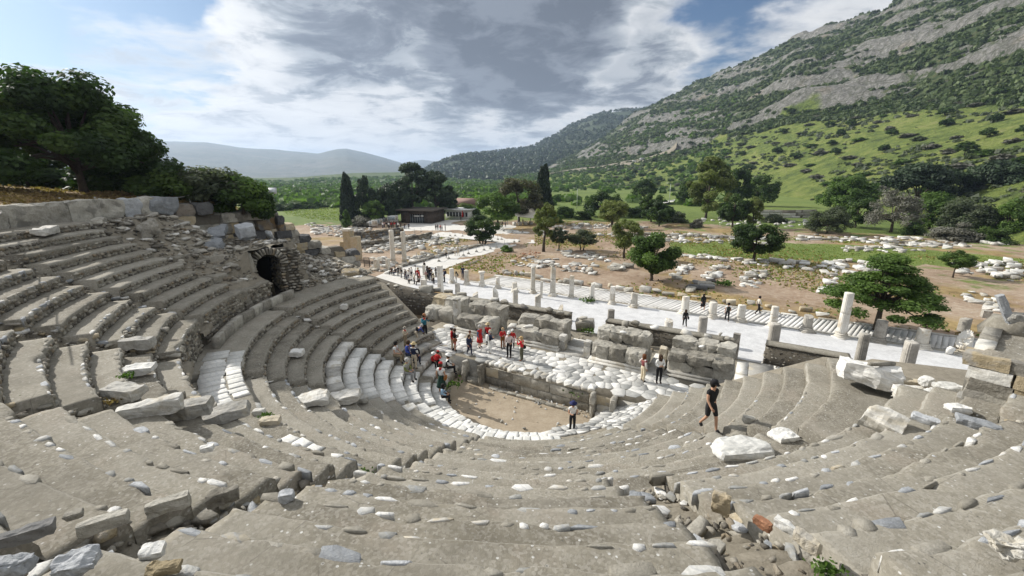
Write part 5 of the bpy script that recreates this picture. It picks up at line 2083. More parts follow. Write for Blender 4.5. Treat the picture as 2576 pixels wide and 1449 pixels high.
def pile(poly, n, size, lab, group, mats=('oldmarble', 'oldmarble', 'oldmarble', 'block', 'marble'), kind='mix', z=None, stack=0):
    poly = pxp(poly)
    xs = [p[0] for p in poly]
    ys = [p[1] for p in poly]
    c = 0
    tries = 0
    while c < n and tries < 20000:
        tries += 1
        p = (R.uniform(min(xs), max(xs)), R.uniform(min(ys), max(ys)))
        if not poly_in(p, poly):
            continue
        c += 1
        s = size * R.uniform(.45, 1.25)
        k = 'block' if (kind == 'mix' and R.random() < .55) or kind == 'block' else 'rock'
        zz = ground_z(*p) + s * .16 + (R.random() * stack)
        scl = (s * R.uniform(1.0, 2.1), s * R.uniform(.7, 1.0), s * R.uniform(.4, .75))
        q = Vector((p[0], p[1], zz))
        blocks.append((s / (q - camp).length, q, (R.uniform(-.12, .12), R.uniform(-.12, .12), R.choice([-AX, -AX, -AX + 1.57, R.random() * 3]) + R.uniform(-.2, .2)), scl, k, R.choice(mats), lab, group))


G_ = 'marble blocks laid out on the square'
pile([(1285, 657), (1340, 643), (1500, 668), (1495, 692), (1400, 683), (1290, 668)], 85, .62, 'marble fragment in the long pile behind the slender columns', G_ + ' behind the columns')
pile([(1400, 628), (1500, 640), (1560, 656), (1530, 662), (1420, 650)], 46, .8, 'marble block in the heap under the olive trees', G_ + ' by the olives')
pile([(1290, 652), (1330, 632), (1362, 641), (1300, 656)], 30, .4, 'red brick fragment in the small red heap', 'red brick fragments', ('terracotta',), 'rock', stack=.5)
pile([(1530, 678), (1570, 663), (1582, 680), (1545, 684)], 12, .95, 'grey block left of the dense dark tree', G_ + ' left of the dense tree', ('block', 'oldmarble'))
pile([(1690, 692), (1722, 666), (1752, 669), (1705, 703)], 26, .75, 'marble fragment in the row right of the dense dark tree', G_ + ' right of the dense tree')
pile([(1763, 696), (1800, 672), (1838, 676), (1790, 703)], 30, .75, 'marble fragment in the middle one of three parallel rows', G_ + ' middle row')
pile([(1850, 718), (1885, 682), (1937, 684), (1905, 724)], 36, .8, 'marble fragment in the widest of three parallel rows', G_ + ' widest row')
pile([(1713, 641), (1800, 646), (2000, 657), (2095, 662), (2090, 690), (1960, 676), (1800, 656), (1715, 650)], 66, .85, 'block in the long line under the tree at the lawn', G_ + ' along the lawn')
pile([(2095, 655), (2225, 660), (2215, 692), (2080, 690)], 44, .9, 'white block in the line behind the spreading tree', G_ + ' behind the spreading tree')
pile([(2400, 668), (2450, 655), (2576, 664), (2600, 712), (2480, 706), (2410, 692)], 60, 1.0, 'white block in the dense heap beside the smallest tree', G_ + ' by the smallest tree', ('marble', 'oldmarble'), stack=.5)
pile([(2425, 737), (2470, 735), (2545, 775), (2520, 790), (2440, 762)], 17, .85, 'pale block in the short row beyond the end wall', G_ + ' beyond the end wall')
pile([(2062, 735), (2090, 690), (2110, 695), (2085, 738)], 14, .7, 'marble fragment half hidden by the spreading tree', G_ + ' half hidden')
pile([(1720, 715), (1790, 700), (1800, 730), (1740, 735)], 12, 1.0, 'big grey block in the shade right of the dense tree', G_ + ' in the shade', ('block', 'darkblock'))
far_piles = [
    ([(1500, 588), (1780, 592), (1960, 601), (1960, 609), (1500, 597)], 90, .9),
    ([(1420, 562), (1620, 566), (1625, 580), (1420, 576)], 80, .8),
    ([(1660, 600), (1960, 612), (1960, 620), (1660, 608)], 45, .7),
    ([(2010, 590), (2350, 601), (2450, 611), (2420, 628), (2200, 616), (2010, 604)], 100, 1.0),
    ([(2100, 620), (2330, 632), (2320, 642), (2120, 632)], 36, .9),
    ([(1740, 556), (1830, 548), (2030, 556), (2120, 566), (2020, 572), (1800, 566)], 70, .9),
    ([(880, 602), (1010, 592), (1150, 600), (1160, 612), (1000, 642), (900, 640)], 260, .75),
    ([(770, 562), (940, 576), (905, 600), (790, 590)], 120, .8),
    ([(1020, 650), (1200, 612), (1212, 618), (1040, 664)], 90, .7),
    ([(2480, 612), (2540, 614), (2530, 622), (2480, 620)], 8, 1.1),
    ([(1340, 575), (1420, 568), (1440, 590), (1350, 600)], 40, .7),
    ([(930, 650), (1000, 648), (990, 690), (930, 690)], 50, .6)]
for i, (pl, n, s) in enumerate(far_piles):
    pile(pl, int(n * 1.25), s, None, 'far%d' % i)
# line of blocks behind the stoa
u_ = -29.5
while u_ < 7.5:
    wd = R.uniform(.6, 1.4)
    if R.random() < .8:
        q = un(u_, R.uniform(47.9, 49.6), ST)
        s = R.uniform(.5, .95)
        q.z = ground_z(q.x, q.y) + s * .25
        blocks.append((1.0, q, (R.uniform(-.1, .1), R.uniform(-.1, .1), -AX + R.uniform(-.3, .3)), (wd, s * .8, s * R.uniform(.5, 1.1)), R.choice(['block', 'block', 'rock']), R.choice(['oldmarble', 'block', 'ochre', 'oldmarble']),
                       'architectural block in the line along the striped aisle', 'blocks along the striped aisle'))
    u_ += wd * R.uniform(.75, 1.2)
def describe(s, scl, k, mt, lab):
    """Size, colour and form of one block, then where it lies."""
    big = 'small' if scl[0] < .75 else 'large' if scl[0] > 1.25 else 'middling'
    form = 'slab-like' if scl[2] < scl[1] * .55 else 'rounded' if k == 'rock' else 'squared'
    ln = 'long ' if scl[0] > 1.75 * scl[1] else ''
    col = {'marble': 'white', 'oldmarble': 'greyish white', 'block': 'grey', 'darkblock': 'dark grey', 'ochre': 'ochre', 'terracotta': 'red'}[mt]
    for w_ in ('marble ', 'white ', 'pale ', 'big grey ', 'grey ', 'red '):
        if lab.startswith(w_):
            lab = lab[len(w_):]
    return '%s %s%s %s %s' % (big, ln, col, form, lab)


blocks.sort(key=lambda b: -b[0] if b[6] else 1)
mgs = {}
cnt = 0
for s, q, rot, scl, k, mt, lab, grp_ in blocks:
    if lab and cnt < 298:
        cnt += 1
        lab = describe(s, scl, k, mt, lab)
        tag(link('marble_block' if mt != 'terracotta' else 'brick_fragment', shared(k, pick(k), M[mt]), None, q, rot, scl), lab, 'stone block' if mt != 'terracotta' else 'brick', grp_)
    else:
        mgs.setdefault((grp_, mt), Merge()).add(k, q, rot, scl)
for (g, mt), m_ in mgs.items():
    m_.build('rubble', M[mt])['kind'] = 'stuff'

# low walls of the ruins, dark kerbs along the road
for lab, px, z1, cs, bl, mats in [
    ('stepped dark kerb along the near side of the road', [(1105, 690), (1180, 664), (1240, 641), (1330, 612)], .1, .32, 1.3, ['block', 'oldmarble']),
    ('low ruined wall along the far side of the road', [(1005, 672), (1100, 646), (1190, 622), (1210, 618)], .35, .34, .8, ['block', 'rubble']),
    ('low ruined wall in front of the plaza', [(880, 628), (960, 618), (1050, 606), (1080, 598)], 1.2, .4, .7, ['rubble', 'block']),
    ('dark ruined wall between the double pillar and the plaza', [(890, 606), (960, 598), (1010, 592)], 1.8, .45, .8, ['rubble', 'darkblock']),
    ('pale retaining wall of smooth blocks below the grey bush', [(1905, 545), (1980, 547), (2050, 545)], 2.4, .8, 3.0, ['block', 'oldmarble']),
    ('long low wall of white blocks across the square', [(1560, 590), (1700, 594), (1960, 606)], .5, .5, 1.8, ['oldmarble', 'block']),
    ('long low wall of white blocks on the west part of the square', [(2010, 601), (2170, 606), (2330, 612), (2420, 618)], .4, .45, 1.8, ['marble', 'oldmarble'])]:
    pp = pxp(px)
    stone_wall('ruined_wall', lab, 'wall', pp, cst(ST - .3), cst(ST + z1), .9, cs, bl, [M[m_] for m_ in mats], 'block', 'ruined walls on the square', M['mortar'], jit=.06, drop_top=.35)

# dry and green tufts among the ruins
pts = []
while len(pts) < 15000:
    u_, n_ = R.uniform(-60, 40), 48 + 70 * R.random()
    q = un(u_, n_)
    if fbm(q.x * .06, q.y * .06, 17, 4) < R.uniform(-.1, .35) or poly_in(q, road) or poly_in(q, plaza):
        continue
    pts.append((q.x, q.y, ground_z(q.x, q.y) + .04))
pts = np.array(pts)
for nm, mt, a, lab in (('dry_grass', 'straw', 0, 'dry grass tufts between the blocks on the square'), ('green_grass', 'grass', 1, 'green grass tufts between the blocks on the square')):
    pp = pts[a::2] if a else pts[0::2]
    nrm = NR.normal(0, .6, (len(pp), 3)) * np.array([1, 1, .3])
    v, f, t = leaves(pp, nrm, .26, .3)
    tag(link(nm, mesh(nm, v, f, L[mt], False, t)), lab, 'grass', None, 'stuff')
# ------------------------------------------------------------------ mountains
def mountain_tab():
    #  az   d0   z0   d1   z1   d2    z2
    return [(-1, 560, 0, 800, 8, 1350, 12), (3, 540, 0, 760, 10, 1300, 24), (5.2, 500, 0, 740, 13, 1250, 42), (9.5, 470, 0, 700, 20, 1200, 84), (15.1, 440, -1, 640, 28, 1150, 157), (21.5, 390, -1, 600, 44, 1100, 203),
            (26.5, 350, -1, 565, 58, 1050, 224), (30.6, 320, -1, 545, 70, 1000, 249), (38.6, 230, -1, 500, 68, 900, 257), (44, 180, -1, 450, 63, 860, 285), (50, 130, -1, 400, 58, 830, 300), (62, 110, -1, 380, 60, 800, 310), (78, 110, -1, 380, 60, 800, 300)]


MT = mountain_tab()


def rockmask(x, y, z):
    """Slanting outcrops of bare rock."""
    a = .9
    s = x * math.cos(a) + y * math.sin(a) * .4 + z * 1.1
    return fbm(x * .007 + 3, y * .007, z * .024, 5) * .75 + fbm(s * .022, y * .006, z * .05 + 7, 5) * .85 - .06


def mount_z(az, d, detail=True):
    d0, z0, d1, z1, d2, z2 = interp(MT, az)
    if d < d0:
        z = z0 - (d0 - d) * .02
        lift = 0
    elif d < d1:
        f_ = (d - d0) / (d1 - d0)
        z = z0 + (z1 - z0) * (f_ * .75 + f_ * f_ * .25)
        lift = f_ * .3
    elif d < d2:
        f_ = (d - d1) / (d2 - d1)
        z = z1 + (z2 - z1) * (f_ * 1.12 - .12 * f_ * f_)
        lift = .3 + .7 * min(1, f_ * 2) * (1 - max(0, f_ - .85) / .15 * .6)
    else:
        z = z2 - (d - d2) * .25 + (z2 - z1) * 0
        lift = .4
    if detail:
        x, y = math.sin(rad(az)) * d, math.cos(rad(az)) * d
        amp = min(1.0, z2 / 120)
        z += (fbm(x * .006, y * .006, 2, 5) * 13 + fbm(x * .02, y * .02, 5, 4) * 5) * lift * amp
        if d > d1 * .92:
            rm = rockmask(x, y, z)
            z += max(0, rm - .12) * 16 * min(1, (d - d1 * .92) / 60) * amp
    return z


naz, nd = 330, 230
vs, cover, rk = [], [], []
for j in range(nd):
    q = j / (nd - 1)
    for i in range(naz):
        az = -1 + 79 * i / (naz - 1)
        d0, z0, d1, z1, d2, z2 = interp(MT, az)
        d = d0 * .86 + (d2 * 1.25 - d0 * .86) * q ** 1.15
        z = mount_z(az, d)
        x, y = math.sin(rad(az)) * d, math.cos(rad(az)) * d
        vs.append((x, y, z))
        g = sstep(d1 * 1.06, d1 * .9, d + fbm(x * .01, y * .01, 9, 4) * 38)
        cover.append(g)
        rk.append(rockmask(x, y, z) + .14 * sstep(20, 9, az) + .05)
idx = np.arange(naz * nd).reshape(nd, naz)
fs = np.stack([idx[:-1, :-1].ravel(), idx[:-1, 1:].ravel(), idx[1:, 1:].ravel(), idx[1:, :-1].ravel()], 1)


def mountmat():
    m, t, b = newmat('mountain')
    geo = t.n('ShaderNodeNewGeometry')
    pos = geo.outputs['Position']
    gr_ = t.n('ShaderNodeAttribute', attribute_name='meadow').outputs['Fac']
    rk_ = t.n('ShaderNodeAttribute', attribute_name='rock').outputs['Fac']
    v = t.noise(pos, .030, 7, .66)
    f = t.noise(pos, .16, 6, .7)
    grass = t.ramp(t.math('ADD', t.math('MULTIPLY', v, .5), t.math('MULTIPLY', f, .5)), [(.36, (.055, .08, .024)), (.46, (.13, .18, .04)), (.55, (.215, .26, .06)), (.66, (.30, .29, .12))])
    scrub = t.ramp(f, [(.3, (.030, .05, .017)), (.48, (.055, .085, .028)), (.6, (.10, .115, .045)), (.72, (.20, .175, .10))])
    rock = t.ramp(t.math('ADD', t.math('MULTIPLY', f, .6), t.math('MULTIPLY', t.noise(pos, .5, 5, .7), .4)), [(.32, (.085, .082, .072)), (.5, (.23, .222, .205)), (.68, (.42, .41, .385))])
    tan_ = t.mapr(t.noise(pos, .02, 4), .58, .7)
    rock = t.mix(t.math('MULTIPLY', tan_, .5), rock, (.36, .285, .20))
    cr_ = t.mapr(t.voro(pos, .11, 'DISTANCE_TO_EDGE', 'Distance'), 0, .09, 1, 0)
    cr2 = t.mapr(t.noise(pos, .22, 6, .8), .50, .62)
    rock = t.mix(t.math('MULTIPLY', t.math('MAXIMUM', cr_, cr2), .62), rock, (.075, .085, .05))
    rm = t.mapr(t.math('ADD', rk_, t.math('MULTIPLY', t.math('SUBTRACT', t.noise(pos, .07, 9, .8), .5), 2.8)), .14, .30)
    hi = t.mix(rm, scrub, rock)
    gm = t.mapr(t.math('ADD', gr_, t.math('MULTIPLY', t.math('SUBTRACT', v, .5), .6)), .42, .58)
    col = t.mix(gm, hi, grass)
    t.l(col, b.inputs['Base Color'])
    bp = t.n('ShaderNodeBump')
    bp.inputs['Strength'].default_value = 1.0
    bp.inputs['Distance'].default_value = 6.0
    t.l(t.math('ADD', f, t.math('MULTIPLY', t.noise(pos, .55, 5, .7), .5)), bp.inputs['Height'])
    t.l(bp.outputs[0], b.inputs['Normal'])
    return m


M['mountain'] = mountmat()
me = mesh('mountain', vs, fs, M['mountain'], True)
for nm, arr in (('meadow', cover), ('rock', rk)):
    a = me.attributes.new(nm, 'FLOAT', 'POINT')
    a.data.foreach_set('value', np.array(arr, dtype=np.float32))
link('mountain', me)['kind'] = 'structure'

# scrub on the mountain: leafy clumps, dense above the meadow
def clumps(cs, rs, n_each, leaf, mat, name, label, flat=.8, kind='stuff'):
    k = len(cs)
    cs = np.repeat(np.array(cs), n_each, 0)
    rs_ = np.repeat(np.array(rs), n_each)[:, None]
    d = NR.normal(0, 1, (k * n_each, 3))
    d /= np.linalg.norm(d, axis=1, keepdims=True)
    d[:, 2] = np.abs(d[:, 2]) * .9 - .1
    p = cs + d * rs_ * NR.uniform(.6, 1.0, (k * n_each, 1)) * np.array([1, 1, flat])
    base_t = np.repeat(NR.uniform(0, .7, k), n_each)
    v, f, t = leaves(p, d, leaf * 1.0, .45, base_t + NR.uniform(0, .3, k * n_each))
    # leaf size follows the clump
    c = np.repeat(p, 4, 0)
    v = c + (v - c) * np.repeat(rs_, 4, 0)
    o = link(name, mesh(name, v, f, mat, False, t))
    if kind:
        tag(o, label, 'scrub', None, kind)
    return o


cs, rs_ = [], []
while len(cs) < 11000:
    az = R.uniform(1, 62)
    d0, z0, d1, z1, d2, z2 = interp(MT, az)
    d = d1 * .95 + (d2 * 1.01 - d1 * .95) * R.random() ** 1.25
    x, y = math.sin(rad(az)) * d, math.cos(rad(az)) * d
    z = mount_z(az, d)
    rm = rockmask(x, y, z) + .14 * sstep(20, 9, az)
    if rm > .06 + R.uniform(-.2, .45):
        continue
    r = R.uniform(1.3, 3.6) * (.8 + .3 * (d / 900))
    cs.append((x, y, z + r * .15))
    rs_.append(r)
clumps(cs, rs_, 20, .85, L['scrub'], 'mountain_scrub', 'dark green scrub covering the rocky mountain slope')

cs, rs_ = [], []
while len(cs) < 1500:
    az = R.uniform(11, 58)
    d0, z0, d1, z1, d2, z2 = interp(MT, az)
    d = d0 + (d1 - d0) * R.random() ** .8
    x, y = math.sin(rad(az)) * d, math.cos(rad(az)) * d
    if fbm(x * .015, y * .015, 14, 3) < R.uniform(-.25, .25):
        continue
    r = R.uniform(.7, 2.4)
    cs.append((x, y, mount_z(az, d) + r * .1))
    rs_.append(r)
clumps(cs, rs_, 14, .8, L['olive'], 'meadow_scrub', 'low dull scrub spotting the green meadow slope', .6)

# hill of dark pines and the low green hills in the valley
def ridge(name, tab, base_d, mat, seed, rough=8.0, az_step=.35, nr=36, back=.3, noise_f=.004):
    azs = np.arange(tab[0][0], tab[-1][0] + .001, az_step)
    vs = []
    for j in range(nr):
        q = j / (nr - 1) * 1.35
        for az in azs:
            el, dr = interp(tab, az)
            zr = EYE + math.tan(rad(el)) * dr
            d = base_d + (dr - base_d) * q
            zz = -6 + (zr + 6) * (sstep(0, 1, q) * .45 + min(1, q) * .55) if q <= 1 else zr - (q - 1) * (zr + 6) * back
            x, y = math.sin(rad(az)) * d, math.cos(rad(az)) * d
            zz += fbm(x * noise_f, y * noise_f, seed, 5) * rough * min(1, q * 2) * (1.0 if q < .9 else .25)
            vs.append((x, y, zz))
    n = len(azs)
    idx = np.arange(n * nr).reshape(nr, n)
    fs = np.stack([idx[:-1, :-1].ravel(), idx[:-1, 1:].ravel(), idx[1:, 1:].ravel(), idx[1:, :-1].ravel()], 1)
    o = link(name, mesh(name, vs, fs, mat, True))
    o['kind'] = 'structure'
    return vs


def hillmat(name, c0, c1, c2, sc, bump_d):
    m, t, b = newmat(name)
    geo = t.n('ShaderNodeNewGeometry')
    pos = geo.outputs['Position']
    v = t.math('ADD', t.math('MULTIPLY', t.noise(pos, sc, 6, .65), .55), t.math('MULTIPLY', t.noise(pos, sc * 7, 5, .7), .45))
    t.l(t.ramp(v, [(.34, c0), (.5, c1), (.64, c2)]), b.inputs['Base Color'])
    bp = t.n('ShaderNodeBump')
    bp.inputs['Strength'].default_value = .9
    bp.inputs['Distance'].default_value = bump_d
    t.l(t.noise(pos, sc * 9, 6, .7), bp.inputs['Height'])
    t.l(bp.outputs[0], b.inputs['Normal'])
    return m


M['pinehill'] = hillmat('pine_hill', (.022, .038, .02), (.04, .06, .028), (.085, .10, .05), .006, 12)
M['lowhill'] = hillmat('low_hill', (.04, .065, .022), (.075, .115, .035), (.15, .16, .07), .008, 9)
M['farhill'] = hillmat('far_mountain', (.05, .065, .045), (.08, .09, .06), (.14, .13, .10), .0012, 40)
ft = [(-15, -1.2, 1500), (-12.5, -.4, 1550), (-9.5, 1.25, 1650), (-7.5, 2.0, 1700), (-5.5, 2.45, 1700), (-2, 2.75, 1750), (2.1, 3.2, 1850), (5.6, 4.7, 1950), (7.5, 6.0, 2050), (11.3, 7.3, 2100), (14.2, 7.5, 2150), (20, 7.3, 2200), (26, 6.5, 2200)]
LOWT = [(-46, -.3, 1100), (-34, -.35, 1100), (-28.3, -.3, 1150), (-25.4, -.2, 1150), (-22.3, .05, 1200), (-19, .25, 1250), (-14.4, .35, 1250), (-9, .1, 1250), (-4, -.3, 1200), (4, -.4, 1200)]
hv = ridge('pine_hill', ft, 800, M['pinehill'], 5, 14, .25, 60)
ridge('low_hill', LOWT, 420, M['lowhill'], 8, 4, .4, 40)
ridge('far_mountain', [(-72, 2.8, 4950), (-50, 3.0, 4950), (-36.6, 3.35, 4950), (-34, 3.35, 4950), (-31.2, 2.95, 4950), (-26.6, 2.7, 4840), (-23.3, 2.45, 4730), (-21.3, 3.0, 4675), (-20.2, 3.12, 4675), (-18, 2.65, 4730), (-16, 2.1, 4785), (-14.3, 1.6, 4840), (-12, .9, 4840), (-9, .1, 4840), (-6, -.3, 4840)], 2500, M['farhill'], 12, 22, .3, 30, noise_f=.002)
ridge('far_mountain', [(-20, .6, 6600), (-14, 1.45, 6600), (-11.4, 1.9, 6600), (-9.2, 1.65, 6600), (-7.5, 1.0, 6600), (-4, .4, 6600)], 5200, M['farhill'], 22, 16, .3, 12, noise_f=.002)

# pines on the dark hill
cs, rs_ = [], []
n = int((26 + 15) / .25) + 1
while len(cs) < 4200:
    az = R.uniform(-14, 19)
    el, dr = interp(ft, az)
    q = R.uniform(.12, 1.0)
    d = 800 + (dr - 800) * q
    zr = EYE + math.tan(rad(el)) * dr
    x, y = math.sin(rad(az)) * d, math.cos(rad(az)) * d
    zz = -6 + (zr + 6) * (sstep(0, 1, q) * .45 + q * .55) + fbm(x * .004, y * .004, 5, 5) * 14 * min(1, q * 2) * (1.0 if q < .9 else .25)
    if fbm(x * .006, y * .006, 31, 3) < -.25:
        continue
    r = R.uniform(3.5, 7.5)
    cs.append((x, y, zz + r * .6))
    rs_.append(r)
clumps(cs, rs_, 14, .8, L['pine'], 'pine_forest', 'dense dark pine wood on the hill beyond the plaza', 1.7)
# scrubby bushes on the valley floor
cs, rs_ = [], []
while len(cs) < 3600:
    az = R.uniform(-38, 26)
    d = R.uniform(190, 900)
    if az > 6 and d < 430 and R.random() < .85:
        continue
    x, y = math.sin(rad(az)) * d, math.cos(rad(az)) * d
    if fbm(x * .012, y * .012, 3, 3) < -.22 and d < 420:
        continue
    z = max(ground_z(x, y), mount_z(az, d) if az > -1 else -9)
    if az < 4 and d > 420:
        el, dr = interp(LOWT, az)
        q = (d - 420) / (dr - 420)
        z = max(z, -6 + (EYE + math.tan(rad(el)) * dr + 6) * (sstep(0, 1, q) * .45 + q * .55))
    r = R.uniform(1.5, 4.2)
    cs.append((x, y, z + r * .2))
    rs_.append(r)
clumps(cs, rs_, 20, .8, L['mid'], 'valley_scrub', 'green scrub and hedges on the valley floor beyond the ruins')

# mountain road with two vehicles
rp = []
for az, d in [(4, 742), (8, 712), (12, 676), (16, 640), (19, 616)]:
    z = mount_z(az, d, True)
    rp.append((az, d, z))
v, f = [], []
for i in range(60):
    q = i / 59
    az = 4 + 16 * q
    d = interp([(a, b) for a, b, _ in rp], az)[0]
    zc_ = max(mount_z(az, d + o_) for o_ in (-10, -4, 0, 4)) + .8
    for o_, dz_ in ((-5, -5), (-3, 0), (3, 0), (5, 3)):
        v.append((math.sin(rad(az)) * (d + o_), math.cos(rad(az)) * (d + o_), zc_ + dz_))
for i in range(59):
    for j in range(3):
        a = i * 4 + j
        f.append((a, a + 1, a + 5, a + 4))
link('mountain_road', mesh('mountain_road', v, f, M['joint']))['kind'] = 'structure'


def vehicle(label, az, s=1.0):
    d = interp([(a, b) for a, b, _ in rp], az)[0]
    zc_ = max(mount_z(az, d + o_) for o_ in (-10, -4, 0, 4)) + .8
    t = tag(empty('van', (math.sin(rad(az)) * d, math.cos(rad(az)) * d, zc_), -rad(az)), label, 'van', 'vehicles on the mountain road')
    wm = plain('van_white', (.78, .78, .78), .4)
    Raw().add([(-2.6, -1, .4), (2.6, -1, .4), (2.6, 1, .4), (-2.6, 1, .4), (-2.6, -.95, 2.3), (1.6, -.95, 2.3), (1.6, .95, 2.3), (-2.6, .95, 2.3), (2.4, -.95, 1.4), (2.4, .95, 1.4)],
              [(0, 1, 8, 5, 4), (1, 2, 9, 8), (2, 3, 7, 6, 9), (3, 0, 4, 7), (4, 5, 6, 7), (5, 8, 9, 6), (3, 2, 1, 0)]).build("body", wm, t)
    Raw().box((-2.2, -1.01, 1.45), (1.3, -.99, 2.05)).build('window', plain('van_glass', (.03, .035, .04), .2), t)
    for x in (-1.6, 1.6):
        for y in (-.95, .95):
            Raw().tube([(x, y - .12, .4), (x, y + .12, .4)], [.4, .4], 10).build('wheel', plain('tyre', (.02, .02, .02)), t)
    t.scale = (s, s, s)


vehicle('white van driving on the mountain road', 15.3)
vehicle('tall white lorry on the mountain road just ahead of the van', 16.2, 1.3)

# ------------------------------------------------------------------ entrance buildings, boards, posts, lamps
cq = crop(1300, 650, 3.0306)


def bld_frame(px, v_, z=ST):
    p = at(px, v_, z)
    return p


wallm = plain('brown_stone_wall', (.075, .058, .045), .9, 0, .4, 2)  # brown of the hall, darkened further to carry the shade of the trees
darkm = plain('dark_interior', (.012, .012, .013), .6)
whitem = plain('white_paint', (.66, .66, .64), .6)
greym = plain('grey_metal', (.30, .31, .32), .5)
roofm = plain('terracotta_roof', (.22, .14, .115), .85)
# ticket hall
a = at(*cq(850, 690), ST)
b = at(*cq(1220, 700), ST)
Lw = (b - a).length
t = tag(empty('entrance_hall', a, math.atan2(b.y - a.y, b.x - a.x)), 'low dark entrance hall with open glazed gates under the pines', 'building')
H_ = high((a + b) / 2, cq(1000, 545)[1])
x0, x1 = Lw * .28, Lw * .74
Raw().box((0, .0, 0), (x0, 9, H_)).box((x1, 0, 0), (Lw, 9, H_)).box((x0, 0, H_ * .72), (x1, 9, H_)).box((x0, 8.6, 0), (x1, 9, H_)).build('wall', wallm, t)
Raw().box((-.8, -1.6, H_), (Lw + .8, 9.6, H_ + .35)).build('roof', plain('shaded_hall_roof', (.11, .095, .08), .9), t)  # roof colour also darkened for the trees' shade
Raw().box((x0, 4.5, 0), (x1, 4.6, H_ * .72)).build('gate_shade', darkm, t)  # near-black sheet stands in for the shade inside the hall
for i in range(7):
    x = x0 + (x1 - x0) * i / 6
    Raw().box((x - .06, .3, 0), (x + .06, .45, H_ * .72)).build('gate_post', greym, t)
for i in range(6):
    x = x0 + (x1 - x0) * (i + .5) / 6
    Raw().box((x - .5, .35, .1), (x + .5, .38, 1.9)).build('gate_pane', plain('gate_glass', (.04, .05, .055), .15), t)
Raw().box((x0 + 1.2, .1, H_ * .52), (x0 + 2.9, .2, H_ * .63)).build('sign_panel', whitem, t)
Raw().box((x0 + 3.3, .1, H_ * .52), (x0 + 4.1, .2, H_ * .66)).build('sign_panel', whitem, t)
# white kiosk
a = at(*cq(1380, 640), ST)
b = at(*cq(1650, 650), ST)
Lw = (b - a).length
t = tag(empty('kiosk', a, math.atan2(b.y - a.y, b.x - a.x)), 'white kiosk with barred dark windows beside the entrance hall', 'building')
H_ = high(a, cq(1380, 535)[1])
Raw().box((0, 0, 0), (Lw, 7, H_)).build('wall', whitem, t)
Raw().box((-.4, -.8, H_), (Lw + .4, 7.4, H_ + .3)).build('roof', whitem, t)
for i in range(7):
    x = Lw * (.06 + i * .135)
    fr_ = Raw().box((x, -.06, H_ * .28), (x + Lw * .10, -.01, H_ * .8)).build('window_frame', greym, t)
    Raw().box((x + .12, -.09, H_ * .31), (x + Lw * .10 - .12, -.062, H_ * .77)).build('pane', darkm, fr_)
# house with a reddish roof behind
a = at(*cq(1500, 520), ST)
b = at(*cq(1720, 525), ST)
Lw = (b - a).length
t = tag(empty('house', a, math.atan2(b.y - a.y, b.x - a.x)), 'long house with a reddish tiled roof behind the kiosk', 'building')
H_ = high(a, cq(1510, 465)[1])
Raw().box((0, 0, 0), (Lw, 8, H_)).build('wall', plain('house_wall', (.35, .33, .30)), t)
Raw().add([(-1, -1.2, H_), (Lw + 1, -1.2, H_), (Lw + 1, 4, H_ + 2.2), (-1, 4, H_ + 2.2), (Lw + 1, 9.2, H_), (-1, 9.2, H_)], [(0, 1, 2, 3), (3, 2, 4, 5), (0, 3, 5), (1, 4, 2), (0, 5, 4, 1)]).build('roof', roofm, t)
for i in range(5):
    x = Lw * (.1 + .18 * i)
    Raw().box((x, -.05, .9), (x + Lw * .08, -.01, H_ * .8)).build('window', darkm, t)
# closed red parasol, canopy sail
p = at(*cq(1580, 655), ST)
t = tag(empty('parasol', p), 'closed red parasol in front of the kiosk', 'parasol')
Raw().tube([(0, 0, 0), (0, 0, 2.6)], [.05, .04], 6).build('pole', greym, t)
Raw().lathe([(.22, .8), (.3, 1.2), (.22, 2.0), (.04, 2.9)], 10).build('canopy', plain('red_canvas', (.40, .035, .03)), t)
p = at(*cq(2290, 715), ST)
t = tag(empty('canopy_sail', p, .3), 'pale tensioned canopy sail over the shaded resting place', 'canopy')
s_ = pxm(170 / 3.0306 * .639, p)
hz = high(p, cq(2290, 610)[1])
hp = high(p, cq(2400, 480)[1])
n = 10
vv = []
for j in range(n + 1):
    for i in range(n + 1):
        a_, b_ = i / n, j / n
        # four corners: low left, peak right back, low right front, low left front
        c00, c10, c11, c01 = Vector((-s_ * .95, 1.5, hz + .5)), Vector((s_ * .85, 2.5, hp)), Vector((s_ * .95, -3.5, hz - .5)), Vector((-s_ * .6, -3.5, hz + .3))
        q = c00.lerp(c10, a_).lerp(c01.lerp(c11, a_), b_)
        q.z -= 1.6 * math.sin(math.pi * a_) * math.sin(math.pi * b_) * .4
        vv.append(tuple(q))
for j in range(n + 1):
    for i in range(n + 1):
        q = vv[j * (n + 1) + i]
        vv.append((q[0], q[1], q[2] - .06))
o_ = (n + 1) ** 2
ff = [(j * (n + 1) + i, j * (n + 1) + i + 1, (j + 1) * (n + 1) + i + 1, (j + 1) * (n + 1) + i) for j in range(n) for i in range(n)]
ff += [tuple(k + o_ for k in q)[::-1] for q in ff]
Raw().add(vv, ff).build('membrane', plain('canvas', (.58, .54, .45), .8), t, smooth=True)
for q in ((-s_ * .95, 1.5, hz + .5), (s_ * .85, 2.5, hp), (s_ * .95, -3.5, hz - .5), (-s_ * .6, -3.5, hz + .3)):
    Raw().tube([(q[0], q[1], 0), q], [.1, .07], 7).build('mast', greym, t)
for i in range(4):
    Raw().box((-s_ * .7 + i * s_ * .4, -1, 0), (-s_ * .5 + i * s_ * .4, 0, .9)).build('bench', M['oldmarble'], t)
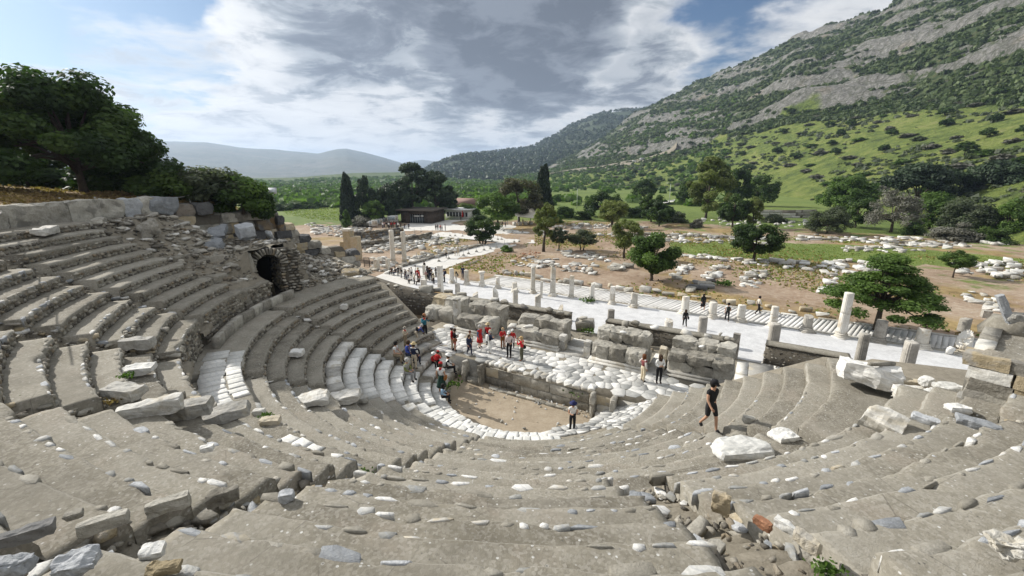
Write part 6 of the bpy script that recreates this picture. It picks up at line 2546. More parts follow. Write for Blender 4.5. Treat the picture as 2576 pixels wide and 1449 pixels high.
# information boards
for i, (a_, b_, h_) in enumerate([(478, 740, 690), (500, 745, 680), (535, 750, 670), (565, 720, 660), (595, 715, 655), (625, 700, 650), (660, 695, 640), (735, 705, 620), (765, 700, 615)]):
    p = at(*cq(a_, b_), ST)
    hh = high(p, cq(a_, h_ - 15)[1])
    t = tag(empty('information_board', p, .5), 'white information board of the row beside the entrance crowd', 'sign', 'information boards by the plaza')
    w_ = .75 if i < 7 else 1.1
    Raw().box((-w_, -.05, .25 * hh), (w_, .05, hh)).build('panel', whitem, t)
    Raw().box((-w_ * .8, -.055, .45 * hh), (w_ * .8, -.051, .9 * hh)).build('poster', plain('poster_%d' % i, (.30, .34, .36) if i % 2 else (.45, .40, .33), .6, 0, .5, 3), t)
    for x in (-w_ * .8, w_ * .8):
        Raw().tube([(x, 0, 0), (x, 0, hh)], [.05, .05], 6).build('leg', greym, t)
# rope posts along the road and plaza
bases = [(1033, 1120), (1130, 1100), (1293, 1060), (1420, 1030), (1297, 1150), (1415, 1120), (1590, 1080), (1650, 1060), (1745, 1035), (1835, 1015), (1910, 1000), (1985, 985), (1760, 960), (1860, 930), (1930, 905), (2000, 890), (2045, 890),
         (2080, 960), (2195, 920), (2255, 915), (1005, 808), (1085, 800), (1220, 825), (1288, 840), (1430, 845), (1490, 845), (1580, 850), (2070, 790), (2180, 800), (2295, 805)]
proto = None
for i, (a_, b_) in enumerate(bases):
    p = at(*cq(a_, b_), ST)
    if proto is None:
        t = tag(empty('rope_post', p), 'short metal rope post in a round stone foot beside the white road', 'post', 'rope posts of the road')
        Raw().tube([(0, 0, 0), (0, 0, 1.05)], [.035, .035], 6).build('pole', greym, t)
        Raw().lathe([(.27, -.02), (.26, .10), (.12, .26), (.05, .28)], 10).build('foot', M['block'], t)
        proto = t
    else:
        t = copy_tree(proto)
        t.location = p
    if i >= 20:
        t['label'] = 'short metal rope post at the edge of the bright plaza'
        t['group'] = 'rope posts of the plaza'
for i, ((a_, b_), (c_, d_)) in enumerate([(bases[k], bases[k + 1]) for k in (0, 1, 2, 4, 5, 6, 7, 8, 9, 10, 20, 21, 22, 23, 24, 25, 27, 28)]):
    p, q = at(*cq(a_, b_), ST + .95), at(*cq(c_, d_), ST + .95)
    pts = [p.lerp(q, k / 6) - Vector((0, 0, .25 * math.sin(math.pi * k / 6))) for k in range(7)]
    tag(Raw().tube(pts, [.022] * 7, 4).build('barrier_rope', greym), 'thin dark rope hung between two posts of the road', 'rope', 'ropes of the road and plaza')

# street lamps and poles
for i, (bu, bv, tv, lab, arm) in enumerate([(1683, 512, 461, 'green street lamp with a curved arm on the meadow edge', 1), (1451, 525, 473, 'white street lamp rising from the bushes behind the square', 1),
                                            (760, 508, 473, 'wooden utility pole with a crossbar in the scrub beyond the hedge', 0), (1153, 500, 455, 'tall wooden utility pole behind the kiosk', 0),
                                            (2058, 486, 454, 'pale post beside the path on the slope', 0)]):
    p = at(bu, bv, ST + (.6 if bv < 515 else 0))
    h = high(p, tv)
    t = tag(empty('street_lamp' if arm else 'utility_pole', p), lab, 'street lamp' if arm else 'pole', 'poles beyond the square')
    mt = plain('lamp_paint', (.45, .50, .42)) if arm else (M['bark'] if i < 4 else whitem)
    k = h / 9
    Raw().tube([(0, 0, -.3), (0, 0, h * .97)], [.14 * k, .09 * k], 8).build('pole', mt, t)
    if arm:
        Raw().tube([(0, 0, h * .96), (-.5 * k, 0, h), (-1.3 * k, 0, h * 1.01)], [.08 * k, .07 * k, .06 * k], 6).build('arm', mt, t)
        Raw().box((-1.9 * k, -.15 * k, h * 1.0), (-1.2 * k, .15 * k, h * 1.02)).build('lamp_head', whitem, t)
    else:
        Raw().box((-1.0 * k, -.08 * k, h * .86), (1.0 * k, .08 * k, h * .88)).build('crossbar', mt, t)
        for x in (-.8, 0, .8):
            Raw().lathe([(.06 * k, h * .88), (.09 * k, h * .9), (.03 * k, h * .93)], 6).build('insulator', whitem, t, (x * k, 0, 0))
# dark fence panel by the tall pillars
p = at(*cq(440, 1215), ST)
t = tag(empty('fence_panel', p, -.2), 'dark metal fence panel between the double pillar and a pale post', 'fence')
hh = high(p, cq(440, 1105)[1])
w_ = pxm(70 / 3.0306 * .639, p) / 2
Raw().tube([(-w_, 0, 0), (-w_, 0, hh), (w_, 0, hh), (w_, 0, 0)], [.06] * 4, 6).build('frame', darkm, t)
for i in range(8):
    Raw().tube([(-w_ + 2 * w_ * (i + .5) / 8, 0, .1), (-w_ + 2 * w_ * (i + .5) / 8, 0, hh)], [.02, .02], 5).build('bar', darkm, t)
# ------------------------------------------------------------------ trees
def crown(kind, seed, nleaf, leaf):
    """Leaves of a unit crown: width 1 (x, y), height 1 (z from 0 to 1)."""
    rs = np.random.RandomState(seed)
    if kind == 'round':
        nc = 46
        c = rs.normal(0, 1, (nc, 3)); c /= np.linalg.norm(c, axis=1, keepdims=True)
        c = c * rs.uniform(.55, .86, (nc, 1)) * np.array([.5, .5, .5]) + np.array([0, 0, .5])
        c[:, 2] = np.maximum(c[:, 2], .14 + .25 * np.abs(c[:, 0]))
        r = rs.uniform(.07, .17, nc)
    elif kind == 'dome':
        nc = 60
        c = rs.normal(0, 1, (nc, 3)); c /= np.linalg.norm(c, axis=1, keepdims=True)
        c[:, 2] = np.abs(c[:, 2]) ** .8
        c = c * rs.uniform(.62, .9, (nc, 1)) * np.array([.5, .5, .86]) + np.array([0, 0, .08])
        r = rs.uniform(.085, .15, nc)
    elif kind == 'spread':
        nc = 70
        a = rs.uniform(0, 6.283, nc); q = np.sqrt(rs.uniform(0.02, 1, nc)); lay = rs.randint(0, 4, nc)
        wd = np.array([.95, .8, .55, .26])[lay]
        c = np.stack([np.cos(a) * q * wd * .5, np.sin(a) * q * wd * .5, .20 + lay * .23 - q * q * .17 + rs.normal(0, .02, nc)], 1)
        r = rs.uniform(.06, .12, nc)
    elif kind == 'cone':
        nc = 50
        z = rs.uniform(0.02, .97, nc); a = rs.uniform(0, 6.283, nc); w_ = (1 - z) ** .55 * np.minimum(1, z * 6 + .45) * .42
        c = np.stack([np.cos(a) * w_, np.sin(a) * w_, z], 1); r = .10 + .12 * (1 - z)
    elif kind == 'umbrella':
        nc = 50
        a = rs.uniform(0, 6.283, nc); q = np.sqrt(rs.uniform(0, 1, nc))
        c = np.stack([np.cos(a) * q * .42, np.sin(a) * q * .42, .62 + .28 * np.sqrt(np.maximum(0, 1 - q * q)) - .25 * rs.uniform(0, 1, nc) ** 2], 1)
        r = rs.uniform(.09, .14, nc)
    elif kind == 'upright':
        nc = 54
        z = rs.uniform(.08, .96, nc); a = rs.uniform(0, 6.283, nc)
        w_ = np.sin(np.clip(z * 1.02, 0, 1) ** .8 * math.pi) ** .6 * .42 * np.sqrt(rs.uniform(.1, 1, nc))
        c = np.stack([np.cos(a) * w_, np.sin(a) * w_, z], 1); r = rs.uniform(.06, .12, nc)
    elif kind == 'pine':
        nc = 42
        a = rs.uniform(0, 6.283, nc); z = rs.uniform(.3, .97, nc)
        w_ = (.48 - .34 * np.maximum(0, z - .55) / .45) * np.sqrt(rs.uniform(.1, 1, nc))
        c = np.stack([np.cos(a) * w_, np.sin(a) * w_, z], 1); r = rs.uniform(.07, .13, nc)
    else:  # bush
        nc = 26
        c = rs.normal(0, 1, (nc, 3)); c /= np.linalg.norm(c, axis=1, keepdims=True)
        c[:, 2] = np.abs(c[:, 2])
        c = c * rs.uniform(.4, .85, (nc, 1)) * np.array([.46, .46, .8])
        r = rs.uniform(.12, .2, nc)
    per = nleaf // nc
    C_ = np.repeat(c, per, 0)
    R_ = np.repeat(r, per)[:, None]
    d = rs.normal(0, 1, (nc * per, 3)); d /= np.linalg.norm(d, axis=1, keepdims=True)
    stretch = np.array([1.15, 1.15, .75]) if kind in ('spread', 'umbrella', 'pine') else np.array([1, 1, .9])
    p = C_ + d * R_ * (rs.uniform(.15, 1.12, (nc * per, 1)) ** .6) * stretch
    t = np.clip(np.repeat(rs.uniform(.0, .75, nc), per) + rs.uniform(-.05, .3, nc * per), 0, 1)
    nrm = d + np.array([0, 0, .35])
    if kind == 'cone':
        nrm = d * .6 + np.array([0, 0, .0])
    st = NR.get_state()
    NR.seed(seed)
    v, f, t = leaves(p, nrm, leaf, .5, t)
    NR.set_state(st)
    return v, f, t, c


_cr = {}


def crown_mesh(kind, var, nleaf, leaf, mat):
    key = (kind, var, nleaf, leaf, mat.name)
    if key not in _cr:
        v, f, t, c = crown(kind, var * 17 + len(kind), nleaf, leaf)
        _cr[key] = (mesh('crown_%s' % kind, v, f, mat, False, t), c)
    return _cr[key]


def tree(label, p, h, wd, kind, mat, trunk_h=.25, nleaf=5000, leaf=.055, var=0, lean=0.0, group=None, cat='tree', name='tree', tr=.028, multi=1, twigs=10, depth_f=1.0):
    t = tag(empty(name, p, R.uniform(0, 6.28)), label, cat, group)
    me, cen = crown_mesh(kind, var, nleaf, leaf, mat)
    ch = h * (1 - trunk_h)
    z0 = h * trunk_h
    c_ = link('crown', me, t, (lean * h, 0, z0), None, (wd, wd * depth_f, ch))
    tw = Raw()
    for m_ in range(multi):
        ox = (m_ - (multi - 1) / 2) * wd * .08
        top = Vector((lean * h, 0, z0 + ch * .55))
        r0 = h * tr
        pts = [Vector((ox, 0, -.3)), Vector((ox * 1.2 + lean * h * .3, R.uniform(-.02, .02) * h, z0 * .6)), Vector((ox * 1.6 + lean * h * .8, 0, z0 + ch * .12)), top]
        tw.tube(pts, [r0 * 1.35, r0, r0 * .75, r0 * .25], 8)
        for k in range(twigs // multi):
            c0_ = cen[R.randrange(len(cen))]
            e = Vector((c0_[0] * wd + lean * h, c0_[1] * wd * depth_f, z0 + c0_[2] * ch))
            s_ = pts[2].lerp(top, R.uniform(-.1, .5))
            mid = s_.lerp(e, .5) + Vector((0, 0, ch * .05))
            tw.tube([s_, mid, e], [r0 * .5, r0 * .32, r0 * .1], 5)
    tw.build('trunk', M['bark'], t)
    return t


def tpx(label, base, topv, wpx, kind, mat, z=ST, **kw):
    p = at(base[0], base[1], z)
    p.z = z
    h = high(p, topv)
    wd = pxm(wpx, p)
    kw['nleaf'] = int(kw['nleaf'] * 2.1)
    kw['leaf'] = kw['leaf'] * .64
    return tree(label, p, h, wd, kind, L[mat], **kw)


GS = 'trees on the square'
tpx('feathery green tree with a thin leaning trunk left of the olives', (1367, 632), 512, 74, 'upright', 'feather', trunk_h=.26, nleaf=5200, leaf=.05, lean=-.06, group=GS, depth_f=1.0)
tpx('dark olive tree standing between two lighter trees', (1406, 628), 572, 48, 'round', 'olive', trunk_h=.22, nleaf=3200, leaf=.075, var=1, group=GS)
tpx('silvery olive tree with a broad low crown', (1464, 628), 578, 90, 'round', 'olive', trunk_h=.2, nleaf=4600, leaf=.05, var=2, group=GS, multi=2)
tpx('soft green feathery tree behind the dense dark tree', (1570, 650), 548, 88, 'round', 'feather', trunk_h=.2, nleaf=5600, leaf=.045, var=3, group=GS)
tpx('dense dark green tree shaped like a dome at the middle of the square', (1637, 706), 586, 126, 'round', 'mid', trunk_h=.10, nleaf=9500, leaf=.055, var=4, group=GS, twigs=14, tr=.035)
tpx('dull green tree with a flat side growing from the line of blocks', (1896, 658), 548, 128, 'round', 'dark', trunk_h=.12, nleaf=7800, leaf=.045, var=5, group=GS, tr=.035)
tpx('wide spreading tree with layered branches behind the tallest column', (2203, 832), 634, 258, 'spread', 'mid', trunk_h=.21, nleaf=17000, leaf=.030, var=6, group=GS, tr=.032, twigs=34)
tpx('smallest tree of the square beside a heap of white blocks', (2397, 697), 628, 78, 'round', 'mid', trunk_h=.28, nleaf=3600, leaf=.055, var=7, group=GS, tr=.025)
GP = 'trees around the plaza'
tpx('round dark evergreen tree cut like a ball at the plaza', (1214, 612), 540, 92, 'round', 'dark', trunk_h=.06, nleaf=7000, leaf=.05, var=8, group=GP, multi=3)
tpx('bright green tree rising behind the ball-shaped evergreen', (1252, 578), 478, 120, 'round', 'bright', trunk_h=.2, nleaf=7000, leaf=.05, var=9, group=GP)
tpx('large brownish green tree beside the canopy sail', (1305, 562), 444, 138, 'round', 'brown', trunk_h=.15, nleaf=8500, leaf=.04, var=10, group=GP)
tpx('black green ragged cypress behind the brownish tree', (1366, 548), 418, 48, 'cone', 'cypress', trunk_h=.03, nleaf=4200, leaf=.085, var=11, group=GP)
tpx('tallest pine with an irregular top over the entrance hall', (1040, 552), 413, 112, 'pine', 'pine', trunk_h=.12, nleaf=6500, leaf=.055, var=12, group=GP)
tpx('second pine, right of the tallest one', (1098, 552), 432, 92, 'pine', 'pine', trunk_h=.15, nleaf=5500, leaf=.06, var=13, group=GP)
tpx('rounded dark pine leaning over the entrance hall', (1000, 556), 452, 86, 'round', 'pine', trunk_h=.1, nleaf=5500, leaf=.06, var=14, group=GP)
tpx('dark evergreen right of the second pine', (1125, 548), 470, 60, 'round', 'pine', trunk_h=.1, nleaf=4000, leaf=.07, var=15, group=GP)
tpx('slender black cypress at the left end of the pines', (880, 563), 441, 40, 'cone', 'cypress', trunk_h=.02, nleaf=5000, leaf=.10, var=16, group=GP)
tpx('pointed olive green pine next to the slender cypress', (922, 560), 445, 60, 'upright', 'pine', trunk_h=.05, nleaf=4500, leaf=.06, var=17, group=GP)
tpx('dark rounded evergreen in the middle of the pine group', (965, 560), 462, 84, 'round', 'pine', trunk_h=.06, nleaf=5500, leaf=.055, var=18, group=GP)
tpx('small light green tree in front of the dark pines', (945, 566), 505, 62, 'round', 'bright', trunk_h=.22, nleaf=3200, leaf=.07, var=19, group=GP)
tpx('thin young conifer at the edge of the green field', (873, 574), 530, 24, 'cone', 'mid', trunk_h=.1, nleaf=1800, leaf=.12, var=20, group=GP)
tpx('grey green bush at the foot of the pines', (912, 570), 532, 66, 'bush', 'grey', trunk_h=.02, nleaf=2600, leaf=.08, var=21, group=GP, name='bush', cat='bush')
GM = 'trees at the foot of the meadow'
tpx('tall yellowish green plane tree, highest of the trees on the meadow edge', (1775, 548), 396, 136, 'upright', 'feather', trunk_h=.10, nleaf=9500, leaf=.038, var=22, group=GM, tr=.02)
tpx('dark tree half hidden behind the tall plane tree', (1850, 530), 418, 66, 'round', 'dark', trunk_h=.1, nleaf=4200, leaf=.06, var=23, group=GM)
tpx('round dark green tree at the right foot of the tall plane tree', (1841, 572), 486, 78, 'round', 'dark', trunk_h=.1, nleaf=5200, leaf=.06, var=24, group=GM)
tpx('small pale green tree next to the pale retaining wall', (1892, 572), 498, 56, 'upright', 'feather', trunk_h=.1, nleaf=3200, leaf=.06, var=25, group=GM)
tpx('broad dark tree behind the path', (1912, 520), 438, 90, 'round', 'dark', trunk_h=.08, nleaf=4600, leaf=.055, var=26, group=GM)
tpx('green rounded tree in the middle of the square edge', (1540, 572), 498, 76, 'round', 'feather', trunk_h=.15, nleaf=4600, leaf=.055, var=27, group=GM, multi=2)
tpx('wide dark low tree behind the rounded one', (1510, 545), 473, 84, 'dome', 'dark', trunk_h=.05, nleaf=4600, leaf=.055, var=28, group=GM)
tpx('dark low tree touching the wide one', (1548, 545), 482, 50, 'dome', 'dark', trunk_h=.05, nleaf=2600, leaf=.07, var=29, group=GM)
tpx('lone dark tree standing on the bright meadow', (1620, 508), 444, 64, 'dome', 'dark', trunk_h=.22, nleaf=3600, leaf=.06, var=30, group=GM, multi=2)
tpx('dark tree left of the street lamp, upper one of two', (1638, 560), 484, 70, 'round', 'dark', trunk_h=.06, nleaf=4200, leaf=.06, var=31, group=GM)
tpx('dark tree left of the street lamp, lower one of two', (1658, 568), 505, 74, 'round', 'dark', trunk_h=.06, nleaf=4400, leaf=.06, var=32, group=GM)
tpx('small dark tree right of the green street lamp', (1722, 515), 450, 44, 'dome', 'dark', trunk_h=.15, nleaf=2400, leaf=.08, var=33, group=GM)
GW = 'trees on the west slope'
tpx('fuzzy grey green bush on the earth mound', (2080, 586), 510, 100, 'dome', 'olive', trunk_h=.04, nleaf=5200, leaf=.045, var=34, group=GW, multi=3, name='bush', cat='bush')
tpx('green tree with a dark underside on the slope', (2130, 545), 428, 130, 'dome', 'mid', trunk_h=.12, nleaf=6000, leaf=.045, var=35, group=GW)
tpx('dark leafy tree in front of the green slope tree', (2150, 572), 492, 84, 'round', 'dark', trunk_h=.06, nleaf=4600, leaf=.055, var=36, group=GW)
tpx('almost bare grey tree on the slope', (2240, 585), 462, 122, 'dome', 'grey', trunk_h=.12, nleaf=4200, leaf=.032, var=37, group=GW, twigs=30)
tpx('black green umbrella pine, left of two on the slope', (2296, 540), 405, 152, 'umbrella', 'pine', trunk_h=.04, nleaf=7000, leaf=.05, var=38, group=GW)
tpx('dark umbrella pine at the right of the slope', (2492, 545), 398, 150, 'umbrella', 'pine', trunk_h=.04, nleaf=7000, leaf=.05, var=39, group=GW)
tpx('mid green tree under the left umbrella pine', (2336, 575), 476, 116, 'dome', 'mid', trunk_h=.08, nleaf=5200, leaf=.05, var=40, group=GW)
tpx('grey green tree between the umbrella pines', (2420, 585), 488, 120, 'dome', 'olive', trunk_h=.08, nleaf=5200, leaf=.05, var=41, group=GW)
tpx('dull green tree at the right border of the slope', (2530, 592), 492, 116, 'dome', 'mid', trunk_h=.12, nleaf=5200, leaf=.05, var=42, group=GW)
tpx('dark twiggy bush under the right umbrella pine', (2400, 605), 545, 116, 'bush', 'grey', trunk_h=.03, nleaf=3600, leaf=.05, var=43, group=GW, name='bush', cat='bush')
tpx('dark brown bush in the shade of the slope trees', (2500, 612), 552, 90, 'bush', 'dark', trunk_h=.03, nleaf=3000, leaf=.06, var=44, group=GW, name='bush', cat='bush')
tpx('green bush between the grey bare tree and the left umbrella pine', (2300, 592), 540, 70, 'bush', 'dark', trunk_h=.03, nleaf=2600, leaf=.06, var=45, group=GW, name='bush', cat='bush')
tpx('green bush growing out of the kerb of the white road', (1274, 632), 612, 36, 'bush', 'mid', trunk_h=.02, nleaf=1800, leaf=.09, var=46, name='bush', cat='bush')
GB = 'bushes behind the square'
for i, (bu, bv, tv, wp, mt, lab) in enumerate([
    (1600, 545, 505, 70, 'dark', 'low dark bush left of the two stacked trees'), (1700, 560, 520, 60, 'olive', 'greyish bush at the foot of the tall plane tree'), (1420, 548, 505, 70, 'mid', 'green bush beside the ragged cypress'),
    (1470, 552, 520, 60, 'dark', 'dark bush below the wide low tree'), (1395, 560, 525, 56, 'mid', 'green bush right of the feathery leaning tree'), (1752, 572, 540, 40, 'grey', 'grey stony bush under the tall plane tree'),
    (1950, 560, 528, 60, 'olive', 'bush above the pale retaining wall'), (1190, 548, 500, 60, 'mid', 'green bush beside the kiosk'), (1170, 530, 500, 50, 'feather', 'light bush behind the kiosk'),
    (1335, 540, 498, 60, 'dark', 'dark bush behind the canopy sail'), (760, 525, 496, 90, 'mid', 'rounded hedge beyond the green field'), (835, 520, 492, 80, 'mid', 'second hedge beyond the green field'), (715, 530, 500, 60, 'dark', 'bush at the end of the retaining wall')]):
    tpx(lab, (bu, bv), tv, wp, 'bush', mt, trunk_h=.02, nleaf=2400, leaf=.075, var=50 + i % 4, group=GB, name='bush', cat='bush')

# the big tree and the hedge on the bank above the theatre
def onhill(u, v_, Y):
    d = wdir(u, v_)
    return Vector((0, 0, EYE)) + d * (Y / d.y)


def tbank(label, u, v_, Y, topv, wpx, kind, mat, **kw):
    p = onhill(u, v_, Y)
    r, th = to_pol(p)
    g = hill_z(r, th)
    p.z = g
    return tree(label, p, high(p, topv), pxm(wpx, p), kind, L[mat], **kw)


tbank('huge dark spreading tree on the bank above the seats', 200, 440, 29, 150, 405, 'dome', 'dark', trunk_h=.06, nleaf=46000, leaf=.022, var=60, tr=.03, twigs=40, depth_f=.8)
GH = 'shrubs on the bank'
tbank('airy dark shrub with bare twigs beside the huge tree', 520, 500, 32, 362, 190, 'bush', 'olive', trunk_h=.05, nleaf=9000, leaf=.035, var=61, group=GH, twigs=30, name='shrub', cat='shrub')
tbank('dense dark shrub hanging over the retaining wall', 610, 520, 33, 398, 160, 'bush', 'mid', trunk_h=.02, nleaf=9000, leaf=.04, var=62, group=GH, name='shrub', cat='shrub')
tbank('shady shrub under the right side of the huge tree', 430, 500, 31, 378, 170, 'bush', 'dark', trunk_h=.02, nleaf=8000, leaf=.045, var=63, group=GH, name='shrub', cat='shrub')
tbank('dark hedge below the huge tree', 300, 470, 32, 360, 200, 'bush', 'dark', trunk_h=.02, nleaf=8000, leaf=.045, var=64, group=GH, name='shrub', cat='shrub')
tbank('olive brown hedge at the left border of the view', 60, 430, 33, 335, 220, 'bush', 'dark', trunk_h=.02, nleaf=8000, leaf=.045, var=65, group=GH, name='shrub', cat='shrub')
tbank('low dark shrub where the retaining wall ends', 665, 520, 34, 440, 80, 'bush', 'dark', trunk_h=.02, nleaf=4000, leaf=.06, var=66, group=GH, name='shrub', cat='shrub')

# shrubs and small trees scattered on the green slope, and far trees on the mountain foot
sp_ = []
tries = 0
while len(sp_) < 150 and tries < 9000:
    tries += 1
    az = R.uniform(13, 56)
    d0, z0, d1, z1, d2, z2 = interp(MT, az)
    q = R.random()
    d = d0 * 1.02 + (d1 - d0) * q
    if any(math.hypot(math.sin(rad(az)) * d - a, math.cos(rad(az)) * d - b) < 7 + d * .02 for a, b, _ in sp_):
        continue
    sp_.append((math.sin(rad(az)) * d, math.cos(rad(az)) * d, mount_z(az, d)))
def onslope(p, w_):
    az = math.degrees(math.atan2(p[0], p[1]))
    d0, z0, d1, z1, d2, z2 = interp(MT, az)
    q = (math.hypot(p[0], p[1]) - d0) / (d1 - d0)
    band = 'low on the slope' if q < .25 else 'halfway up the slope' if q < .5 else 'high on the slope' if q < .78 else 'right under the rocks'
    mark = [(17, 'above the meadow tree'), (21.5, 'left of the tall plane tree'), (26, 'above the tall plane tree'), (31, 'above the broad dark tree'), (36, 'over the path and pale post'), (41, 'above the bare grey tree'), (46, 'above the left umbrella pine'), (50, 'above the right umbrella pine'), (99, 'at the right border')]
    sz = 'small' if w_ < 7 else 'wide' if w_ > 10.5 else 'medium'
    return sz, band, next(m_ for a, m_ in mark if az < a)


for i, p in enumerate(sp_):
    d = math.hypot(p[0], p[1])
    k = R.random()
    if k < .35:
        w_ = R.uniform(6, 9)
        sz, bd, mk = onslope(p, w_)
        tree('%s dark tree %s, %s' % (sz, bd, mk), Vector(p), R.uniform(4, 6.5), w_, 'dome', L['dark'], trunk_h=.2, nleaf=1300, leaf=.11, var=70 + i % 3, group='small trees on the green slope', twigs=6)
    else:
        mt = R.choice(['grey', 'olive', 'mid', 'grey'])
        w_ = R.uniform(6, 14)
        sz, bd, mk = onslope(p, w_)
        lab = '%s %s shrub %s, %s' % (sz, {'grey': 'grey brown', 'olive': 'dull olive', 'mid': 'green'}[mt], bd, mk)
        tree(lab, Vector(p), R.uniform(2.2, 3.6), w_, 'bush', L[mt], trunk_h=.02, nleaf=1200, leaf=.10, var=75 + i % 4, group='shrubs on the green slope', name='shrub', cat='shrub', twigs=4, tr=.05)
# weeds
for lab, (u, v_), z, n, s in [('weeds at the foot of the stage wall by the little stair', (1262, 938), .05, 160, .14), ('weeds under the middle of the stage wall', (1430, 985), .05, 60, .12), ('green weed growing from the stage wall', (1448, 985), .9, 60, .12),
                              ('weed hanging at the corner of the marble seats', (1137, 968), .7, 60, .14), ('grass tuft beside the small grey boulder', kC(1275, 390), DZ + .1, 120, .05), ('grass tuft at the edge of the smooth near tread', kR(860, 1420), 8.9, 160, .035),
                              ('grass tuft under the white thin slab', kB(745, 270), 7.4, 90, .05), ('weeds in the dark corner of the shaded stair', (912, 1195), 5.6, 110, .06), ('dry tuft below the lone notched block', kB(655, 420), 7.3, 90, .05), ('grass tuft in the corner of the far stair', (48, 1012), 7.8, 110, .06),
                              ('green tuft below the grey block in the gap', (1480, 832), .0, 60, .16), ('weed at the base of the worn stump', c3(295, 470), ST + .2, 60, .2), ('weed under the three parallel rows of blocks', c3(1660, 300), ST + .2, 80, .3)]:
    p = at(u, v_, z)
    pts = np.array(p) + NR.normal(0, 1, (n, 3)) * np.array([s * 2.0, s * 1.6, s * .8])
    pts[:, 2] = np.maximum(pts[:, 2], p.z)
    nrm = NR.normal(0, 1, (n, 3)) + np.array([0, 0, .3])
    v, f, t = leaves(pts, nrm, s, .5)
    tag(link('weeds', mesh('weeds', v, f, L['mid'] if 'dry' not in lab else L['straw'], False, t)), lab, 'weeds', None, 'stuff')
# ------------------------------------------------------------------ people
SK = (.46, .27, .18)


def skin_mesh(name, joints, edges, sub=1):
    """A continuous tapered surface grown round a skeleton; joints: (x, y, z, r)."""
    me = bpy.data.meshes.new(name)
    me.from_pydata([j[:3] for j in joints], edges, [])
    o = bpy.data.objects.new(name, me)
    COL.objects.link(o)
    m_ = o.modifiers.new('skin', 'SKIN')
    m_.use_smooth_shade = True
    for i, j in enumerate(joints):
        sv = me.skin_vertices[0].data[i]
        sv.radius = (j[3], j[3] * (j[4] if len(j) > 4 else 1))
        sv.use_root = i == 0
    s_ = o.modifiers.new('sub', 'SUBSURF')
    s_.levels = sub
    s_.render_levels = sub
    dg = bpy.context.evaluated_depsgraph_get()
    out = bpy.data.meshes.new_from_object(o.evaluated_get(dg))
    out.name = name
    bpy.data.objects.remove(o)
    bpy.data.meshes.remove(me)
    out.polygons.foreach_set('use_smooth', np.ones(len(out.polygons), dtype=bool))
    return out


def pose_joints(pose):
    """Joint places of a 1.7 m person facing +Y."""
    J = {'pel': (0, 0, .93), 'wst': (0, 0, 1.06), 'chs': (0, 0, 1.27), 'nck': (0, .0, 1.43), 'hd0': (0, .015, 1.52), 'hd1': (0, .02, 1.62), 'hd2': (0, .005, 1.68)}
    for s, n in ((-1, 'l'), (1, 'r')):
        J['hip' + n] = (s * .095, 0, .90)
        J['kne' + n] = (s * .10, .02, .50)
        J['ank' + n] = (s * .10, -.02, .08)
        J['toe' + n] = (s * .115, .13, .035)
        J['sho' + n] = (s * .17, 0, 1.37)
        J['elb' + n] = (s * .235, -.03, 1.10)
        J['wri' + n] = (s * .235, .05, .87)
        J['han' + n] = (s * .225, .075, .79)

    def mv(ks, d):
        for k in ks:
            J[k] = tuple(a + b for a, b in zip(J[k], d))
    up = ['wst', 'chs', 'nck', 'hd0', 'hd1', 'hd2'] + [a + b for a in ('sho', 'elb', 'wri', 'han') for b in 'lr']
    if pose == 'walk':
        J['knel'] = (-.10, .16, .52); J['ankl'] = (-.10, .22, .09); J['toel'] = (-.11, .36, .06)
        J['kner'] = (.10, .0, .50); J['ankr'] = (.10, -.26, .14); J['toer'] = (.11, -.15, .04)
        J['elbl'] = (-.23, -.10, 1.12); J['wril'] = (-.23, -.06, .88); J['hanl'] = (-.22, -.03, .80)
        J['elbr'] = (.23, .06, 1.12); J['wrir'] = (.22, .20, .95); J['hanr'] = (.21, .26, .89)
    elif pose == 'photo':
        for s, n in ((-1, 'l'), (1, 'r')):
            J['elb' + n] = (s * .25, .16, 1.20); J['wri' + n] = (s * .10, .30, 1.42); J['han' + n] = (s * .06, .32, 1.50)
        J['hd1'] = (0, .04, 1.61)
    elif pose == 'hold':
        for s, n in ((-1, 'l'), (1, 'r')):
            J['elb' + n] = (s * .24, .04, 1.12); J['wri' + n] = (s * .10, .24, 1.10); J['han' + n] = (s * .05, .27, 1.14)
        J['hd1'] = (0, .05, 1.60); J['hd2'] = (0, .05, 1.66)
    elif pose == 'hip':
        J['elbl'] = (-.34, -.06, 1.13); J['wril'] = (-.20, .06, 1.02); J['hanl'] = (-.15, .09, .99)
    elif pose == 'sit':
        dz = -.46
        for k in list(J):
            J[k] = (J[k][0], J[k][1], J[k][2] + dz)
        for s, n in ((-1, 'l'), (1, 'r')):
            J['hip' + n] = (s * .10, .03, .45); J['kne' + n] = (s * .13, .42, .47); J['ank' + n] = (s * .13, .40, .08); J['toe' + n] = (s * .14, .54, .04)
            J['elb' + n] = (s * .24, .08, .67); J['wri' + n] = (s * .13, .28, .58); J['han' + n] = (s * .09, .34, .56)
        mv(['chs', 'nck', 'hd0', 'hd1', 'hd2', 'shol', 'shor'], (0, .05, -.02))
        mv(['hd1', 'hd2'], (0, .03, -.01))
    elif pose == 'bend':
        def b(k, a=.75):
            x, y, z = J[k]
            dz, dy = z - .93, y
            J[k] = (x, dy * math.cos(a) + dz * math.sin(a), .93 + dz * math.cos(a) - dy * math.sin(a))
        for k in up:
            b(k)
        for s, n in ((-1, 'l'), (1, 'r')):
            J['elb' + n] = (s * .24, .42, 1.02); J['wri' + n] = (s * .14, .52, .82); J['han' + n] = (s * .1, .55, .75)
        mv(['pel', 'hipl', 'hipr'], (0, -.10, 0))
    return J


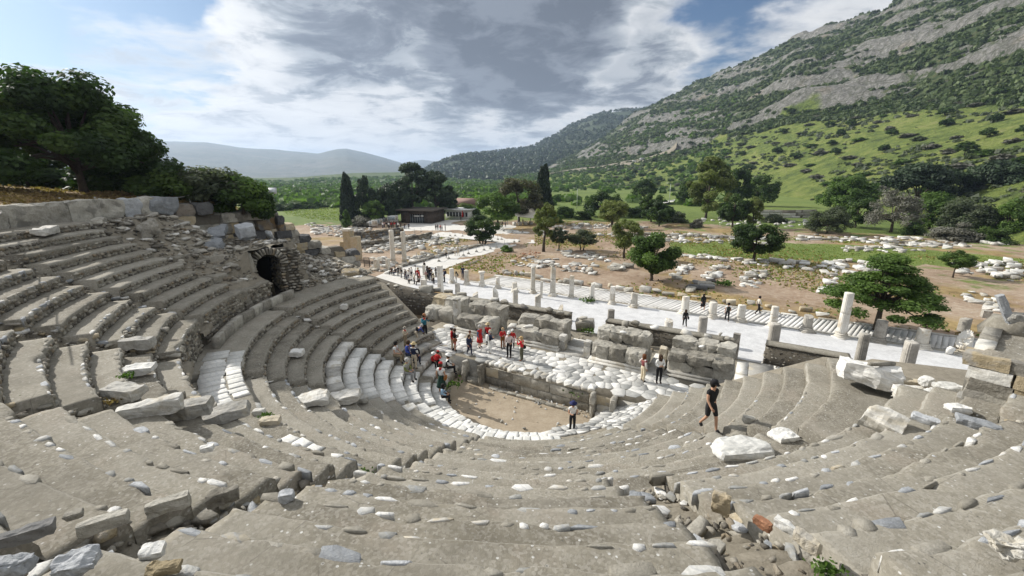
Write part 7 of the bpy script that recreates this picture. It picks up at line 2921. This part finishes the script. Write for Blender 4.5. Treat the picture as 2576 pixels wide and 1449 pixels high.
RADS = {'pel': .125, 'wst': .112, 'chs': .13, 'nck': .055, 'hd0': .075, 'hd1': .098, 'hd2': .062, 'hip': .088, 'kne': .058, 'ank': .042, 'toe': .035, 'sho': .062, 'elb': .043, 'wri': .031, 'han': .036}
_pz = {}


def pose_set(pose):
    if pose in _pz:
        return _pz[pose]
    J = pose_joints(pose)
    names = list(J)
    rr = lambda k: RADS.get(k, RADS.get(k[:-1], .02))

    def build(nm, chain, grow, fixed=None, flat=None):
        ks = []
        for c in chain:
            for k in c:
                if k not in ks:
                    ks.append(k)
        js = [(*J[k], (fixed or {}).get(k, rr(k) + grow), (flat or {}).get(k, 1)) for k in ks]
        ed = []
        for c in chain:
            ed += [(ks.index(a), ks.index(b)) for a, b in zip(c, c[1:])]
        return skin_mesh(nm, js, ed)
    flat = {'pel': .75, 'wst': .72, 'chs': .72}
    spine = ['pel', 'wst', 'chs', 'nck', 'hd0', 'hd1', 'hd2']
    # hands: four bent fingers and a thumb grown from each palm
    body_chain = [spine]
    for n in 'lr':
        body_chain.append(['pel', 'hip' + n, 'kne' + n, 'ank' + n, 'toe' + n])
        body_chain.append(['chs', 'sho' + n, 'elb' + n, 'wri' + n, 'han' + n])
        h, w_ = Vector(J['han' + n]), Vector(J['wri' + n])
        d = (h - w_).normalized()
        sd = d.cross(Vector((0, 1, 0)) if abs(d.y) < .8 else Vector((0, 0, 1))).normalized()
        nm_ = sd.cross(d)
        for k in range(5):
            a, b = 'fa%s%d' % (n, k), 'fb%s%d' % (n, k)
            o_ = (k - 1.5) * .019 if k < 4 else -.045
            ln = (.05, .06, .056, .042, .03)[k]
            J[a] = tuple(h + d * (ln if k < 4 else .0) + sd * o_)
            J[b] = tuple(h + d * (ln + (.03 if k < 4 else .03)) + sd * (o_ * (1 if k < 4 else 1.1)) + nm_ * .016)
            RADS['fa%s' % n] = RADS['fb%s' % n] = .009
            body_chain.append(['han' + n, a, b])
    hand_r = {k: .009 if k[1] == 'a' else .007 for k in J if k.startswith(('fa', 'fb'))}
    # a nose, so that the head has a face
    J['nos'] = tuple(a + b for a, b in zip(J['hd1'], (0, .105, -.025)))
    hand_r['nos'] = .014
    body_chain.append(['hd1', 'nos'])
    body = build('body', body_chain, 0.0, hand_r, flat)
    sl = [['pel', 'wst', 'chs', 'nck']]
    for n in 'lr':
        sl.append(['chs', 'sho' + n, 'elb' + n, 'wri' + n])
    shirt = build('shirt', sl, .017, {'nck': .058, 'wril': .043, 'wrir': .043}, flat)
    for n in 'lr':
        J['mid' + n] = tuple((a + b) / 2 for a, b in zip(J['sho' + n], J['elb' + n]))
        J['lkn' + n] = tuple(a * .55 + b * .45 for a, b in zip(J['kne' + n], J['hip' + n]))
    RADS['mid'] = .055; RADS['lkn'] = .07
    tee = build('tee', [['pel', 'wst', 'chs', 'nck']] + [['chs', 'sho' + n, 'mid' + n] for n in 'lr'], .017, {'nck': .058}, flat)
    trousers = build('trousers', [['pel', 'hip' + n, 'kne' + n, 'ank' + n] for n in 'lr'] + [['pel', 'wst']], .018, {'wst': .118}, flat)
    shorts = build('shorts', [['pel', 'hip' + n, 'lkn' + n, 'kne' + n] for n in 'lr'] + [['pel', 'wst']], .022, {'wst': .118, 'knel': .074, 'kner': .074}, flat)
    shoes = build('shoes', [['ankl', 'toel']], .016)
    shoes2 = build('shoes', [['ankr', 'toer']], .016)
    hd = Vector(J['hd1'])
    _pz[pose] = dict(J=J, body=body, shirt=shirt, tee=tee, trousers=trousers, shorts=shorts, shoes=(shoes, shoes2), hd=hd)
    return _pz[pose]


SKINM = plain('skin', SK, .6, 0, .1)
_acc = {}


def accessory(kind):
    if kind in _acc:
        return _acc[kind]
    m0 = M['marble']
    if kind == 'hat':
        me = Raw().lathe([(.19, -.015), (.20, 0), (.115, .012), (.112, .07), (.085, .115), (.02, .125)], 18).mesh('hat', m0, True)
    elif kind == 'cap':
        r_ = Raw().lathe([(.108, -.02), (.112, .03), (.09, .085), (.03, .11)], 16)
        r_.add([(-.08, .08, -.01), (.08, .08, -.01), (.06, .2, -.03), (-.06, .2, -.03), (-.08, .08, .006), (.08, .08, .006), (.06, .2, -.016), (-.06, .2, -.016)], [(4, 5, 6, 7), (3, 2, 1, 0), (2, 3, 7, 6), (0, 4, 7, 3), (1, 2, 6, 5)])
        me = r_.mesh('cap', m0, False)
    elif kind == 'hair':
        v, f = [], []
        me = Raw().lathe([(.085, -.11), (.108, -.05), (.114, .01), (.105, .06), (.07, .10), (.01, .112)], 16).mesh('hair', m0, True)
    elif kind == 'longhair':
        me = Raw().lathe([(.10, -.24), (.118, -.14), (.115, -.04), (.114, .01), (.105, .06), (.07, .10), (.01, .112)], 16).mesh('hair', m0, True)
    elif kind == 'pack':
        bm = bmesh.new()
        bmesh.ops.create_cube(bm, size=1)
        bmesh.ops.bevel(bm, geom=bm.edges[:], offset=.18, segments=2, affect='EDGES')
        for v in bm.verts:
            v.co = Vector((v.co.x * .30, v.co.y * .17, v.co.z * .42))
        me = bpy.data.meshes.new('backpack'); bm.to_mesh(me); bm.free(); me.materials.append(m0)
    elif kind == 'bag':
        bm = bmesh.new()
        bmesh.ops.create_cube(bm, size=1)
        bmesh.ops.bevel(bm, geom=bm.edges[:], offset=.2, segments=2, affect='EDGES')
        for v in bm.verts:
            v.co = Vector((v.co.x * .12, v.co.y * .30, v.co.z * .26))
        me = bpy.data.meshes.new('bag'); bm.to_mesh(me); bm.free(); me.materials.append(m0)
    elif kind == 'skirt':
        me = Raw().lathe([(.27, .38), (.25, .5), (.205, .7), (.155, .92), (.13, 1.04)], 20, 10, .10).mesh('skirt', m0, True)
    elif kind == 'dress':
        me = Raw().lathe([(.25, .46), (.23, .6), (.19, .85), (.145, 1.05)], 20, 8, .08).mesh('skirt', m0, True)
    elif kind == 'scarf':
        me = Raw().lathe([(.085, -.13), (.115, -.07), (.10, 0), (.07, .035)], 14, 7, .1).mesh('scarf', m0, True)
    elif kind == 'camera':
        me = Raw().box((-.06, -.02, -.04), (.06, .03, .04)).mesh('camera', m0)
    _acc[kind] = me
    return me


WH, BK, NAVY, RED, BEI, GRY, KHA = (.72, .72, .70), (.014, .014, .016), (.022, .03, .065), (.42, .02, .022), (.46, .40, .30), (.22, .22, .22), (.26, .21, .14)
HB, HBK, HG, HBL = (.05, .03, .018), (.012, .010, .009), (.42, .41, .39), (.42, .30, .16)


def person(label, p, h, face, pose, top, bottom, hair=HB, hat=None, hatc=WH, pack=None, bag=None, scarf=None, skirt=None, sleeves='shirt', legs='trousers', shoe=BK, longhair=False, group=None, vest=None, cam_=False):
    """p: place of the feet; face: direction it looks (degrees from +Y towards +X)."""
    S_ = pose_set(pose)
    k = h / 1.72
    t = tag(empty('person', p, -rad(face)), label, 'person', group)
    t.scale = (k, k, k)

    def part(nm, me, col, loc=None, rot=None, scl=None):
        if not me.materials:
            me.materials.append(M['marble'])
        return link(nm, me, t, loc, rot, scl, SKINM if col is None else cloth(col))
    part('body', S_['body'], None)
    part('shirt', S_['shirt' if sleeves == 'shirt' else 'tee'], top)
    if skirt is not None:
        part('skirt', accessory('skirt' if skirt == 'long' else 'dress'), bottom)
    else:
        part('trousers' if legs == 'trousers' else 'shorts', S_['trousers' if legs == 'trousers' else 'shorts'], bottom)
    for s_ in S_['shoes']:
        part('shoe', s_, shoe)
    hd = S_['hd']
    part('hair', accessory('longhair' if longhair else 'hair'), hair, tuple(hd + Vector((0, -.022, .012))))
    if hat:
        part('hat', accessory(hat), hatc, tuple(hd + Vector((0, 0, .055))), (-.1 if pose != 'sit' else -.3, 0, 0))
    J = S_['J']
    ch = Vector(J['chs'])
    if pack is not None:
        part('backpack', accessory('pack'), pack, tuple(ch + Vector((0, -.20, -.06))))
    if vest is not None:
        part('vest', S_['tee'], vest, (0, .004, -.006), None, (1.06, 1.08, 1.0))
    if bag is not None:
        hip = Vector(J['hipr'])
        part('bag', accessory('bag'), bag, tuple(hip + Vector((.17, -.02, .02))))
    if scarf is not None:
        part('scarf', accessory('scarf'), scarf, tuple(Vector(J['nck']) + Vector((0, .01, .0))))
    if cam_:
        c_ = (Vector(J['hanl']) + Vector(J['hanr'])) / 2
        part('camera', accessory('camera'), BK, tuple(c_ + Vector((0, .05, .03))))
    return t


cP = crop(1450, 1150, 2.899)
TG = 'tourists in the theatre'


def pr(fx, fy, hy, tier='L', z=None, hmax=1.85, hmin=1.3, sit=False):
    """Feet and height of a standing figure from its place in the photograph."""
    if z is None:
        r, th, z0, k = cone(fx, fy, tier)
        k = max(0, min(12, math.floor(k + .15)))
        r0, zr = rowL(k) if tier == 'L' else rowU(k)
        p = at(fx, fy, zr + .01)
        z = zr
    p = at(fx, fy, z + .01)
    hh = high(p, hy)
    if sit:
        hh = hh * 1.72 / 1.22
    return p, max(hmin, min(hmax, hh))


def P(label, f, hy, face, pose, top, bottom, cr=cP, z=None, group=TG, sit=False, **kw):
    a = cr(f[0], f[1]) if cr else f
    b = cr(f[0], hy)[1] if cr else hy
    p, h = pr(a[0], a[1], b, 'L', z, sit=sit)
    return person(label, p, h, face, pose, top, bottom, group=group, **kw)


P('man in a turquoise jacket with a red scarf raising a camera above the others', (650, 535), 250, 140, 'photo', (.03, .16, .22), BK, hair=HB, hat='cap', hatc=(.30, .14, .07), scarf=RED, cam_=True)
P('person in a blue jacket and beige trousers bending forward', (560, 575), 350, 60, 'bend', (.06, .09, .28), BEI, hair=HG, pack=BK)
P('woman in a beige coat with a red scarf behind the seated men', (425, 620), 410, 110, 'hold', BEI, KHA, hair=HG, scarf=RED, hat='cap', hatc=(.30, .27, .22))
P('man in a white shirt and khaki trousers sitting apart on the marble seats', (310, 800), 565, 100, 'sit', WH, KHA, hair=HBK, sit=True, sleeves='tee')
P('man in a blue shirt sitting behind the one in a straw hat', (455, 790), 545, 110, 'sit', (.05, .08, .32), NAVY, hair=HB, sit=True)
P('man in a straw hat and navy vest touching his hat brim', (530, 882), 582, 20, 'hold', WH, BEI, hat='hat', hatc=(.50, .40, .22), vest=NAVY)
P('seated man in a green shirt and grey vest resting his arms on his knees', (440, 1002), 725, 110, 'sit', (.17, .19, .06), GRY, hair=HG, sit=True, vest=(.30, .30, .27))
P('black jacketed person leaning over a dark bag', (545, 800), 600, 150, 'sit', BK, NAVY, hair=HG, sit=True, bag=BK)
P('crouching person in red with a white sun hat', (745, 850), 690, 130, 'sit', RED, BK, hat='hat', hatc=WH, sit=True)
P('woman in a white blouse, red headscarf and long dark green skirt', (838, 1150), 808, 15, 'stand', WH, (.018, .045, .035), skirt='long', scarf=RED, hat='cap', hatc=RED, bag=(.30, .13, .04), sleeves='tee')
P('person with a red backpack behind the woman in the green skirt', (800, 900), 748, 40, 'hold', RED, BK, hair=HB, pack=(.48, .025, .03), hat='cap', hatc=RED)
P('man in a white sun hat and black vest seated near the orchestra wall', (905, 935), 712, 80, 'sit', WH, BK, hat='hat', hatc=WH, vest=BK, sit=True)
P('woman in a light blue denim shirt with black hair sitting at the rim', (845, 1265), 1050, 85, 'sit', (.24, .36, .48), BK, hair=HBK, longhair=True, sit=True)
P('person in a black top and salmon shorts carrying a brown bag', (990, 672), 415, 70, 'hold', BK, (.52, .16, .12), hair=HB, bag=(.24, .10, .05), z=STAGE, legs='shorts', shoe=BK)
P('person in a white cap half hidden behind the salmon shorts', (960, 660), 398, 90, 'stand', RED, BEI, hat='cap', hatc=WH, z=STAGE)
P('woman in a beige top with reddish trousers at the stage edge', (1165, 655), 445, 180, 'stand', BEI, (.16, .05, .05), hair=(.10, .04, .02), z=STAGE)
P('person in dark navy clothes walking along the stage edge', (1155, 712), 490, 150, 'walk', NAVY, NAVY, hair=HB, pack=BK, z=STAGE)
P('woman in a red dress with a blue sleeved jacket', (1275, 637), 378, 120, 'stand', (.08, .12, .20), RED, skirt='dress', hair=HG, vest=RED, z=STAGE, sleeves='shirt')
P('man in a red vest and straw hat behind the white trousers', (1370, 605), 358, 200, 'stand', BK, BK, vest=RED, hat='hat', hatc=(.50, .40, .24), z=STAGE)
P('person in a navy top and white trousers with a white backpack', (1390, 703), 435, 60, 'hold', NAVY, WH, pack=WH, hair=HG, hat='cap', hatc=(.42, .38, .28), z=STAGE, shoe=WH)
P('person in a red jacket and rust brown trousers', (1535, 645), 408, 160, 'hold', RED, (.20, .075, .02), hair=HG, hat='cap', hatc=(.40, .28, .16), z=STAGE)
P('man in a pale pink shirt and white cap with one hand on his hip', (1608, 748), 452, 200, 'hip', (.62, .54, .53), BK, hat='cap', hatc=WH, z=STAGE)
P('person in red standing behind the man with a hand on his hip', (1648, 640), 448, 200, 'stand', RED, BK, hat='cap', hatc=WH, z=STAGE)
P('woman in a bright red top and olive trousers taking a picture', (1752, 785), 512, -60, 'photo', (.55, .02, .03), (.10, .10, .065), hair=HBL, hat='cap', hatc=(.46, .32, .15), z=STAGE, cam_=True, shoe=(.30, .15, .10), bag=BK)
P('woman in a white cardigan and cream trousers turning to her friend', (842, 1282), 1010, 70, 'hip', (.60, .57, .54), (.60, .52, .38), cr=cB, z=STAGE, hair=(.13, .05, .02), longhair=True, vest=(.20, .06, .06))
P('woman in a white jacket and black leggings with folded arms', (1002, 1300), 1012, 180, 'hold', WH, BK, cr=cB, z=STAGE, hair=HB, longhair=True)
GT = 'visitors on the white pavement'
P('woman in black with long hair walking away over the white pavement', (1265, 735), 560, 10, 'walk', BK, BK, cr=cB, z=ST, group=GT, hair=HB, longhair=True, bag=BK, shoe=WH)
P('woman in a black dress coming along the striped aisle', (1445, 570), 403, 190, 'walk', BK, BK, cr=cB, z=ST, group=GT, hair=HBK, longhair=True, skirt='dress', shoe=WH)
P('man in a white shirt carrying a dark backpack', (1690, 676), 492, 20, 'walk', WH, BK, cr=cB, z=ST, group=GT, hair=HBK, pack=(.03, .035, .03), sleeves='tee')
P('person in a pale jacket striding along the striped aisle', (2000, 606), 424, 100, 'walk', (.52, .48, .42), BK, cr=cB, z=ST, group=GT, hair=HBK)
# the man in black and the woman with the blue hat
r0_, z0_ = rowL(8)
p = at(1781, 1080, z0_ + .02)
person('man in a black T-shirt, black shorts and cap walking down the mortar rows', p, high(p, 958), 160, 'walk', BK, (.02, .02, .022), hair=HBK, hat='cap', hatc=BK, sleeves='tee', legs='shorts', group=TG)
p = at(1439, 1085, .66)
person('woman in a white shirt and blue bucket hat at the orchestra rim', p, high(p, 1010), 170, 'hold', WH, BK, hair=HB, hat='hat', hatc=(.02, .025, .09), group=TG, sleeves='tee', cam_=True)

# the crowd behind the stoa columns
kc = crop(1380, 950, 2.862)
cols_ = {'w': WH, 'k': BK, 'n': NAVY, 'r': RED, 'b': BEI, 'g': GRY, 'p': (.50, .30, .28)}
crowd = [(465, 372, 330, 'k', 'k', 'seated low'), (512, 380, 325, 'k', 'n', ''), (540, 392, 330, 'k', 'k', ''), (575, 410, 345, 'k', 'g', ''), (612, 425, 320, 'g', 'k', ''), (655, 442, 330, 'w', 'n', ''), (690, 405, 305, 'w', 'k', ''),
         (735, 385, 270, 'w', 'k', ''), (722, 478, 375, 'b', 'k', ''), (765, 440, 300, 'r', 'k', ''), (778, 446, 322, 'r', 'p', ''), (688, 470, 425, 'w', 'k', ''), (780, 492, 458, 'k', 'k', ''), (852, 445, 350, 'p', 'b', ''), (872, 425, 272, 'k', 'k', ''),
         (900, 442, 288, 'k', 'n', ''), (922, 448, 312, 'k', 'k', ''), (938, 482, 360, 'b', 'k', ''), (965, 405, 325, 'k', 'k', ''), (1060, 458, 308, 'n', 'k', ''), (1195, 478, 340, 'b', 'w', ''), (1268, 422, 275, 'n', 'n', ''), (835, 330, 262, 'k', 'k', ''), (630, 432, 335, 'k', 'n', ''), (888, 432, 296, 'g', 'k', ''), (668, 415, 318, 'w', 'g', '')]
desc = {'w': 'white', 'k': 'black', 'n': 'navy', 'r': 'red', 'b': 'beige', 'g': 'grey', 'p': 'pink'}
where = ['sitting at the left edge of the crowd', 'second from the left edge of the crowd, sitting', 'third from the left edge of the crowd', 'in front of the square stub', 'beside a white shirted person', 'in the left cluster, facing the guide', 'rear of the left cluster',
         'raising an elbow, tallest of the left cluster', 'in front of the low white drum', 'left of the thin post-like column', 'in a patterned dress before the thin column', 'crouching in the left cluster', 'sitting in front of the crowd', 'right of the white drum', 'behind the crowd with a raised arm',
         'at the rear of the right cluster', 'in the middle of the right cluster', 'with a stick in front of the right cluster', 'left of the tall square pillar', 'right of the tall square pillar', 'by the stout smooth stump', 'standing alone past the fluted white stump', 'standing far behind the thin column', 'squeezed in the left cluster', 'squeezed in the right cluster', 'with a bright shirt behind the left cluster']
for i, (a, b, c_, t_, bt, _) in enumerate(crowd):
    x = kc(a, b)
    p = at(x[0], x[1], ST + .02)
    hh = max(1.35, min(1.75, high(p, kc(a, c_)[1])))
    sit_ = 'sitting' in where[i] or 'crouching' in where[i]
    pn = 'sit' if sit_ else R.choice(['stand', 'hold', 'stand', 'hip'])
    person('person in %s and %s %s' % (desc[t_], desc[bt], where[i]), p, 1.55 if sit_ else hh, R.uniform(120, 260), pn, cols_[t_], cols_[bt], hair=R.choice([HB, HBK, HG, HB]), hat='hat' if i in (5, 9, 17) else None,
           hatc=(.45, .38, .25), pack=BK if i in (15, 19, 20) else None, skirt='dress' if i == 10 else None, group='crowd around a guide on the white pavement', longhair=i in (14, 17, 20))
# on the road and the plaza
far_p = [((1080, 187), 83, 'walk', 'b', 'k', 'person with a walking stick on the white road', kc, 'hat'), ((1180, 162), 68, 'walk', 'w', 'b', 'person in white walking on the road, left one of a couple', kc, None), ((1213, 162), 60, 'walk', 'b', 'b', 'person in beige walking on the road, right one of a couple', kc, 'hat'),
         ((1262, 777), 710, 'stand', 'k', 'k', 'leftmost person in black of the five on the plaza', cq, None), ((1286, 777), 705, 'stand', 'k', 'n', 'second person from the left of the five on the plaza', cq, None), ((1315, 783), 708, 'stand', 'r', 'k', 'person in a red top among the five on the plaza', cq, None),
         ((1335, 782), 718, 'stand', 'w', 'k', 'person in white among the five on the plaza', cq, None), ((1374, 788), 703, 'hip', 'k', 'n', 'tallest and last of the five people on the plaza', cq, None),
         ((940, 764), 690, 'walk', 'n', 'k', 'person in navy walking towards the entrance crowd', cq, None), ((890, 762), 692, 'walk', 'k', 'n', 'person in black walking left of the navy one', cq, None),
         ((1562, 670), 625, 'walk', 'k', 'k', 'person in dark clothes in front of the kiosk', cq, None), ((2055, 738), 668, 'stand', 'k', 'k', 'person in black under the edge of the canopy sail', cq, None), ((2092, 738), 668, 'hip', 'g', 'k', 'person in grey under the edge of the canopy sail', cq, None),
         ((2300, 700), 650, 'stand', 'b', 'k', 'person in beige deep under the canopy sail', cq, None), ((1950, 872), 815, 'walk', 'w', 'k', 'person passing behind the ball-shaped evergreen', cq, None)]
for (f_, hv_, pose, t_, bt, lab, cr_, ht) in far_p:
    x = cr_(*f_)
    p = at(x[0], x[1], ST + .02)
    person(lab, p, max(1.4, min(1.9, high(p, cr_(f_[0], hv_)[1]))), R.uniform(60, 240), pose, cols_[t_], cols_[bt], hat=ht, hatc=BEI, group='people on the road and plaza')
for i in range(16):
    a = 628 + i * 14.5 + R.uniform(-5, 5)
    x = cq(a, 752 + R.uniform(-8, 10))
    p = at(x[0], x[1], ST + .02)
    t_ = R.choice('wwkprkgwb')
    person('person in %s %s in the line at the information boards' % (desc[t_], ['first from the left', 'second from the left', 'third from the left', 'fourth from the left', 'fifth from the left', 'sixth from the left', 'seventh from the left', 'left of the middle', 'in the middle', 'right of the middle', 'seventh from the right', 'sixth from the right', 'fifth from the right', 'fourth from the right', 'second from the right', 'last on the right'][i]), p, R.uniform(1.55, 1.8), R.uniform(0, 360), R.choice(['stand', 'hold', 'walk']), cols_[t_], cols_[R.choice('kknbg')], hair=R.choice([HB, HBK, HG]), group='people by the information boards')
# ------------------------------------------------------------------ air
hb = Raw().box((-6500, -150, -40), (9000, 8200, 352)).mesh('haze', None)
hm = bpy.data.materials.new('haze')
hm.use_nodes = True
ht = hm.node_tree
ht.nodes.clear()
pv = ht.nodes.new('ShaderNodeVolumePrincipled')
pv.inputs['Color'].default_value = (.60, .76, 1.0, 1)
pv.inputs['Density'].default_value = .00014
pv.inputs['Anisotropy'].default_value = .35
mo = ht.nodes.new('ShaderNodeOutputMaterial')
ht.links.new(pv.outputs[0], mo.inputs['Volume'])
hb.materials.append(hm)
ho = link('haze', hb)
ho['kind'] = 'stuff'
